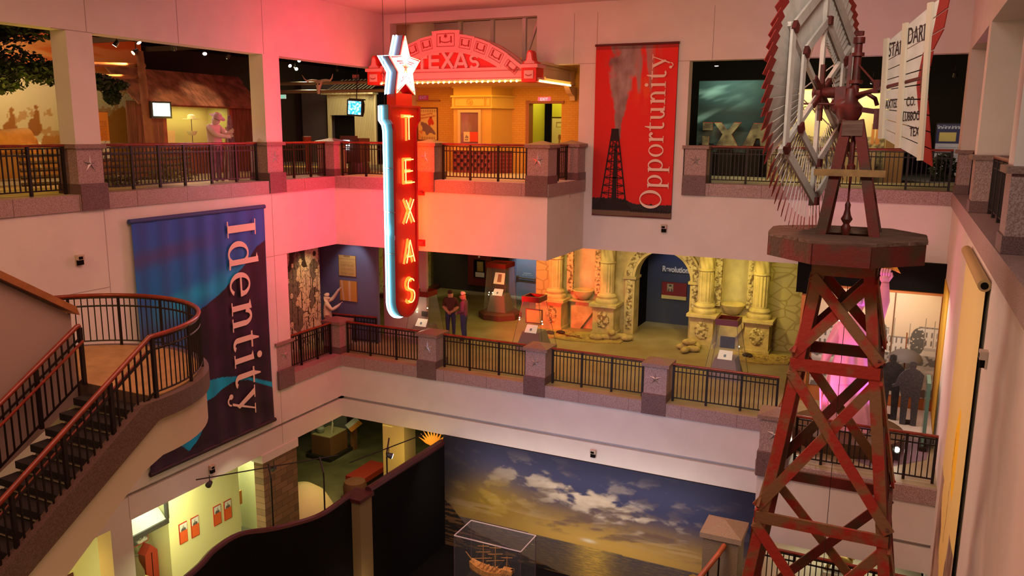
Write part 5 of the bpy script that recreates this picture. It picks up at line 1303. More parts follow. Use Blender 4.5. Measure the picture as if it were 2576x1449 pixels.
light('POINT', (-1.8, -3.6, 13.4), None, 28, (1, .66, .12), .3, name='column_glow')
# ------------------------------------------------ steer skull room
t = thing('steer_skull', 'bleached steer skull with long curved horns mounted on horizontal pipes', 'skull', (-2.9, 3.1, 14.7))
BONE = mat('bone', (.72, .66, .45), .6)
P = dict(a=(-2.9, 3.05, 14.92, (.13, .08)), b=(-2.9, 3.02, 14.80, (.12, .08)), c=(-2.9, 3.0, 14.66, (.07, .06)), d=(-2.9, 3.0, 14.50, (.055, .05)), l=(-3.03, 3.08, 14.97, .05), r=(-2.77, 3.08, 14.97, .05))
ev = skinned(P, [('a', 'b'), ('b', 'c'), ('c', 'd'), ('a', 'l'), ('a', 'r')], 2); ev.materials.clear(); ev.materials.append(BONE); ev.transform(Matrix.Translation(-t.location)); ev.polygons.foreach_set('use_smooth', [True]*len(ev.polygons))
o = bpy.data.objects.new('skull', ev); COL.objects.link(o); o.parent = t; ev.name = 'skull'
for s in (-1, 1):
    B().tube([(-2.9+s*.1, 3.06, 14.98), (-2.9+s*.32, 3.04, 15.0), (-2.9+s*.52, 3.02, 14.98), (-2.9+s*.62, 3.0, 15.06), (-2.9+s*(.66 if s > 0 else .72), 3.0, 15.2)], .03, 8, rad=[.045, .04, .032, .022, .006]).build('horn', BONE, t, smooth=True)
    B().ball((-2.9+s*.065, 2.97, 14.86), .026, 8, 6).build('eye_socket', BLACK, t)
for z, lab in ((14.91, 'upper steel pipe behind the steer skull'), (14.62, 'lower steel pipe behind the steer skull')):
    o = B().cyl((-6.2, 3.2, z), (-.1, 3.2, z), .06, n=12).build('steel_pipe', mat('steel_pipe', (.45, .36, .22), .35, .6), smooth=True); tag(o, lab, 'pipe')
tv((-1.32, 3.0, 14.02), 'television with blue picture hanging from ceiling near the steer skull', lambda u, v: mix((.01, .25, .6), (.3, .8, .9), sm(-.2, .4, nz(u*6, v*6))), .15, .50, .46, rod=1.9, tilt=.06)
exitsign((-2.67, 5, 15.24), 'red exit sign hanging near the ceiling left of the marquee', (.06, .005, .005), .05, .32, ec=(1, .05, .02))
exitsign((-6.25, 5, 14.53), 'small green exit sign at the pink column', (.5, .7, .6), .6, .3, ec=(.1, .9, .5))
b = B(); b.box(-10, -8.3, 9, 9.2, F3+.0, 15.3); struct('wall_partition_dark', b, mat('partition_dark', (.045, .03, .04), .8)); b = B(); b.box(-8.3, -6.4, 8.6, 9.2, F3, 15.3); struct('wall_partition_grey', b, mat('partition_grey', (.10, .075, .09), .8))
t = thing('barn_facade', 'cream corrugated barn facade with dark doorway behind the hanging television', 'facade', (-5.2, 8, F3))
CORR = mat('corrugated_cream', (.62, .54, .32), .5)
b = B()
for i in range(52):
    x = -6.4+i*.05*.98; 
    if -6.28 < x < -5.0: b.box(x, x+.03, 7.97, 8.0, 13.87, 14.75)
    elif x < -6.28 or x < -4.0: b.box(x, x+.03, 7.97, 8.0, F3, 14.75)
b.build('corrugation', CORR, t)
b = B(); b.box(-6.42, -6.28, 8, 8.1, F3, 14.75); b.box(-6.28, -5.0, 8, 8.1, 13.87, 14.75); b.box(-5.0, -3.9, 8, 8.1, F3, 14.75); b.box(-6.6, -3.9, 7.8, 8.2, 14.73, 14.8); b.build('wall_board', CORR, t)
b = B(); b.box(-6.28, -5.0, 8.3, 8.35, F3, 13.87); b.build('dark_doorway', BLACK, t); b = B()
for i in range(12): b.beam((-6.4+i*.2, 7.7, 14.8), (-6.0+i*.2, 8.6, 15.4), .1, .02)
b.build('tin_roof', mat('tin_roof', (.35, .28, .2), .5, .5), t); font('lettering', 'ES', .26, (-4.1, 7.93, 14.6), RY, mat('grey_lettering', (.3, .28, .2)), t, .004)
t = thing('kiosk', 'dark rounded kiosk with small lit screen behind the railing left of the neon sign', 'kiosk', (-.35, 1.6, F3))
b = B(); b.box(-.75, .05, 1.3, 1.9, 12.2, 12.98); b.box(-.68, -.02, 1.25, 1.32, 12.9, 13.06); b.build('cabinet', mat('kiosk_body', (.07, .02, .02), .5), t)
b = B(); b.lathe([(.38, 0), (.4, .1), (.30, .42)], (-.2, 1.6, F3), 16); b.build('pedestal', mat('kiosk_body', (0, 0, 0)), t, smooth=True)
B().box(-.56, -.3, 1.235, 1.25, 12.72, 12.92).build('screen', mat('kiosk_screen', (.8, 1, 1), .3, emit=(.75, .95, 1), es=2.2), t)
for x in (-.5, -.4): B().box(x, x+.07, 1.235, 1.25, 12.6, 12.67).build('button', mat('kiosk_screen', (0, 0, 0)), t)
t = thing('wooden_post', 'short turned red-brown post behind the railing below the steer skull', 'post', (-2.6, 1.9, F3)); B().lathe([(.12, 0), (.07, .3), (.08, .9), (.14, 1.0), (.16, 1.2), (.12, 1.22), (0, 1.22)], (-2.6, 1.9, F3), 14).build('shaft', mat('turned_red_wood', (.25, .04, .02), .6), t, smooth=True)
for loc, lab, e, en in (((-5.0, 4, 15.62), 'left spotlight of the cluster above the steer skull', 30, 0), ((-4.55, 4, 15.80), 'top spotlight of the cluster above the steer skull', 60, 200), ((-4.7, 4, 15.5), 'lower spotlight of the cluster above the steer skull', 30, 0), ((-2.78, 4, 15.42), 'bright spotlight right of the steer skull', 60, 260), ((-3.4, 4, 15.72), 'unlit-looking spotlight at the ceiling above the steer skull', 3, 0)):
    spot(loc, (-4.8, 8, 13.5) if en == 260 else (-2.9, 3.0, 14.6), lab, e, en, (1, .85, .5))
light('AREA', (-4, 6.5, 15.8), (-4.5, 8, 13), 60, (1, .85, .5), 2, 1, name='barn_wash'); light('AREA', (-4.5, 4.5, 12.0), (-5, 6, 11.8), 22, (1, .45, .03), 3, .3, name='footlight')
# ================================================================ UPPER RIGHT GALLERY
def aurora(u, v):
    c = mix((.012, .035, .03), (.03, .07, .06), v)
    f = sm(.45, .75, fbm(u*1.4+2, v*5-u*1.6, 3)*.5+.5)*sm(.9, .1, u)*(sm(.0, .3, v))
    c = mix(c, (.26, .42, .36), f*.9); c = mix(c, (.02, .03, .02), sm(.15, .0, abs(v-.62+.1*u))*.7)
    if v < .3: c = mix(c, (.10, .14, .12), .5)
    return c
t = thing('aurora_panel', 'dark green glowing streak mural with cut-out letters, upper right gallery', 'mural', (11.1, 7.6, F3))
picture('print', lambda a, b, d: (a, 7.6-d, b), .03, 9.8, 12.2, 12.6, 15.0, 80, 80, aurora, t); B().box(9.8, 12.2, 7.6, 7.7, F3, 15.02).build('panel', DARK, t)
LP = mat('cutout_photo', (.5, .42, .2), .7, col2=(.12, .09, .05), scale=2.2, lo=.4, hi=.62, detail=8); LR = mat('cutout_red_edge', (.42, .05, .02), .5)
def cutletter(ch, x0, x1, z0, z1, lab, y=7.45):
    t = thing('letter_cutout', lab, 'letter', ((x0+x1)/2, y, z0), 'cut-out letters before the green mural'); w = .24; m = (x0+x1)/2
    if ch == 'X': P = [[(x0, z1), (x0+w, z1), (m, (z0+z1)/2+.12), (x1-w, z1), (x1, z1), (m+.15, (z0+z1)/2), (x1-.08, z0), (x0+.1, z0), (m-.15, (z0+z1)/2)]]
    if ch == 'A': P = [[(x0, z0), (x0+.32, z1), (x1-.0, z1), (x1+.1, z0), (x1-.2, z0), (x1-.24, z0+.25), (x0+.42, z0+.25), (x0+.34, z0)]]
    if ch == 'E': P = [[(x0, z1), (x1, z1), (x1, z1-.25), (x0, z1-.25)], [(x0, z0), (x1-.1, z0), (x1-.1, z0+.3), (x0, z0+.3)]]
    for p in P: B().prism(p, onY(y), 0, .06).build('face', LP, t); B().prism([((a-m)*1.05+m, (c-(z0+z1)/2)*1.05+(z0+z1)/2) for a, c in p], onY(y+.03), 0, .05).build('edge', LR, t)
    b = B(); b.box(m-.3, m+.2, y, y+.15, F3, z0+.05); b.build('stand', DARK, t)
cutletter('E', 10.04, 10.36, 12.85, 13.6, 'partly hidden letter E cut-out at the left edge of the green mural')
cutletter('X', 10.42, 11.32, 12.82, 13.6, 'large X cut-out printed with an oil field photo, red edge')
cutletter('A', 11.42, 12.2, 12.84, 13.58, 'large A cut-out printed with a sepia photo beside the X')
def rock(u, v):
    c = mix((.70, .60, .25), (.78, .70, .42), v)
    if v < .45+.03*nz(u*8, 1): n = fbm(u*30, v*26, 4); c = mix((.12, .09, .05), (.45, .36, .2), sm(-.3, .4, n))
    for x in (.9, .94):
        if abs(u-x) < .016 and .36 < v < .58+.03*math.sin(x*99): c = (.5, .2, .06)
    return c
t = thing('landscape_display', 'softly lit cream display wall with rocky ground print behind the windmill wheel', 'display', (14.1, 7.0, F3))
picture('print', lambda a, b, d: (a, 7.0-d, b), .02, 12.35, 15.8, 12.0, 14.62, 110, 90, rock, t); B().box(12.3, 15.85, 7.0, 7.1, F3, 14.66).build('panel', mat('panel_cream', (.5, .4, .2)), t)
font('lettering', 'Forcing Awwill a', .3, (13.9, 6.97, 14.08), RY, mat('brown_lettering', (.12, .07, .03)), t, .003)
light('AREA', (14.2, 6.0, 14.9), (14.2, 7.0, 13.3), 75, (1, .82, .38), 2.6, .3, name='display_light'); light('AREA', (10.9, 6.6, 15.2), (11, 7.6, 13.6), 28, (.8, 1, .8), 1.5, .3, name='display_light')
b = B(); b.box(15.85, 16.4, 6.7, 7.3, F3, 13.9); struct('wall_display_end', b, mat('tan_column', (.32, .18, .07), .8))
B().box(14.6, 15.6, 6.2, 6.8, F3, 12.85).build('display_plinth', mat('panel_cream', (0, 0, 0))); tag(bpy.data.objects['display_plinth'], 'low lit plinth in front of the rocky landscape display', 'plinth')
def cit(u, v):
    if v > .62:
        if .1 < u < .75 and .66 < v < .84: return (.6, .45, .12)
        if .9 < v < .94 and int(u*24) % 3: return (.5, .5, .5)
        return (.03, .03, .08)
    c = (.55, .53, .5)
    if .1 < u < .9 and .1 < v < .55 and int(v*90) % 3 == 0 and fbm(u*30, v*90, 2) > -.3: c = (.25, .24, .23)
    return c
t = thing('museum_sign', 'tall white and navy text panel at the far end of the upper right gallery', 'panel', (17.6, 8, F3)); picture('print', lambda a, b, d: (a, 8-d, b), .03, 17.25, 18.0, 12.0, 13.6, 40, 70, cit, t); B().box(17.22, 18.03, 8, 8.05, F3, 13.63).build('board', DARK, t)
font('lettering', 'The Citrus Industry', .09, (17.6, 7.96, 13.52), RY, mat('white_lettering', (.7, .7, .7)), t, .001)
leafcloud('shrub', [(17.45, 5.5, 12.35, .35, .3, .4)], 700, .07, mat('dark_shrub_leaf', (.03, .05, .02), .6), None, 8); tag(bpy.data.objects['shrub'], 'dark leafy shrub behind the railing at the right end of the upper gallery', 'shrub')
light('SPOT', (17, 5, 15.4), (17.6, 8, 13), 120, (.9, .9, 1), .1, angle=40, name='panel_light')
spot((15.35, 5.5, 14.75), (14.5, 7, 13), 'bright spotlight seen right behind the windmill mast', 60, 0, (1, .9, .6)); spot((17.5, 5.6, 14.9), (17.6, 8, 13), 'small tilted spotlight near the right end of the upper right gallery', 12, 0)
spot((10.9, 5.0, 15.3), (10.9, 5.0, 12), 'small recessed-looking lamp under the dark ceiling above the green mural', 12, 0, (1, .95, .8)); 
# ================================================================ MIDDLE LEVEL: MISSION FACADE
STONE = mat('mission_stone', (.54, .43, .22), .85, var=.2, scale=2.5, bump=.5, bscale=14)
STONE2 = mat('carved_stone', (.58, .48, .28), .85, col2=(.20, .14, .07), scale=9, lo=.42, hi=.52, detail=3, bump=1, bscale=9)
def rubble_mat():
    m = bpy.data.materials.new('rubble_wall'); m.use_nodes = True; nt = m.node_tree; b = nt.nodes['Principled BSDF']; b.inputs['Roughness'].default_value = .9
    tc = nt.nodes.new('ShaderNodeTexCoord'); mp = nt.nodes.new('ShaderNodeMapping'); mp.inputs['Scale'].default_value = (1.9, .3, 3.0); nt.links.new(tc.outputs['Object'], mp.inputs[0])
    v = nt.nodes.new('ShaderNodeTexVoronoi'); v.feature = 'DISTANCE_TO_EDGE'; v.inputs['Scale'].default_value = 1; nt.links.new(mp.outputs[0], v.inputs['Vector'])
    r = nt.nodes.new('ShaderNodeValToRGB'); nt.links.new(v.outputs['Distance'], r.inputs[0]); r.color_ramp.elements[0].color = (.33, .25, .12, 1); r.color_ramp.elements[1].color = (.52, .43, .23, 1); r.color_ramp.elements[1].position = .07
    nt.links.new(r.outputs[0], b.inputs['Base Color']); bp = nt.nodes.new('ShaderNodeBump'); bp.inputs['Strength'].default_value = .8; nt.links.new(r.outputs[0], bp.inputs['Height']); nt.links.new(bp.outputs[0], b.inputs['Normal'])
    return m
RUB = rubble_mat()
FY = 7.25
t = thing('mission_facade', 'tan carved stone mission facade with spiral columns, niches and a round central arch', 'facade', (9, FY, F2))
b = B()
for x0, x1, n0, n1 in ((4.5, 7.55, 5.5, 6.35), (10.3, 12.6, 11.05, 11.9)):
    b = B(); b.box(x0, n0, FY, FY+.5, F2, 9.95); b.box(n1, x1, FY, FY+.5, F2, 9.95); b.box(n0, n1, FY, FY+.5, F2, 7.3); b.build('facade_wall', STONE, t)
for x0, x1 in ((3.9, 4.52), (12.58, 13.7)): B().box(x0, x1, FY+.03, FY+.4, F2, 9.95).build('rubble_wall', RUB, t)
# niches with half-round backs
for c_, lab in ((5.925, 0), (11.475, 1)):
    b = B(); n = 14; P0 = [(c_+.425*math.cos(PI*i/n), FY+.5*math.sin(PI*i/n)) for i in range(n+1)]
    b.add([(x, y, 7.3) for x, y in P0]+[(x, y, 9.95) for x, y in P0], [(i, i+1, n+2+i, n+1+i) for i in range(n)]); b.build('niche', mat('niche_plaster', (.62, .54, .34), .8, var=.15, scale=2), t, smooth=True)
    b = B(); b.lathe([(0, 7.02), (.14, 7.03), (.28, 7.14), (.36, 7.28), (.42, 7.40), (.40, 7.42), (.34, 7.34), (0, 7.25)], (c_, FY-.12, 0), 24); b.build('basin', STONE, t, smooth=True)
    b = B(); b.box(c_-.62, c_+.62, FY-.28, FY+.02, 6.96, 7.03); b.prism([(c_-.5, F2), (c_-.1, F2), (c_+.4, 6.6), (c_+.4, 6.95), (c_-.5, 6.95)], onY(FY), 0, .14); b.build('niche_sill', STONE, t)
    for x in (c_-.56, c_+.56):
        b = B(); b.box(x-.12, x+.12, FY-.14, FY+.02, 7.3, 9.95); b.build('carved_pilaster', STONE2, t)
        b = B(); random.seed(int(x*10))
        for k in range(18): b.ball((x+.05*math.sin(k*1.9), FY-.15, 7.4+k*.14), .06, 8, 6, (1, .4, 1))
        b.build('leaf_carving', STONE2, t, smooth=True)
for cx in (4.9, 6.95, 10.55, 12.42):
    cy = 6.82
    b = B(); b.box(cx-.40, cx+.40, cy-.36, FY, F2, 6.92); b.box(cx-.46, cx+.46, cy-.42, FY, 6.92, 6.98); b.box(cx-.52, cx+.52, cy-.48, FY, 6.98, 7.08); b.box(cx-.44, cx+.44, cy-.4, FY, F2, 6.02); b.build('pedestal', STONE, t)
    b = B(); random.seed(int(cx*7)); b.ball((cx, cy-.36, 6.5), .24, 14, 10, (1, .2, 1.35))
    for k in range(26): a = random.uniform(0, 6.28); r = random.uniform(.05, .23); b.ball((cx+r*math.cos(a), cy-.38, 6.5+1.35*r*math.sin(a)), .05, 8, 6, (1, .6, 1))
    b.build('relief_medallion', STONE2, t, smooth=True)
    b = B(); b.lathe([(.40, 7.08), (.42, 7.16), (.40, 7.22), (.34, 7.26), (.36, 7.34), (.33, 7.40), (.27, 7.44), (.26, 7.5)], (cx, cy, 0), 28); b.build('column_base', STONE, t, smooth=True)
    b = B(); b.lathe([(.245, 7.5), (.25, 8.55)], (cx, cy, 0), 80, flute=14, fa=.055); b.build('fluted_shaft', STONE, t)
    b = B(); b.lathe([(.25, 8.55), (.29, 8.58), (.29, 8.62), (.25, 8.66)], (cx, cy, 0), 28); b.build('column_ring', STONE, t, smooth=True)
    b = B(); b.lathe([(.255, 8.66+.05*k) for k in range(28)], (cx, cy, 0), 60, flute=7, fa=.07, twist=7.5); b.build('spiral_shaft', STONE, t)
# arch
ax, az, ri, ro = 8.92, 8.05, 1.02, 1.42
for s in (-1, 1):
    x0 = ax+s*ri; x1 = ax+s*(ri+.36); xa, xb = min(x0, x1), max(x0, x1)
    b = B(); b.box(xa, xb, FY-.12, FY+.5, F2, 7.98); b.build('arch_jamb', STONE, t)
    b = B(); b.box(xa-.06, xb+.06, FY-.2, FY+.5, 7.98, 8.08); b.build('impost', STONE, t)
    b = B(); m = (xa+xb)/2; b.box(m-.11, m+.11, FY-.14, FY-.1, 6.1, 7.9)
    for k in range(15): b.ball((m+.04*math.sin(k*2.1), FY-.145, 6.15+k*.125), .055, 8, 6, (1.2, .4, 1))
    b.build('jamb_carving', STONE2, t, smooth=True)
b = B(); n = 30
b.strip([(ax+ro*math.cos(PI*i/n), az+ro*math.sin(PI*i/n)) for i in range(n+1)], [(ax+ri*math.cos(PI*i/n), az+ri*math.sin(PI*i/n)) for i in range(n+1)], onY(FY+.5), 0, .64, False); b.build('arch_ring', STONE, t)
b = B(); b.strip([(ax+(ro-.08)*math.cos(PI*i/n), az+(ro-.08)*math.sin(PI*i/n)) for i in range(n+1)], [(ax+(ri+.1)*math.cos(PI*i/n), az+(ri+.1)*math.sin(PI*i/n)) for i in range(n+1)], onY(FY), .13, .17, False)
for k in range(26): a = PI*(k+.5)/26; r = (ri+ro)/2+.03*math.sin(k*2); b.ball((ax+r*math.cos(a), FY-.17, az+r*math.sin(a)), .055, 8, 6, (1, .4, 1))
b.build('arch_carving', STONE2, t, smooth=True)
b = B(); b.prism([(7.5, 8.0), (ax-ro+.02, 8.05)]+[(ax-(ro-.02)*math.cos(PI*i/24), az+(ro-.02)*math.sin(PI*i/24)) for i in range(13)]+[(ax, 9.95), (7.5, 9.95)], onY(FY+.5), 0, .5); b.prism([(10.35, 8.0), (ax+ro-.02, 8.05)]+[(ax+(ro-.02)*math.cos(PI*i/24), az+(ro-.02)*math.sin(PI*i/24)) for i in range(13)]+[(ax, 9.95), (10.35, 9.95)], onY(FY+.5), 0, .5)
b.build('spandrel', STONE, t)
# rubble and sacks
random.seed(12)
SACK = mat('burlap', (.50, .38, .16), .9, bump=.4, bscale=30, var=.15, scale=6)
labs = {}
spots = [(6.95, 5.75, 0), (7.3, 5.95, .5), (7.55, 6.1, 1.2), (7.75, 6.3, .2), (7.45, 6.0, 2.0, .18), (8.0, 6.15, .9), (10.1, 5.9, .3), (10.25, 5.5, 1.4), (10.45, 5.75, .1), (10.15, 6.25, .8), (10.3, 5.85, .4, .2), (10.5, 6.2, 1.7)]
sl = ['sand sack at the far left end of the left sack pile', 'long sand sack in the middle of the left sack pile', 'sand sack lying crosswise near the arch in the left pile', 'small sand sack at the foot of the left arch jamb', 'upper sand sack resting on the left pile', 'outermost sand sack right of the left arch jamb',
      'sand sack at the foot of the right arch jamb', 'large front sand sack of the right pile', 'sand sack against the pedestal in the right pile', 'back sand sack of the right pile beside the jamb', 'upper sand sack resting on the right pile', 'rearmost sand sack of the right pile near the pedestal']
for sp, lb in zip(spots, sl):
    x, y, a = sp[:3]; dz = sp[3] if len(sp) > 3 else 0
    b = B(); b.ball((0, 0, .11), .26, 14, 10, (1, .55, .42)); o = b.build('sand_sack', SACK, smooth=True); o.location = (x, y, F2+dz); o.rotation_euler = (0, 0, a); tag(o, lb, 'sack', 'sand sacks by the mission arch')
b = B()
for k in range(260):
    x = random.choice([random.uniform(4.4, 7.8), random.uniform(12.0, 13.6)]); y = random.uniform(5.6, 6.4); s = random.uniform(.015, .06)
    b.ball((x, y, F2+s*.5), s, 6, 4, (1, random.uniform(.6, 1.3), .7))
o = b.build('rubble', mat('rubble_stone', (.30, .2, .09), .9, var=.5, scale=8)); tag(o, 'scattered small stones along the foot of the mission facade', 'rubble', kind='stuff')
b = B()
for (x0, x1) in ((4.3, 7.9), (11.6, 13.6)):
    P = []
    n = 24
    for i in range(n+1): u = i/n; P.append((x0+(x1-x0)*u, 5.55-.35*math.sin(PI*u)+.08*nz(u*6, x0)))
    P += [(x1, 6.6), (x0, 6.6)]
    b.prism(P, lambda a, c, d: (a, c, F2+d), 0, .035)
o = b.build('sand_bed', mat('sand', (.42, .30, .10), .95, var=.25, scale=6, bump=.5, bscale=20)); tag(o, 'thin bed of sand and debris spread before the mission facade', 'sand', kind='stuff')
for x, y, lb in ((4.55, 5.85, 'black crumpled hat on the sand at the left end of the facade'), (5.15, 5.75, 'dark crumpled cloth on the sand between the left columns'), (5.5, 5.95, 'small dark bundle on the sand under the left niche'), (12.25, 5.9, 'black bundle on the sand before the right column')):
    b = B(); b.ball((x, y, F2+.08), .15, 10, 7, (1.2, .8, .45)); b.ball((x+.1, y-.06, F2+.07), .1, 8, 6, (1, .8, .5)); o = b.build('bundle', mat('dark_cloth', (.03, .015, .02), .8), smooth=True); tag(o, lb, 'bundle')
for x0, y0, x1, y1, lb in ((5.7, 5.8, 6.5, 5.55, 'thin broken stick on the sand below the left niche'), (5.85, 5.6, 6.3, 5.85, 'crossing broken stick on the sand near the left pedestal')):
    o = B().cyl((x0, y0, F2+.06), (x1, y1, F2+.05), .018, n=6).build('broken_stick', mat('dark_stick', (.2, .08, .03), .9)); tag(o, lb, 'stick')
# behind the arch
b = B(); b.box(7.0, 11.2, 9.5, 9.7, F2, 9.95); struct('wall_revolution', b, mat('navy_wall', (.05, .06, .11), .8))
b = B(); b.box(7.6, 7.7, FY+.5, 9.5, F2, 9.95); b.box(10.5, 10.6, FY+.5, 9.5, F2, 9.95); struct('wall_passage', b, BLACK)
o = font('wall_title', 'Revolution.', .30, (8.83, 9.46, 8.06), RY, mat('title_white', (.8, .74, .68)), None, .012, bold=.008, sx=.78); tag(o, 'cream raised title reading Revolution on the navy wall inside the arch', 'lettering')
t = thing('museum_sign', 'dark red panel with small portrait photo inside the mission arch', 'panel', (8.8, 9.45, 6.9))
B().box(8.31, 9.28, 9.43, 9.5, 6.9, 7.56).build('board', mat('panel_maroon', (.20, .008, .01), .6), t); B().box(8.31, 9.28, 9.425, 9.43, 6.9, 7.04).build('caption_strip', mat('caption_cream', (.6, .5, .2), .7), t)
def face(u, v):
    c = (.35, .3, .18)
    if ((u-.5)/.2)**2+((v-.62)/.2)**2 < 1: c = (.5, .4, .28)
    if ((u-.5)/.24)**2+((v-.76)/.14)**2 < 1: c = (.08, .05, .04)
    if ((u-.5)/.42)**2+((v-.1)/.3)**2 < 1: c = (.12, .09, .07) if abs(u-.5) > .08 else (.6, .5, .4)
    return c
picture('portrait', lambda a, b, d: (a, 9.424-d, b), 0, 8.52, 8.76, 7.2, 7.5, 24, 30, face, t)
light('SPOT', (9.4, 8.2, 9.8), (8.9, 9.5, 7.8), 60, (.6, .7, 1), .1, angle=60, name='arch_light')
for x, c_, p in ((5.6, (1, .78, .22), 110), (7.6, (1, .8, .35), 60), (9.2, (1, .82, .4), 90), (11.3, (1, .80, .18), 190), (13.0, (1, .8, .15), 110)):
    light('SPOT', (x, 4.6, 9.7), (x, 7.2, 7.4), p*1.05, c_, .15, angle=75, name='facade_light')
light('AREA', (8.5, 4.6, 9.8), (8.5, 5.2, 6), 120, (1, .70, .14), 8, 1.2, name='floor_wash')
# ================================================================ DISPLAY CASES
def case(cx, cy, bh, th, H, label, mid, plinth=0, sign=True, lights=()):
    t = thing('display_case', label, 'display case', (cx, cy, F2), 'tapered glass display cases')
    RF = mat('case_red_frame', (.15, .014, .01), .35); IN = mat('case_inner_grey', (.22, .17, .16), .7)
    z0 = F2+plinth
    if plinth:
        b = B(); b.lathe([(bh*1.75, 0), (bh*1.75, plinth*.75), (bh*1.5, plinth)], (cx, cy, F2), 8, a0=PI/8, a1=PI/8+2*PI); b.build('plinth', mat('case_plinth', (.16, .05, .04), .5), t)
    def ring(h, z): return [(cx-h, cy-h, z), (cx+h, cy-h, z), (cx+h, cy+h, z), (cx-h, cy+h, z)]
    b = B(); zt = z0+H
    b.add(ring(bh, z0)+ring(th, zt-.18), [(0,1,5,4),(1,2,6,5),(2,3,7,6),(3,0,4,7)]); b.build('glass', GLASS, t)
    b = B()
    for i in range(4):
        p, q = ring(bh, z0)[i], ring(th, zt-.18)[i]; b.cyl(p, q, .008, n=5)
    b.build('glass_edge', mat('glass_edge', (.1, .12, .08), .3), t)
    b = B(); h = th+.03; b.box(cx-h, cx+h, cy-h, cy-h+.06, zt-.18, zt); b.box(cx-h, cx+h, cy+h-.06, cy+h, zt-.18, zt); b.box(cx-h, cx-h+.06, cy-h, cy+h, zt-.18, zt); b.box(cx+h-.06, cx+h, cy-h, cy+h, zt-.18, zt); b.build('top_frame', RF, t)
    B().box(cx-th+.05, cx+th-.05, cy-th+.05, cy+th-.05, zt-.17, zt-.10).build('top_well', mat('dark_well', (.05, .01, .01), .6), t)
    k = .42; hm = bh+(th-bh)*k-.05
    b = B(); b.add(ring(bh*.8, z0)+ring(hm*.72, z0+H*k-.15), [(0,1,5,4),(1,2,6,5),(2,3,7,6),(3,0,4,7),(4,5,6,7)]); b.build('inner_plinth', IN, t)
    zz = z0+H*k-.15
    if sign:
        b = B(); b.add([(cx-.22, cy-hm*.72-.02, zz-.02), (cx+.22, cy-hm*.72-.02, zz-.02), (cx+.2, cy-hm*.3, zz+.22), (cx-.2, cy-hm*.3, zz+.22)], [(0, 1, 2, 3)]); b.build('text_card', mat('case_card_glow', (.8, .78, .66), .6, emit=(.8, .78, .6), es=.25), t, fix=False)  # paper card given a weak glow in place of light falling on it
        b = B(); b.add([(cx-.04, cy-hm*.62-.03, zz+.05), (cx+.03, cy-hm*.62-.03, zz+.05), (cx+.03, cy-hm*.5-.03, zz+.12), (cx-.04, cy-hm*.5-.03, zz+.12)], [(0, 1, 2, 3)]); b.build('card_print', mat('card_blue', (.15, .3, .4), .6), t, fix=False)
    mid(t, cx, cy, zz, th)
    if lights:
        b = B(); [b.ball((cx+a, cy+c, z), .022, 8, 6) for a, c, z in lights]
        for a, c, z in lights: B().ball((cx+a, cy+c, z), .02, 8, 6).build('pin_light', mat('pin_light', (1, .9, .6), .3, emit=(1, .9, .55), es=9), t)
    return t
def m_doc(t, cx, cy, z, th):
    B().box(cx-.28, cx+.28, cy-.03, cy+.03, z+.28, z+.72).build('document_mount', mat('amber_panel_glow', (.62, .34, .05), .6, emit=(1, .5, .08), es=.12), t)  # amber mount given a faint glow of its own, no lamp inside
    b = B(); b.box(cx-.31, cx+.31, cy-.04, cy+.02, z+.25, z+.28); b.box(cx-.31, cx+.31, cy-.04, cy+.02, z+.72, z+.75); b.box(cx-.31, cx-.28, cy-.04, cy+.02, z+.28, z+.72); b.box(cx+.28, cx+.31, cy-.04, cy+.02, z+.28, z+.72); b.build('mount_frame', mat('case_red_frame', (0, 0, 0)), t)
def m_key(t, cx, cy, z, th):
    B().box(cx-.22, cx+.22, cy-.0, cy+.03, z+.26, z+.62).build('back_card', mat('grey_card', (.40, .36, .34), .7), t)
    b = B(); b.box(cx-.10, cx+.10, cy-.03, cy-.01, z+.52, z+.54); b.box(cx-.02, cx-.005, cy-.03, cy-.01, z+.30, z+.53); b.box(cx+.02, cx+.035, cy-.03, cy-.01, z+.36, z+.53); b.box(cx-.07, cx-.055, cy-.03, cy-.01, z+.44, z+.53); b.build('iron_keys', IRON, t)
def m_none(t, cx, cy, z, th):
    B().box(cx-.12, cx+.12, cy-.02, cy+.02, z+.28, z+.46).build('small_card', mat('grey_card', (0, 0, 0)), t)
def m_book(t, cx, cy, z, th):
    b = B(); b.add([(cx-.24, cy-.16, z+.42), (cx+.24, cy-.16, z+.42), (cx+.22, cy-.02, z+.86), (cx-.22, cy-.02, z+.86)], [(0, 1, 2, 3)]); b.build('open_page', mat('case_page_glow', (.75, .66, .38), .6, emit=(.8, .66, .3), es=.3), t, fix=False)  # page given a weak glow in place of case light
    b = B(); b.add([(cx-.08, cy-.15, z+.5), (cx+.10, cy-.15, z+.5), (cx+.09, cy-.04, z+.80), (cx-.07, cy-.04, z+.80)], [(0, 1, 2, 3)]); b.build('page_print', mat('page_ink', (.35, .28, .15), .7), t, fix=False)
case(5.42, 3.7, .60, .30, 1.86, 'tapered glass case with amber document, red top, behind the middle railing pier', m_doc, lights=((-.42, -.3, 7.0), (-.42, -.3, 6.93), (.42, -.3, 6.95), (.44, -.3, 6.86)))
case(1.62, 2.75, .55, .30, 1.86, 'tapered glass case right behind the tip of the neon sign', m_none, lights=((-.05, -.42, 7.05), (.3, -.3, 7.2), (-.25, -.3, 7.25)))
case(12.02, 3.4, .58, .31, 1.84, 'tapered glass case with key tools and glowing card, nearest the windmill tower', m_key, lights=((.4, -.3, 6.95),))
case(2.25, 7.5, .50, .40, 1.95, 'large dark display case with open yellowed page and octagonal plinth behind the two visitors', m_book, plinth=.28, lights=((-.3, -.4, 6.95), (-.32, -.4, 6.85), (-.15, -.4, 6.95)))
light('POINT', (1.5, 2.3, 7.15), None, 5, (1, .85, .5), .03, name='case_light')
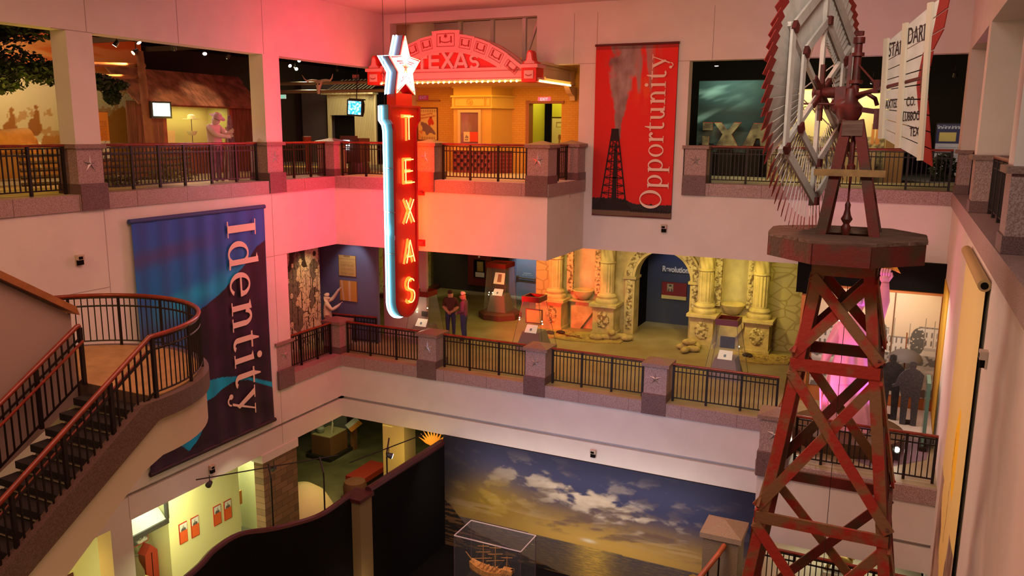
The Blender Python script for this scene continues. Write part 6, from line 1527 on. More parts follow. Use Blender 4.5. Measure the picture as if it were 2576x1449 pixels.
# ================================================================ VISITORS
HAIRW = mat('white_hair', (.75, .70, .66), .8); HAIRD = mat('brown_hair', (.05, .02, .012), .8); SKIN = mat('skin', (.55, .26, .17), .6); JEAN = mat('blue_jeans', (.045, .05, .17), .8, var=.15, scale=20); SHOE = mat('shoe', (.05, .02, .02), .6)
PURP = mat('plum_striped_shirt', (.20, .06, .14), .7, var=.3, scale=14, stretch=(1, 1, 4)); MAR = mat('maroon_tshirt', (.09, .02, .015), .8)
human('person', 'visitor in dark maroon t-shirt and jeans looking down, hands folded', 'person', (2.10, 3.75, F2), PI*.12+0.0,
      dict(hd=(0, -.07, 1.64), hb=(0, -.03, 1.55), look=(.4, -1, -.6), le=(.27, .02, 1.12), lw=(.12, -.18, 1.0), lh=(.05, -.22, .97), re=(-.27, .03, 1.12), rw=(-.10, -.17, 1.0), rh=(-.03, -.2, .95)),
      dict(shirt=MAR, pants=JEAN, skin=SKIN, shoes=SHOE, sleeve='short'), 1.74, hair=HAIRD)
human('person', 'white-haired visitor in plum long-sleeved shirt and jeans facing the exhibits', 'person', (2.78, 3.5, F2), -PI*.42,
      dict(hd=(0, -.06, 1.65), hb=(0, -.03, 1.56), look=(.1, -1, -.35), le=(.25, .02, 1.1), lw=(.10, -.20, 1.02), lh=(.03, -.24, 1.0), re=(-.25, .02, 1.1), rw=(-.08, -.2, 1.0), rh=(-.02, -.24, .98)),
      dict(shirt=PURP, pants=JEAN, skin=SKIN, shoes=SHOE), 1.77, hair=HAIRW)
# ================================================================ MIDDLE LEVEL, LEFT
NAVY = mat('slate_blue_wall', (.13, .14, .24), .8)
b = B(); b.box(-4.0, .28, 1.8, 1.95, F2, 9.95); struct('wall_printer', b, NAVY)
b = B(); b.box(-.2, 1.6, 2.9, 3.05, F2, 9.95); struct('wall_pale', b, mat('pale_gallery_wall', (.55, .42, .40), .8))
def engraving(seed, warm=.5, fig=None):
    def f(u, v):
        n = fbm(u*7+seed, v*10, 5)*.5+.5; r = abs(math.sin((fbm(u*5+seed, v*7, 3)*7+v*14)))
        c = mix((.05, .03, .015), (.62, .52, .34), sm(.28, .62, n*.62+r*.30))
        if v < .5 and u > .35: c = mix(c, (.50, .42, .34), .15)
        return c
    return f
# figures of the crowd mural drawn as overlapping hat / head / torso shapes
random.seed(21)
crowd = []
for row in range(6):
    for k in range(4):
        crowd.append((.10+k*.27+random.uniform(-.07, .07)+(.12 if row % 2 else 0), .95-row*.135+random.uniform(-.03, .03), .75+.11*row, random.random()))
def crowdpaint(u, v):
    INKC = (.035, .02, .012); c = INKC
    if u > .72 and v > .25: c = (.58, .46, .36) if int(u*34) % 3 else INKC
    for (cu, cv, s, k) in crowd:
        du, dv = (u-cu)/s, (v-cv)/s*2.0
        if not (-.8 < dv < .12 and abs(du) < .2): continue
        col = mix((.66, .54, .32), (.50, .42, .34), k)
        if k > .75: col = mix(col, INKC, .75)
        w_ = .045+.10*sm(-.05, -.16, dv) if dv > -.35 else .13-.05*sm(-.35, -.5, dv)+.03*sm(-.5, -.8, dv)
        if dv < -.045 and abs(du) < w_:
            e = w_-abs(du); h = abs(math.sin(du*60+dv*22*(1 if k > .5 else -1)+3*nz(du*20+k*9, dv*12)))
            c = INKC if e < .012 or h < .2 or (abs(du) < .01 and dv > -.35) else col
        r = (du/.042)**2+(dv/.055)**2
        if r < 1: c = INKC if r > .72 or (abs(abs(du)-.015) < .006 and abs(dv-.005) < .008) or (abs(dv+.025) < .005 and abs(du) < .015) else (.66, .52, .34)
        if k < .65:
            r = (du/.10)**2+((dv-.035)/.02)**2
            if r < 1: c = INKC if r > .6 else (.60, .50, .30)
            if abs(du) < .045 and .04 < dv < .10: c = INKC if abs(du) > .037 or dv > .09 else (.62, .52, .32)
    if ((u-.9)/.09)**2+((v-.17)/.045)**2 < 1: c = (.66, .56, .42)
    if ((u-.86)/.10)**2+((v-.86)/.05)**2 < 1: c = (.6, .52, .36) if ((u-.86)/.05)**2+((v-.86)/.025)**2 > 1 else INKC
    return c
t = thing('crowd_mural', 'tall black and cream engraved mural of a crowd in hats, left end of middle level', 'mural', (-1.6, .2, F2))
picture('print', lambda a, b, d: (-1.6+d, a, b), .02, -.75, 1.06, F2, 9.6, 110, 210, crowdpaint, t)
B().box(-1.75, -1.6, -2.35, 1.06, F2, 9.62).build('panel', DARK, t)
light('SPOT', (-.2, .2, 9.7), (-1.6, .3, 8.0), 90, (1, .85, .4), .1, angle=60, name='mural_light'); light('SPOT', (-.4, .9, 9.8), (-.7, 1.8, 8.3), 55, (.9, .85, .9), .1, angle=70, name='broadside_light')
def broadside(u, v):
    c = (.62, .42, .12)
    if v > .9 and .3 < u < .7 and int(u*40) % 3: c = (.2, .1, .04)
    if .8 < v < .85 and int(u*60) % 2: c = (.3, .18, .06)
    if v < .7 and int(v*70) % 2 and .1 < u < .9 and n_(u, v): c = (.40, .26, .07)
    return c
def n_(u, v): return fbm(u*40, v*70, 2) > -.25 and abs(u-.5) > .01
t = thing('broadside_sheet', 'upper yellowed printed broadside mounted on the slate blue wall', 'poster', (-.93, 1.78, 8.2), 'yellow sheets on the slate blue wall')
picture('print', lambda a, b, d: (a, 1.76-d, b), 0, -1.29, -.57, 8.2, 8.93, 40, 50, broadside, t); B().box(-1.29, -.57, 1.765, 1.8, 8.2, 8.93).build('board', mat('sheet_edge', (.3, .15, .04)), t)
t = thing('broadside_sheet', 'lower yellow sheet with painted gloss streaks held up by the printer statue', 'poster', (-.93, 1.78, 7.28), 'yellow sheets on the slate blue wall')
picture('print', lambda a, b, d: (a, 1.76-d, b), 0, -1.28, -.55, 7.30, 8.03, 30, 30, lambda u, v: mix((.62, .32, .05), (.75, .62, .4), max(sm(.08, 0, abs(u-.12-.1*(1-v))), sm(.1, 0, abs(u-.58)))*.8), t); B().box(-1.28, -.55, 1.765, 1.8, 7.3, 8.03).build('board', mat('sheet_edge', (.3, .15, .04)), t)  # pale streaks put a glossy reflection into the sheet colour
CRP = mat('cream_plaster', (.62, .50, .36), .7)
human('printer_statue', 'cream statue of a printer in apron pasting a yellow sheet on the wall', 'statue', (-1.42, 1.18, F2+.02), PI*.72,
      dict(hd=(.0, -.04, 1.64), look=(.1, -1, .2), le=(.20, -.22, 1.50), lw=(.14, -.40, 1.78), lh=(.12, -.46, 1.86), re=(-.24, -.16, 1.18), rw=(-.14, -.42, 1.32), rh=(-.12, -.48, 1.38)),
      dict(shirt=CRP, pants=mat('statue_trousers', (.25, .12, .10), .8), skin=CRP, shoes=CRP), 1.72, hair=mat('statue_cap', (.60, .42, .30), .7), apron=mat('statue_apron', (.5, .45, .38), .8))
t = thing('outlined_panel', 'pale framed text panel on the pink wall left of the neon sign tip', 'panel', (.1, 2.88, 7.2)); b = B(); b.box(-.18, .34, 2.86, 2.89, 7.2, 7.72); b.build('frame', mat('dark_frame', (.12, .06, .07)), t); B().box(-.16, .32, 2.85, 2.86, 7.22, 7.70).build('panel', mat('pale_panel', (.52, .40, .38)), t)
railing((-1.5, 1.45), (.35, 1.7), F2, 'low dark inner railing in front of the slate blue wall', H=.95)
# curved mural with soldiers
t = thing('curved_mural', 'curved yellowish mural of standing frontier figures on a round dark base', 'mural', (-3.6, 10.2, F2))
def soldiers(u, v):
    c = mix((.62, .46, .10), (.6, .52, .28), sm(.3, .9, v)); 
    if v < .35: c = mix((.62, .48, .16), (.75, .66, .45), sm(.3, 0, v))
    for k, cu in enumerate((.1, .3, .5, .58, .74, .92)):
        du = u-cu-.02*math.sin(v*9+k)
        w_ = .055 if v > .55 else .02+.03*abs(math.sin(v*11+k))
        if abs(du) < w_ and .3 < v < .97 and (v > .55 or abs(abs(du)-.028) < .018): c = mix((.16, .1, .05), (.42, .28, .12), sm(-.2, .3, fbm(u*50, v*40, 3)))
    if u > .84: c = mix(c, (.12, .08, .05), .75)
    if abs(fbm(u*9, v*6, 3)) < .03: c = mix(c, (.15, .1, .04), .7)
    return c
vs_c = (-6.0, 10.9); rr = 2.75
picture('print', lambda a, b, d: (vs_c[0]+rr*math.cos(a), vs_c[1]+rr*math.sin(a), b), 0, -1.25, .42, F2+.15, 9.6, 90, 70, soldiers, t)
b = B(); P = [(-1.3+1.75*i/24) for i in range(25)]
b.strip([(vs_c[0]+(rr+.35)*math.cos(a), vs_c[1]+(rr+.35)*math.sin(a)) for a in P], [(vs_c[0]+(rr-.1)*math.cos(a), vs_c[1]+(rr-.1)*math.sin(a)) for a in P], lambda a, c, d: (a, c, F2+d), 0, .16, False); b.build('round_base', mat('dark_red_base', (.12, .02, .015), .5), t)
light('SPOT', (-2.0, 8.0, 9.7), (-3.6, 10.4, 7.2), 160, (1, .85, .3), .1, angle=70, name='curved_mural_light')
# far wall, framed case and door
b = B(); b.box(-3.4, .62, 11.75, 11.9, F2, 9.95); struct('wall_far_dark', b, mat('far_dark_wall', (.028, .018, .025), .8))
b = B(); b.box(.62, .97, 11.7, 11.9, F2, 9.95); b.box(2.12, 4.1, 11.7, 11.9, F2, 9.95); b.box(.97, 2.12, 11.7, 11.9, 7.95, 9.95); struct('wall_far_blue', b, mat('slate_blue_wall', (0, 0, 0)))
t = thing('blue_door', 'slate blue exit door with push bar and spotlight glow, far back of middle level', 'door', (1.55, 11.7, F2))
B().box(.99, 2.10, 11.68, 11.72, F2, 7.93).build('door_leaf', mat('door_blue', (.16, .20, .27), .6), t); b = B(); b.cyl((1.05, 11.6, 6.78), (2.03, 11.6, 6.74), .03, n=10); b.box(1.02, 1.12, 11.58, 11.7, 6.72, 6.84); b.box(1.96, 2.06, 11.58, 11.7, 6.7, 6.8); b.build('push_bar', mat('brass_bar', (.2, .12, .05), .35, .6), t)
font('lettering', 'EMERGENCY', .07, (1.55, 11.66, 6.98), RY, mat('white_lettering', (.7, .7, .7)), t, .001); font('lettering', 'EXIT ONLY ALARM', .06, (1.55, 11.66, 6.9), RY, mat('white_lettering', (0, 0, 0)), t, .001)
B().box(.72, .86, 11.68, 11.7, 7.3, 7.42).build('wall_plate', mat('plate_white', (.6, .6, .55))); tag(bpy.data.objects['wall_plate'], 'small white plate on the blue wall left of the exit door', 'plate')
light('SPOT', (1.6, 10.4, 9.0), (1.55, 11.7, 7.0), 200, (.85, .95, 1), .05, angle=50, name='door_light')
t = thing('framed_case', 'dark red wall case with small gilt-framed portrait and white card', 'wall case', (-.87, 11.75, 6.2))
b = B(); b.box(-1.5, -.27, 11.68, 11.75, 6.2, 9.0); b.build('board', mat('maroon_board', (.14, .012, .01), .6), t); B().box(-1.18, -.60, 11.66, 11.68, 6.58, 7.42).build('recess', BLACK, t)
b = B(); b.box(-1.0, -.68, 11.64, 11.66, 6.88, 7.34); b.build('gilt_frame', mat('gilt', (.5, .36, .12), .4, .5), t); B().box(-.95, -.73, 11.635, 11.64, 6.94, 7.28).build('portrait', mat('dark_portrait', (.35, .25, .06)), t); B().box(-1.08, -.62, 11.63, 11.64, 6.62, 6.84).build('white_card', mat('card_white', (.7, .66, .62)), t)
B().ball((-.9, 11.66, 7.55), .055, 10, 8).build('round_lamp', mat('lamp_white', (0, 0, 0))); tag(bpy.data.objects['round_lamp'], 'small round white wall disc above the gilt-framed portrait', 'lamp')
light('SPOT', (-.8, 10.6, 9.6), (-.85, 11.7, 7.0), 40, (1, .8, .55), .05, angle=40, name='frame_light')
light('AREA', (3.5, 6.5, 9.7), (3.5, 6.8, 6), 60, (1, .8, .18), 3, 3, name='floor_wash')
light('SPOT', (3.5, 9.5, 9.7), (3.2, 9.0, 5.9), 90, (1, .82, .15), .1, angle=50, name='floor_pool')
# ================================================================ MIDDLE LEVEL, RIGHT: STATUE AND PHOTO
PKS = mat('statue_enamel', (.80, .40, .55), .35, var=.12, scale=2); GX, GY = 15.72, -.75
t = thing('goddess_statue', 'giant glowing pink robed statue raising a gold star, behind the windmill tower', 'statue', (GX, GY, F2))
b = B(); b.lathe([(1.28, 0), (1.3, .1), (1.3, .34), (1.2, .38), (0, .38)], (GX, GY+.1, F2), 40); b.build('round_base', mat('dark_round_base', (.10, .05, .02), .5), t, smooth=True)
z0 = F2+.38
b = B(); prof = [(.56, 0), (.55, .2), (.50, .7), (.42, 1.2), (.34, 1.62), (.30, 1.8), (.36, 2.1), (.40, 2.35), (.34, 2.6), (.14, 2.72), (.10, 2.85)]
vs = []; n = 60
for r, z in prof:
    for i in range(n):
        a = 2*PI*i/n; k = 1+(.10*math.cos(9*a+2.2*z)+.05*math.cos(17*a-3*z))*max(0, 1-z/2.4); fl = 1 if z < 1.8 else 1
        vs.append((GX+r*k*1.05*math.cos(a)-.05*math.sin(z), GY+r*k*.8*math.sin(a), z0+z))
b.add(vs, [(j*n+i, j*n+(i+1) % n, (j+1)*n+(i+1) % n, (j+1)*n+i) for j in range(len(prof)-1) for i in range(n)]); b.build('robe', PKS, t, smooth=True)
b = B(); n = 40; vs = []
for r, z in ((.50, 1.05), (.47, 1.3), (.36, 1.72), (.33, 1.85)):
    for i in range(n): a = 2*PI*i/n; vs.append((GX+(r+.05*math.cos(7*a))*1.08*math.cos(a), GY+(r+.05*math.cos(7*a))*.84*math.sin(a), z0+z-.12*math.cos(a*2)*(1 if z < 1.2 else 0)))
b.add(vs, [(j*n+i, j*n+(i+1) % n, (j+1)*n+(i+1) % n, (j+1)*n+i) for j in range(3) for i in range(n)]); b.build('tunic', PKS, t, smooth=True)
hc = Vector((GX+.02, GY-.02, z0+3.12))
P = dict(a=(hc.x, hc.y+.02, hc.z-.34, .12), b=(hc.x-.03, hc.y-.02, hc.z-.12, (.17, .2)), c=(hc.x, hc.y, hc.z+.06, (.2, .22)), n=(hc.x-.21, hc.y-.06, hc.z-.08, .03))
ev = skinned(P, [('a', 'b'), ('b', 'c'), ('b', 'n')], 2); ev.materials.clear(); ev.materials.append(PKS); ev.transform(Matrix.Translation(-t.location)); ev.polygons.foreach_set('use_smooth', [True]*len(ev.polygons))
for v in ev.vertices:
    p = v.co+t.location-hc
    if p.x < -.1: v.co.x += -.02*math.exp(-((p.z-.06)/.03)**2)+.03*math.exp(-((p.z-.015)/.03)**2)-.02*math.exp(-((p.z+.16)/.03)**2)
o = bpy.data.objects.new('head', ev); COL.objects.link(o); o.parent = t; ev.name = 'head'
b = B(); random.seed(4)
for k in range(60):
    a = random.uniform(0, 6.28); ph = random.uniform(0, 2.0); p = Vector((math.sin(ph)*math.cos(a), math.sin(ph)*math.sin(a), math.cos(ph)))
    if p.x < -.5 and p.z < .5: continue
    b.ball(tuple(hc+Vector((.05, .0, .06))+Vector((p.x*.2, p.y*.2, p.z*.22))), .07, 8, 6)
b.ball(tuple(hc+Vector((.08, 0, .06))), .2, 14, 10); b.tube([hc+Vector((-.18, -.05, .12)), hc+Vector((-.05, -.2, .15)), hc+Vector((.15, -.2, .15)), hc+Vector((.26, -.05, .1))], .03, 8)
b.build('curled_hair', mat('statue_hair', (.62, .40, .60), .45), t, smooth=True)
b = B(); b.tube([(GX+.25, GY, z0+2.45), (GX+.46, GY-.04, z0+2.75), (GX+.56, GY-.08, z0+3.2), (GX+.56, GY-.12, z0+3.62)], .1, 12, rad=[.17, .16, .14, .085]); b.build('raised_arm', PKS, t, smooth=True)
hx, hy, hz = GX+.55, GY-.13, z0+3.72
b = B(); b.ball((hx, hy, hz), .12, 12, 8, (1, .6, 1.1)); b.build('palm', PKS, t, smooth=True)
for k in range(4): b = B(); xx = hx-.09+k*.055; b.tube([(xx, hy-.03, hz+.06), (xx, hy-.09, hz+.15), (xx+.01, hy-.07, hz+.22), (xx+.02, hy, hz+.2)], .026, 8); b.build('finger', PKS, t, smooth=True)
b = B(); b.tube([(hx+.09, hy-.02, hz-.02), (hx+.14, hy-.06, hz+.07), (hx+.11, hy-.06, hz+.15)], .03, 8); b.build('thumb', PKS, t, smooth=True)
b = B(); P = star(hx+.04, hz+.36, .36, .14, rot=PI/2+.25); vs = [(a, hy, c) for a, c in P]+[(hx+.04, hy-.10, hz+.36), (hx+.04, hy+.10, hz+.36)]
b.add(vs, [(i, (i+1) % 10, 10) for i in range(10)]+[((i+1) % 10, i, 11) for i in range(10)]); b.build('gold_star', mat('gold_star', (.85, .52, .06), .3, .4), t)
b = B(); b.tube([(GX-.3, GY-.02, z0+2.45), (GX-.5, GY-.15, z0+2.0), (GX-.62, GY-.3, z0+1.55)], .12, 12, rad=[.17, .13, .08]); b.ball((GX-.64, GY-.34, z0+1.48), .1, 10, 8); b.build('lowered_arm', PKS, t, smooth=True)
b = B(); b.tube([(GX-.66, GY-.36, z0+1.5), (GX-.55, GY-.42, z0+.1)], .04, 6, rad=[.05, .02]); b.box(GX-.76, GX-.54, GY-.40, GY-.32, z0+1.52, z0+1.57); b.build('sword', PKS, t, smooth=True)
light('SPOT', (14.4, -1.9, 6.3), (15.6, -.7, 8.6), 330, (1, .16, .42), .08, angle=70, name='statue_light'); light('SPOT', (16.9, -1.4, 6.4), (15.8, -.7, 8.8), 260, (.75, .2, 1), .08, angle=60, name='statue_light')
light('SPOT', (14.6, 1.5, 9.7), (15.7, -.7, 8.5), 150, (1, .8, .75), .08, angle=60, name='statue_light')
for loc, lb in (((14.75, -1.95, F2+.2), 'floor spotlight glowing left of the statue base behind the tower'), ((16.86, -1.55, F2+.24), 'bright starry floor spotlight right of the statue base behind the railing')):
    t = thing('floor_spotlight', lb, 'spotlight', loc); x, y, z = loc
    B().cyl((x, y+.1, z-.04), (x, y-.06, z+.04), .07, .09, 14).build('can', SPK, t, smooth=True); B().cyl((x, y-.05, z+.035), (x, y-.07, z+.045), .06, n=12).build('lens', mat('floor_lens', (1, 1, .9), .3, emit=(1, .95, .75), es=40), t); B().box(x-.05, x+.05, y-.02, y+.08, F2, z-.05).build('foot', SPK, t)
def capitol(u, v):
    c = mix((.42, .38, .32), (.68, .56, .38), v)
    hz_ = .52
    if v < hz_ and v > .32:
        c = (.10, .09, .08) if nz(u*14, v*10)+nz(u*40, v*30)*.5 > .12 else (.30, .28, .25)
    bx = [(.0, .30, .62), (.30, .62, .66), (.62, .80, .58), (.85, 1, .70)]
    for x0, x1, h in bx:
        if x0 < u < x1 and .42 < v < h:
            c = (.55, .52, .46) if v < h-.015 else (.2, .19, .17)
            if int((u-x0)*70) % 3 == 1 and int(v*60) % 5 in (1, 2, 3): c = (.12, .11, .1)
    if ((u-.56)/.05)**2+((v-.60)/.10)**2 < 1 and nz(u*60, v*60) > -.3: c = (.12, .12, .11)
    if ((u-.85)/.06)**2+((v-.55)/.13)**2 < 1 and nz(u*50, v*50) > -.35: c = (.09, .09, .08)
    if .9 < u < 1 and .42 < v < .5: c = (.5, .47, .4) if v < .47 else (.35, .33, .3)
    for x, h in ((.30, .74), (.45, .72), (.66, .76), (.78, .72), (.9, .78), (.97, .76)):
        if abs(u-x) < .0028 and .5 < v < h: c = (.2, .18, .15)
    if v < .32: c = mix((.34, .31, .28), (.58, .54, .48), sm(.3, .7, fbm(u*4, v*12, 3)*.5+.5))
    if v < .36 and fbm(u*6, v*8, 4) > .32: c = (.14, .13, .12)
    return c
t = thing('street_photo_mural', 'large sepia street and capitol grounds photograph on panels behind the pink statue', 'mural', (16.3, 2.2, 6.2))
picture('print', lambda a, b, d: (a, 2.2-d, b), .03, 14.55, 17.62, 6.35, 9.15, 170, 140, capitol, t)
b = B(); b.box(14.5, 17.66, 2.2, 2.3, F2, 9.2); b.build('panel', mat('mural_frame_orange', (.42, .14, .03), .6), t); B().box(16.52, 16.55, 2.155, 2.2, 6.35, 9.15).build('panel_joint', mat('mural_joint', (.15, .07, .03)), t)
B().box(14.2, 14.48, 2.0, 2.25, F2, 8.9).build('orange_post', mat('mural_frame_orange', (0, 0, 0))); tag(bpy.data.objects['orange_post'], 'orange-brown square post left of the sepia street photograph', 'post')
t = thing('white_platform', 'angular white platform under the two suited standees', 'platform', (17, .8, F2)); b = B(); b.prism([(16.3, .2), (17.64, -.05), (17.64, 2.15), (16.3, 2.15)], lambda a, c, d: (a, c, F2+d), 0, .14); b.build('top', mat('white_vinyl', (.62, .56, .54), .5), t)
DS = mat('standee_black', (.02, .02, .022), .7, var=.4, scale=12); GS = mat('standee_grey', (.06, .06, .072), .7, var=.3, scale=20)
def standee(cx, y, z0, H, m, label, arm):
    t = thing('standee', label, 'standee', (cx, y, z0)); s = H
    P = [(-.15, 0), (-.04, 0), (-.02, .44), (.02, .44), (.05, 0), (.16, 0), (.17, .46), (.2, .62), (.22, .80), (.13, .86), (.05, .885), (.065, .93), (.06, .985), (0, 1.0), (-.06, .985), (-.065, .93), (-.05, .885), (-.14, .85), (-.22, .76), (-.20, .55), (-.17, .45)]
    if arm: P[17:20] = [(-.14, .85), (-.24, .76), (-.30, .62), (-.36, .60), (-.34, .56), (-.22, .60), (-.19, .5)]
    b = B(); b.prism([(cx+a*s*.74, z0+c*s) for a, c in P], onY(y), 0, .05); b.build('cutout', m, t)
    b = B(); b.box(cx-.12, cx+.12, y, y+.3, z0, z0+.03); b.build('foot', DARK, t)
standee(16.62, 1.0, F2+.15, 1.72, DS, 'black-suited life-size photo standee nearest the windmill tower', False)
standee(17.08, .75, F2+.15, 1.66, GS, 'grey-suited life-size photo standee with arm out, right of the black one', True)
t = thing('umbrella_print', 'grey open umbrella cutout above the suited standees', 'umbrella', (16.85, 1.5, F2+.14)); b = B(); b.cyl((16.92, 1.5, F2+.14), (16.88, 1.5, 8.25), .018, n=8); b.build('staff', mat('staff_brown', (.25, .1, .04)), t)
b = B(); b.lathe([(.42, 0), (.36, .12), (.22, .22), (.0, .28)], (16.9, 1.5, 7.55), 16); b.build('canopy', mat('umbrella_grey', (.10, .09, .09), .7), t, smooth=True)
t = thing('glass_fin', 'tall narrow green-edged glass fin at the right end of the middle level', 'glass panel', (17.45, -.3, F2)); B().box(17.38, 17.46, -.6, .2, F2+.1, 7.55).build('glass', mat('green_glass', (.12, .25, .2), .1), t); B().box(17.34, 17.5, -.7, .3, F2, F2+.1).build('base', DARK, t)
o = B().add([(16.0, -2.0, F2+.006), (16.5, -2.3, F2+.006), (17.5, -1.2, F2+.006), (17.6, .1, F2+.006), (16.9, .1, F2+.006)], [(0, 1, 2, 3, 4)]).build('floor_graphic', mat('floor_graphic_mauve', (.20, .12, .16), .7)); tag(o, 'dull mauve floor graphic beside the statue base', 'floor graphic')
b = B(); b.box(14.0, 17.67, 2.4, 2.6, 8.9, 9.95); struct('wall_black_header', b, BLACK)
b = B(); b.box(XR-.02, XR+.02, .2, 2.3, F2, 9.6); struct('wall_yellow_side', b, mat('yellow_side_wall', (.62, .38, .03), .8))
light('SPOT', (16.6, 1.0, 9.7), (16.8, 2.2, 8.6), 45, (1, .85, .6), .1, angle=80, name='photo_light'); light('AREA', (16, .3, 9.6), (16, .5, 6), 70, (1, .8, .6), 2.5, 1.5, name='statue_room_light')
# ================================================================ GROUND LEVEL
# sunset mural
def sunset(u, v):
    y = v; hz_ = .30-.02*u
    n = fbm(u*10+y*3, y*7-u*2.4, 7)*.5+.5; n2 = fbm(u*6+7, y*10-u*3.5, 6)*.5+.5; n3 = fbm(u*28, y*22-u*6, 4)*.5+.5
    c = mix((.20, .12, .06), (.035, .038, .10), sm(.42, .70, y+.08*(n2-.5)))
    c = mix(c, (.018, .02, .06), sm(.8, 1.0, y))
    glow = math.exp(-((u-.50)/.40)**2-((y-hz_-.02)/.17)**2); c = mix(c, (.74, .47, .09), glow)
    lg = math.exp(-((u-.16)/.14)**2-((y-.50)/.20)**2); c = mix(c, (.36, .22, .015), lg*.85)
    band = sm(.34, .56, y)*sm(1.02, .80, y)
    big = math.exp(-((u-.50+.5*(y-.66))/.17)**2-((y-.66+.25*(u-.5))/.13)**2)
    cl = sm(.50, .66, n*.75+n3*.25+.15*big)*band
    c = mix(c, mix((.16, .11, .09), mix((.46, .36, .25), (.66, .55, .42), n3), sm(.42, .70, n2+.3*big)), cl*(.25+.75*min(1, big*1.3+.3*glow)))
    dk = sm(.50, .66, n2)*sm(.33, .42, y)*sm(.66, .50, y)*sm(.25, .4, u); c = mix(c, (.13, .08, .07), dk*.7)
    c = mix(c, (.62, .42, .05), lg*sm(.50, .66, n)*.5)
    st = sm(.56, .70, fbm(u*5, y*30, 4)*.5+.5)*math.exp(-((y-.42)/.05)**2); c = mix(c, (.60, .42, .18), st*.5)
    c = mix(c, (.010, .008, .010), sm(.20, .0, u)*sm(.15, .75, y)*.9+sm(.06, 0, u)*.6*sm(.75, .15, y))
    c = mix(c, (.010, .011, .035), sm(.74, 1.0, u)*sm(.35, .7, y)*.85)
    e = math.exp(-((u-.485)/.02)**2-((y-hz_-.055)/.014)**2); c = mix(c, (1, .92, .62), e)
    if y < hz_:
        w_ = fbm(u*34, y*130, 3); c = mix((.17, .12, .06), (.11, .09, .08), sm(0, hz_, y)); c = mix(c, (.24, .16, .07), sm(0, .5, w_)*.7)
        c = mix(c, (.78, .52, .08), math.exp(-((u-.50)/.055)**2)*(.55+.45*sm(-.2, .3, w_)))
    sh = .26-.62*u+.015*nz(u*18, 2)+.16*sm(.10, 0, u)
    if y < sh: c = mix((.016, .010, .006), (.15, .075, .02), sm(.12, .3, fbm(u*14, y*50, 4)))
    for tx, th, k in ((.86, .33, 0), (.955, .24, 1), (.80, .2, 2)):
        r = math.hypot((u-tx)/.055, (y-th)/.10)
        if r < 1: c = mix(c, (.62, .33, .03), sm(.0, .12, fbm(u*60+k*5, y*30, 4))*.85*sm(1, .7, r))
        if abs(u-tx) < .003 and y < th: c = (.35, .2, .03)
    return c
t = thing('sunset_mural', 'huge wall mural of a sunset sea with glowing clouds under the middle balcony', 'mural', (8.7, -.02, 0))
picture('print', lambda a, b, d: (a, .0-d, b), .03, 3.96, 14.2, 0, 3.76, 400, 170, sunset, t); b = B(); b.box(3.96, 14.2, -.02, .1, 0, 3.77); b.build('panel', DARK, t)
light('AREA', (8.6, -1.6, 3.4), (8.6, 0, 1.9), 66, (1, .92, .75), 8, .3, name='mural_wash')
b = B(); b.box(4.0, XR, -30, -.03, 0, .02); b.box(-.5, 4.0, -30, -9, 0, .02); struct('floor_hall_dark', b, BLACK)  # black sheet laid over the ground floor to darken it
# dark partition
PP = [(2.95, -9.6), (2.80, -8.98), (2.57, -8.33), (2.56, -7.49), (3.11, -6.9), (3.54, -6.19), (3.68, -5.67), (3.66, -5.0), (3.63, -4.5)]
def smooth(P, k=4):
    out = []
    for i in range(len(P)-1):
        p0, p1, p2, p3 = P[max(i-1, 0)], P[i], P[i+1], P[min(i+2, len(P)-1)]
        for j in range(k):
            s = j/k; out.append(tuple(.5*((2*p1[a])+(-p0[a]+p2[a])*s+(2*p0[a]-5*p1[a]+4*p2[a]-p3[a])*s*s+(-p0[a]+3*p1[a]-3*p2[a]+p3[a])*s**3) for a in (0, 1)))
    return out+[P[-1]]
Q = smooth(PP)
t = thing('curved_partition', 'curved black partition wall with dark red rounded cap on the ground level', 'partition', (3.4, -6, 0))
b = B(); b.strip([(x+.12, y) for x, y in Q], [(x-.12, y) for x, y in Q], lambda a, c, d: (a, c, d), 0, 3.5, False); b.build('wall_panel', BLACK, t)
MC = mat('partition_cap', (.07, .014, .014), .45)
b = B(); b.tube([(x, y, 3.50) for x, y in Q], .085, 8); b.build('cap', MC, t, smooth=True)
t = thing('straight_partition', 'straight black partition with dark red cap running to the sunset mural', 'partition', (3.9, -2, 0))
b = B(); b.box(3.78, 4.0, -4.0, -.03, 0, 3.5); b.build('wall_panel', BLACK, t); b = B(); b.tube([(3.89, -4.0, 3.50), (3.92, -.05, 3.50)], .12, 8); b.build('cap', MC, t, smooth=True)
t = thing('lit_pillar', 'square olive-tan pillar lit from below between the two black partitions', 'pillar', (3.75, -4.35, 0)); B().box(3.5, 4.03, -4.6, -4.05, 0, 3.42).build('shaft', mat('pillar_tan', (.22, .15, .06), .8), t); B().box(3.45, 4.08, -4.65, -4.0, 3.4, 3.5).build('cap', MC, t)
light('POINT', (4.6, -4.9, .9), None, 14, (1, .75, .4), .1, name='pillar_light')
t = thing('cream_column', 'thick yellow-lit square column behind the straight partition', 'column', (2.05, .35, 0)); B().box(1.62, 2.46, .02, .7, 0, 3.76).build('shaft', mat('cream_column', (.70, .55, .18), .8), t)
t = thing('stone_clad_pillar', 'brown stone-clad pillar under the left wall beside the cream gallery', 'pillar', (-.15, -3.1, 0)); B().box(-.35, .0, -3.85, -2.35, 0, 3.5).build('stone_cladding', brickmat('stone_cladding', (.26, .15, .08), (.15, .09, .05), (.08, .05, .03), 1, .55, .2, .008, 'yz'), t); B().box(-.4, .04, -3.9, -2.3, 3.5, 3.76).build('top_band', WALL, t)
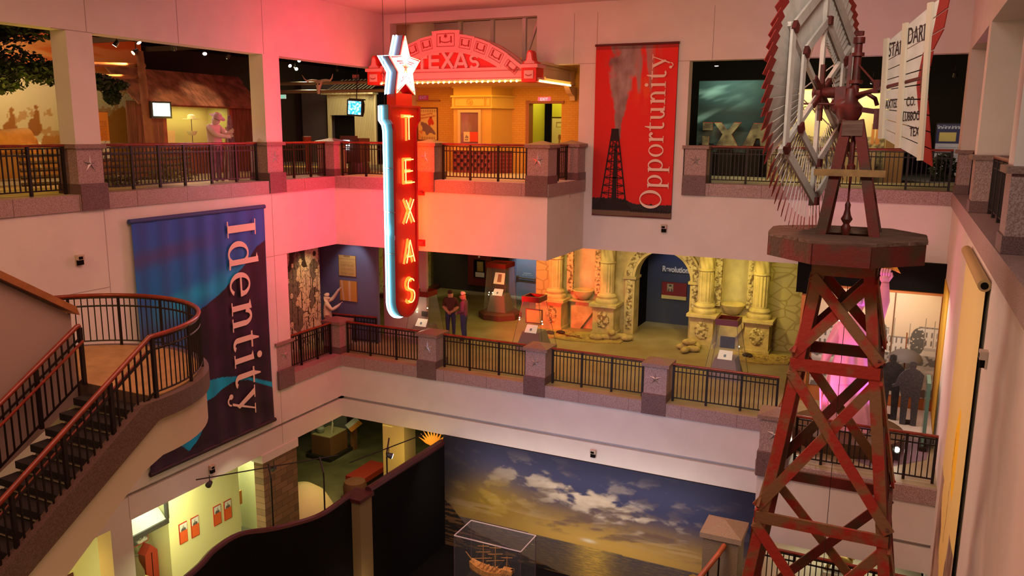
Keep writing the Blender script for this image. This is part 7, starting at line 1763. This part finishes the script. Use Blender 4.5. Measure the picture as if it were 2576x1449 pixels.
# cream gallery under the left wall
CRW = mat('cream_gallery_wall', (.66, .62, .30), .8)
b = B()
b.box(-1.7, -1.5, -14, -7.4, 0, 3.76); b.box(-1.7, -1.5, -6.1, -3.35, 0, 3.76); b.box(-1.7, -1.5, -7.4, -6.1, 3.2, 3.76); b.box(-2.9, -2.8, -7.5, -1.9, 0, 3.76); b.box(-2.8, -1.5, -7.5, -7.4, 0, 3.76); b.box(-2.8, -1.5, -6.1, -6.0, 0, 3.76); b.box(-2.8, -1.5, -3.45, -3.35, 0, 3.76); b.box(-2.8, -.4, -2.0, -1.9, 0, 3.76)
struct('wall_cream_gallery', b, CRW)
light('AREA', (-.75, -6.3, 3.6), (-1.5, -6.0, 1.5), 230, (1, .96, .5), .3, 5, name='gallery_strip'); light('AREA', (-2.1, -6.75, 3.1), (-2.2, -6.75, 0), 16, (.9, 1, .8), .8, 1, name='case_light'); light('AREA', (-1.9, -2.7, 3.5), (-2.4, -2.7, 1), 60, (.9, 1, .75), .8, .8, name='case_light')
light('POINT', (-.8, -10.2, 2.6), None, 35, (1, .66, .12), .2, name='corner_lamp')
def plaque(yc, zc, label, seed):
    t = thing('portrait_plaque', label, 'plaque', (-1.5, yc, zc-.3), 'portrait plaques on the cream wall')
    def f(u, v):
        if v < .62: return (.66, .10, .015) if not (.12 < u < .88 and v > .2 and int(v*48) % 2 and fbm(u*30, v*48, 2) > -.2) else (.5, .07, .01)
        c = (.62, .60, .55)
        if ((u-.5)/.34)**2+((v-.66)/.14)**2 < 1: c = (.08, .07, .07)
        if ((u-.5+.04*seed)/.10)**2+((v-.82)/.08)**2 < 1: c = (.30, .26, .22)
        return c
    picture('print', lambda a, b, d: (-1.5+d, a, b), .035, yc-.13, yc+.13, zc-.28, zc+.30, 16, 36, f, t)
    B().box(-1.5, -1.47, yc-.145, yc+.145, zc-.30, zc+.32).build('board', mat('plaque_red', (.40, .03, .01), .5), t)
for yc, zc, lb, sd in ((-5.62, 1.74, 'first orange portrait plaque from the niche on the cream wall', 0), (-5.18, 1.73, 'second orange portrait plaque from the niche on the cream wall', 1), (-4.31, 1.71, 'third orange portrait plaque on the cream wall', -1), (-3.88, 1.70, 'fourth orange portrait plaque, nearest the musket case', .5)): plaque(yc, zc, lb, sd)
# niche objects
t = thing('niche_case_frame', 'dark framed canopy panel at the top of the left niche', 'canopy', (-1.5, -6.75, 2.3)); b = B(); b.box(-1.56, -1.46, -7.4, -6.1, 2.28, 2.42); b.box(-1.56, -1.46, -6.16, -6.08, 2.42, 3.2); b.build('frame', mat('canopy_black', (.03, .025, .02), .5), t); b = B(); b.add([(-1.52, -7.38, 2.42), (-1.52, -6.15, 2.42), (-2.2, -6.15, 3.1), (-2.2, -7.38, 3.1)], [(0, 1, 2, 3)]); b.build('canopy_panel', mat('canopy_grey', (.35, .38, .30), .6), t, fix=False)
def bw(u, v): n = fbm(u*7, v*5, 5); return mix((.06, .06, .05), (.62, .60, .52), sm(-.15, .35, n))
t = thing('niche_photo', 'black and white photograph hanging in the left niche', 'picture', (-2.3, -6.8, 1.9)); picture('print', lambda a, b, d: (-2.3+d, a, b), .03, -7.3, -6.2, 1.62, 2.25, 40, 26, bw, t); B().box(-2.33, -2.28, -7.33, -6.17, 1.59, 2.28).build('board', mat('plaque_red', (0, 0, 0)), t)
t = thing('red_cabinet', 'tall pointed red cabinet standing in the left niche', 'cabinet', (-2.1, -6.25, 0)); b = B(); b.prism([(-6.55, 0), (-6.12, 0), (-6.12, 1.35), (-6.33, 1.6), (-6.55, 1.35)], onX(-2.3), 0, .3); b.build('body', mat('cabinet_red', (.30, .03, .012), .5), t); b = B(); b.box(-2.0, -1.99, -6.34, -6.32, 0, 1.35); b.build('seam', BLACK, t)
t = thing('stoneware_bottle', 'dark narrow-necked bottle beside the red cabinet in the left niche', 'bottle', (-1.85, -6.85, 0)); B().lathe([(.2, .8), (.2, 1.0), (.08, 1.32), (.06, 1.5), (.08, 1.52), (0, 1.52)], (-2.0, -6.85, 0), 18).build('body', mat('stoneware', (.12, .09, .04), .4), t, smooth=True); B().box(-2.3, -1.7, -7.2, -6.6, 0, .8).build('plinth', CRW, t)
# musket case
t = thing('musket', 'long dark musket standing upright in the right glass niche', 'musket', (-2.3, -2.75, .6)); b = B(); b.tube([(-2.4, -2.95, 2.5), (-2.4, -2.85, 1.2), (-2.4, -2.74, .75)], .025, 8, rad=[.018, .025, .05]); b.build('barrel', mat('musket_brown', (.10, .06, .03), .5), t, smooth=True)
t = thing('route_map', 'illustrated map panel with orange top in the right glass niche', 'map', (-2.75, -2.7, 1.9)); picture('print', lambda a, b, d: (-2.75+d, a, b), .02, -3.1, -2.3, 1.75, 2.75, 24, 30, lambda u, v: (.6, .14, .02) if v > .72 else mix((.2, .2, .1), (.6, .58, .42), sm(-.2, .3, fbm(u*5, v*5, 4)+v-.4)), t); B().box(-2.77, -2.75, -3.12, -2.28, 1.73, 2.77).build('board', mat('plaque_red', (0, 0, 0)), t)
o = B().box(-1.75, -1.72, -3.3, -3.02, 1.5, 1.95).build('orange_card', mat('orange_card', (.62, .2, .03), .6)); tag(o, 'small plain orange card beside the musket', 'card')
# track lights over the partition
def track(p, q, label):
    o = B().cyl(p, q, .016, n=6).build('light_bar', IRON); tag(o, label, 'light bar')
track((1.0, -7.3, 4.55), (3.35, -4.6, 4.65), 'thin light bar crossing in front of the stone-clad pillar'); track((3.5, -4.3, 4.35), (4.3, -1.7, 4.42), 'thin light bar above the straight partition')
for (x, y, z0, z1, dx, dy), lb in (((3.05, -6.85, 3.55, 4.95, -.25, .2), 'thin black light pole on the curved partition, left one'), ((3.66, -5.6, 3.55, 4.72, -.35, .3), 'thin black light pole on the curved partition, right one'), ((3.80, -2.95, 3.55, 4.3, -.25, .5), 'thin black light pole on the straight partition')):
    o = B().tube([(x, y, z0), (x, y, z1-.12), (x+dx, y+dy, z1+.12)], .022, 8).build('light_pole', IRON); tag(o, lb, 'pole')
spot((2.2, -5.85, 4.5), (-1.5, -4.5, 2), 'bright spotlight on the bar in front of the stone-clad pillar', 60, 60, (1, .95, .6)); spot((1.15, -7.05, 4.33), (-1.5, -6.5, 1.5), 'hanging spotlight in front of the cream wall', 14, 30, (.9, 1, .8), r=.08); spot((3.95, -2.9, 4.1), (8, 0, 2), 'spotlight on the pole in front of the cream column', 14, 0, (.9, .95, 1), r=.09)
# exhibits behind the partition
WB = mat('case_walnut', (.22, .09, .035), .6)
t = thing('pottery_case', 'low brown wooden plinth with pots under a clear cover, back left of ground level', 'display case', (-4.1, 4.6, 0))
b = B(); b.box(-4.75, -3.5, 3.7, 5.2, 0, .14); b.build('base', mat('case_base_black', (.02, .015, .012), .6), t); B().box(-4.6, -3.65, 3.9, 5.05, .14, .95).build('body', WB, t); B().box(-4.58, -3.67, 3.92, 5.03, .95, .97).build('top', mat('case_top_sand', (.45, .38, .16), .7), t)
b = B(); b.box(-4.6, -3.65, 3.9, 5.05, .97, 1.7); b.build('cover', GLASS, t)
t = thing('clay_pot', 'round grey pot inside the clear cover of the brown plinth', 'pot', (-4.35, 4.3, .97)); B().lathe([(.08, 0), (.16, .1), (.17, .2), (.1, .28), (.12, .31)], (-4.35, 4.2, .97), 16).build('body', mat('grey_clay', (.3, .3, .22), .6), t, smooth=True)
for k, (x, y, h, lb) in enumerate(((-4.1, 4.6, .6, 'slender upright bone tool on the brown plinth'), (-3.9, 4.35, .45, 'short upright bone tool on the brown plinth'))): o = B().tube([(x, y, .97), (x+.05, y+.05, .97+h)], .02, 6).build('bone_tool', BONE); tag(o, lb, 'tool')
t = thing('angled_sign', 'tilted white and orange reading sign beside the brown plinth', 'sign', (-3.5, 5.6, 0)); b = B(); b.add([(-3.95, 5.3, 1.0), (-3.55, 5.0, 1.0), (-3.35, 5.5, 1.25), (-3.75, 5.8, 1.25)], [(0, 1, 2, 3)]); b.build('white_half', mat('sign_white', (.7, .66, .55), .6), t, fix=False); b = B(); b.add([(-3.55, 5.0, 1.0), (-3.2, 4.75, 1.0), (-3.0, 5.25, 1.25), (-3.35, 5.5, 1.25)], [(0, 1, 2, 3)]); b.build('orange_half', mat('sign_orange', (.7, .25, .04), .6), t, fix=False); B().box(-3.6, -3.4, 5.2, 5.4, 0, 1.05).build('stand', WB, t)
t = thing('red_bench', 'dark red upholstered bench behind the straight partition', 'bench', (-1.15, 2.85, 0)); b = B(); b.box(-1.55, -.75, 2.1, 3.75, .25, .46); b.build('seat', mat('bench_red', (.30, .02, .012), .6), t); b = B(); b.box(-1.5, -.8, 2.2, 3.65, 0, .25); b.build('base', DARK, t)
t = thing('hide_drum', 'squat dark red hide-covered drum in front of the red bench', 'drum', (-.75, 1.5, 0)); B().lathe([(.34, 0), (.42, .15), (.44, .4), (.38, .6), (0, .64)], (-.75, 1.6, 0), 16).build('body', mat('hide_brown', (.16, .05, .03), .8, bump=.5, bscale=12), t, smooth=True)
t = thing('hide_dome', 'pale glowing domed shelter partly hidden by the stone-clad pillar', 'shelter', (-1.2, -.7, 0)); B().lathe([(1.1, 0), (1.05, .5), (.8, .95), (.4, 1.25), (0, 1.35)], (-1.25, -.75, 0), 24).build('cover', mat('hide_cream', (.72, .58, .32), .8), t, smooth=True)
light('SPOT', (.6, -2.2, 3.2), (-1.2, -.8, .8), 60, (1, .8, .4), .1, angle=50, name='dome_light')
t = thing('feather_headdress', 'orange fan of upright feathers behind the far end of the straight partition', 'headdress', (2.0, 2.2, 1.2))
for k in range(11):
    a = math.radians(20+k*14); b = B(); p = Vector((2.2, 2.3, 2.2)); d = Vector((math.cos(a), .1, math.sin(a))); s = Vector((-math.sin(a), 0, math.cos(a)))*.05
    b.add([p, p+d*.35-s, p+d*.7, p+d*.35+s, p+Vector((0, .01, 0)), p+d*.35-s+Vector((0, .012, 0)), p+d*.7+Vector((0, .01, 0)), p+d*.35+s+Vector((0, .012, 0))], [(0, 1, 2, 3), (7, 6, 5, 4), (0, 4, 5, 1), (1, 5, 6, 2), (2, 6, 7, 3), (3, 7, 4, 0)]); b.build('feather', mat('feather_orange', (.75, .32, .05), .7), t)
B().cyl((2.2, 2.32, 0), (2.2, 2.32, 2.25), .06, n=8).build('stand', DARK, t)
light('POINT', (1.9, 1.6, 2.6), None, 25, (1, .6, .15), .1, name='feather_light'); light('SPOT', (-3.2, 3.4, 3.6), (-4.1, 4.6, .9), 60, (1, .85, .45), .1, angle=45, name='case_light')
light('AREA', (.0, 2.0, 3.7), (.0, 2.0, 0), 90, (.95, .85, .3), 4, 4, name='gallery_fill'); light('POINT', (2.9, -.9, 2.9), None, 22, (1, .72, .16), .1, name='column_light')
# ship in a glass case
t = thing('ship_case', 'tall clear case with white top edges in front of the sunset mural', 'display case', (7.06, -2.5, 0)); x0, x1, y0, y1 = 6.04, 8.08, -3.02, -2.02
B().box(x0, x1, y0, y1, .55, 2.2).build('glass', mat('case_glass', (.5, .5, .45), .05, alpha=.06), t); b = B()
for p, q in (((x0, y0), (x1, y0)), ((x1, y0), (x1, y1)), ((x1, y1), (x0, y1)), ((x0, y1), (x0, y0))): b.beam((*p, 2.2), (*q, 2.2), .022, .022)
b.build('top_edge', mat('acrylic_edge_glow', (.65, .5, .45), .3, emit=(.9, .6, .5), es=.12), t);  # edges glow faintly in place of light caught by the acrylic
for x, y in ((x0, y0), (x1, y0), (x1, y1), (x0, y1)): B().box(x-.008, x+.008, y-.008, y+.008, .55, 2.2).build('corner_edge', mat('dark_frame', (0, 0, 0)), t)
B().box(x0-.05, x1+.05, y0-.05, y1+.05, 0, .55).build('plinth', DARK, t)
for i, (x, y, z) in enumerate(((x0+.02, y0-.01, 2.0), (x1-.05, y0-.01, 1.95), (x0+.4, y0-.01, 1.9), (x1-.1, y1, 1.9), (x0+.02, y0-.01, 1.55))): B().ball((x, y, z), .014, 6, 5).build('screw', mat('chrome', (0, 0, 0)), t)
t = thing('ship_model', 'golden wooden sailing ship model with bare masts inside the clear case', 'ship model', (7.0, -2.5, .9))
GW = mat('golden_wood', (.70, .32, .06), .5, var=.25, scale=14); LXs = []
n = 16
b = B(); vs = []
for i in range(n+1):
    u = i/n; x = 6.28+1.35*u; wd = .17*math.sin(PI*min(1, .12+u*.95))**.6; zt = 1.12+.16*(2*u-1)**2+(.06 if u > .8 else 0); 
    vs += [(x, -2.5-wd, zt), (x, -2.5-wd*.75, zt-.2), (x, -2.5, zt-.32), (x, -2.5+wd*.75, zt-.2), (x, -2.5+wd, zt), (x, -2.5, zt-.03)]
b.add(vs, [(i*6+k, i*6+(k+1) % 6, (i+1)*6+(k+1) % 6, (i+1)*6+k) for i in range(n) for k in range(6)]+[(0, 1, 2, 3, 4, 5), tuple(n*6+k for k in (5, 4, 3, 2, 1, 0))]); b.build('hull', GW, t)
b = B()
for i in range(9): b.box(6.4+i*.13, 6.44+i*.13, -2.62, -2.38, 1.14, 1.17+.03*(i % 2))
b.box(7.3, 7.6, -2.6, -2.4, 1.15, 1.27); b.build('deck_fittings', GW, t)
b = B(); b.tube([(6.4, -2.5, 1.2), (6.0+.12, -2.5, 1.48)], .012, 6); b.build('bowsprit', GW, t)
for x, h in ((6.68, .74), (7.06, .78), (7.42, .55)):
    b = B(); b.cyl((x, -2.5, 1.1), (x, -2.5, 1.1+h), .014, .008, n=8); m = b.build('mast', GW, t)
    for k, z in enumerate((1.1+h*.92, 1.1+h*.68, 1.1+h*.42)[:3 if h > .6 else 1]):
        L_ = .16+.05*k; B().cyl((x-L_*.8, -2.5-L_*.6, z+.02), (x+L_*.8, -2.5+L_*.6, z-.02), .008, n=6).build('yard', GW, m)
    b = B()
    for s in (-1, 1):
        for k in range(3): b.cyl((x-.05+.06*k, -2.5+s*.15, 1.15), (x, -2.5, 1.1+h*.8), .003, n=4)
    b.cyl((x, -2.5, 1.1+h), (x-.35, -2.5, 1.15), .003, n=4); b.build('rigging', mat('rigging', (.25, .14, .05)), m)
B().box(6.8, 7.2, -2.6, -2.4, .55, .9).build('cradle', DARK, t)
light('SPOT', (7.1, -4.4, 3.4), (7.0, -2.5, 1.1), 45, (1, .6, .2), .05, angle=30, name='ship_light')
# stair pier with pyramidal cap, handrail
t = thing('stair_pier', 'large tan granite pier with pyramid cap at lower right, left of the windmill tower', 'pier', (13.4, -3.2, 0)); TG = mat('tan_granite', (.34, .26, .15), .6, col2=(.20, .15, .08), scale=50)
B().box(13.0, 13.8, -3.64, -2.82, 0, 4.1).build('shaft', TG, t); b = B(); b.box(12.93, 13.87, -3.72, -2.74, 4.1, 4.22); b.add([(12.93, -3.72, 4.22), (13.87, -3.72, 4.22), (13.87, -2.74, 4.22), (12.93, -2.74, 4.22), (13.4, -3.23, 4.42)], [(0,1,4),(1,2,4),(2,3,4),(3,0,4)]); b.build('pyramid_cap', mat('cap_tan_granite', (.42, .32, .2), .6, col2=(.30, .22, .13), scale=50), t)
t = thing('stair_rail', 'red-brown wooden stair handrail descending from the pyramid-capped pier', 'handrail', (13.4, -3.9, 2.9)); B().tube([(13.5, -3.7, 4.02), (13.43, -3.95, 3.92), (13.05, -4.35, 3.35), (12.6, -4.75, 2.7)], .06, 10).build('handrail', mat('handrail_orange', (.42, .10, .03), .35, var=.2, scale=5), t, smooth=True)
for k in range(5): u = k/4; B().cyl((13.45-.8*u, -4.0-.7*u, 0), (13.45-.8*u, -4.0-.7*u, 3.85-1.1*u), .02, n=6).build('baluster', IRON, t)
B().beam((13.45, -4.0, 3.0), (12.65, -4.7, 1.9), .35, .2).build('stringer', DARK, t)
t = thing('gilded_saddle', 'gilded saddle on a pale plinth glimpsed through the lowest railing', 'saddle', (15.9, -1.6, 2.95)); b = B(); b.ball((15.9, -1.9, 3.35), .28, 14, 10, (1, .7, .6)); b.tube([(15.7, -1.95, 3.3), (15.6, -2.05, 3.1), (15.75, -2.1, 2.98)], .05, 8); b.ball((16.15, -1.9, 3.5), .09, 8, 6); b.build('seat', mat('gilded', (.62, .40, .10), .35, .5), t, smooth=True); B().box(15.55, 16.3, -2.2, -1.6, 2.95, 3.1).build('plinth', mat('plinth_white', (.7, .66, .5), .6), t)
light('AREA', (15.8, -1.5, 3.85), (15.8, -1.7, 3), 16, (1, .95, .7), 2.5, 1, name='case_light')
o = B().box(-1.49, -1.46, -9.35, -9.1, 1.0, 2.3).build('dark_poster', mat('dark_poster', (.10, .02, .015), .6)); tag(o, 'narrow dark poster glimpsed left of the pink column under the stairs', 'poster')
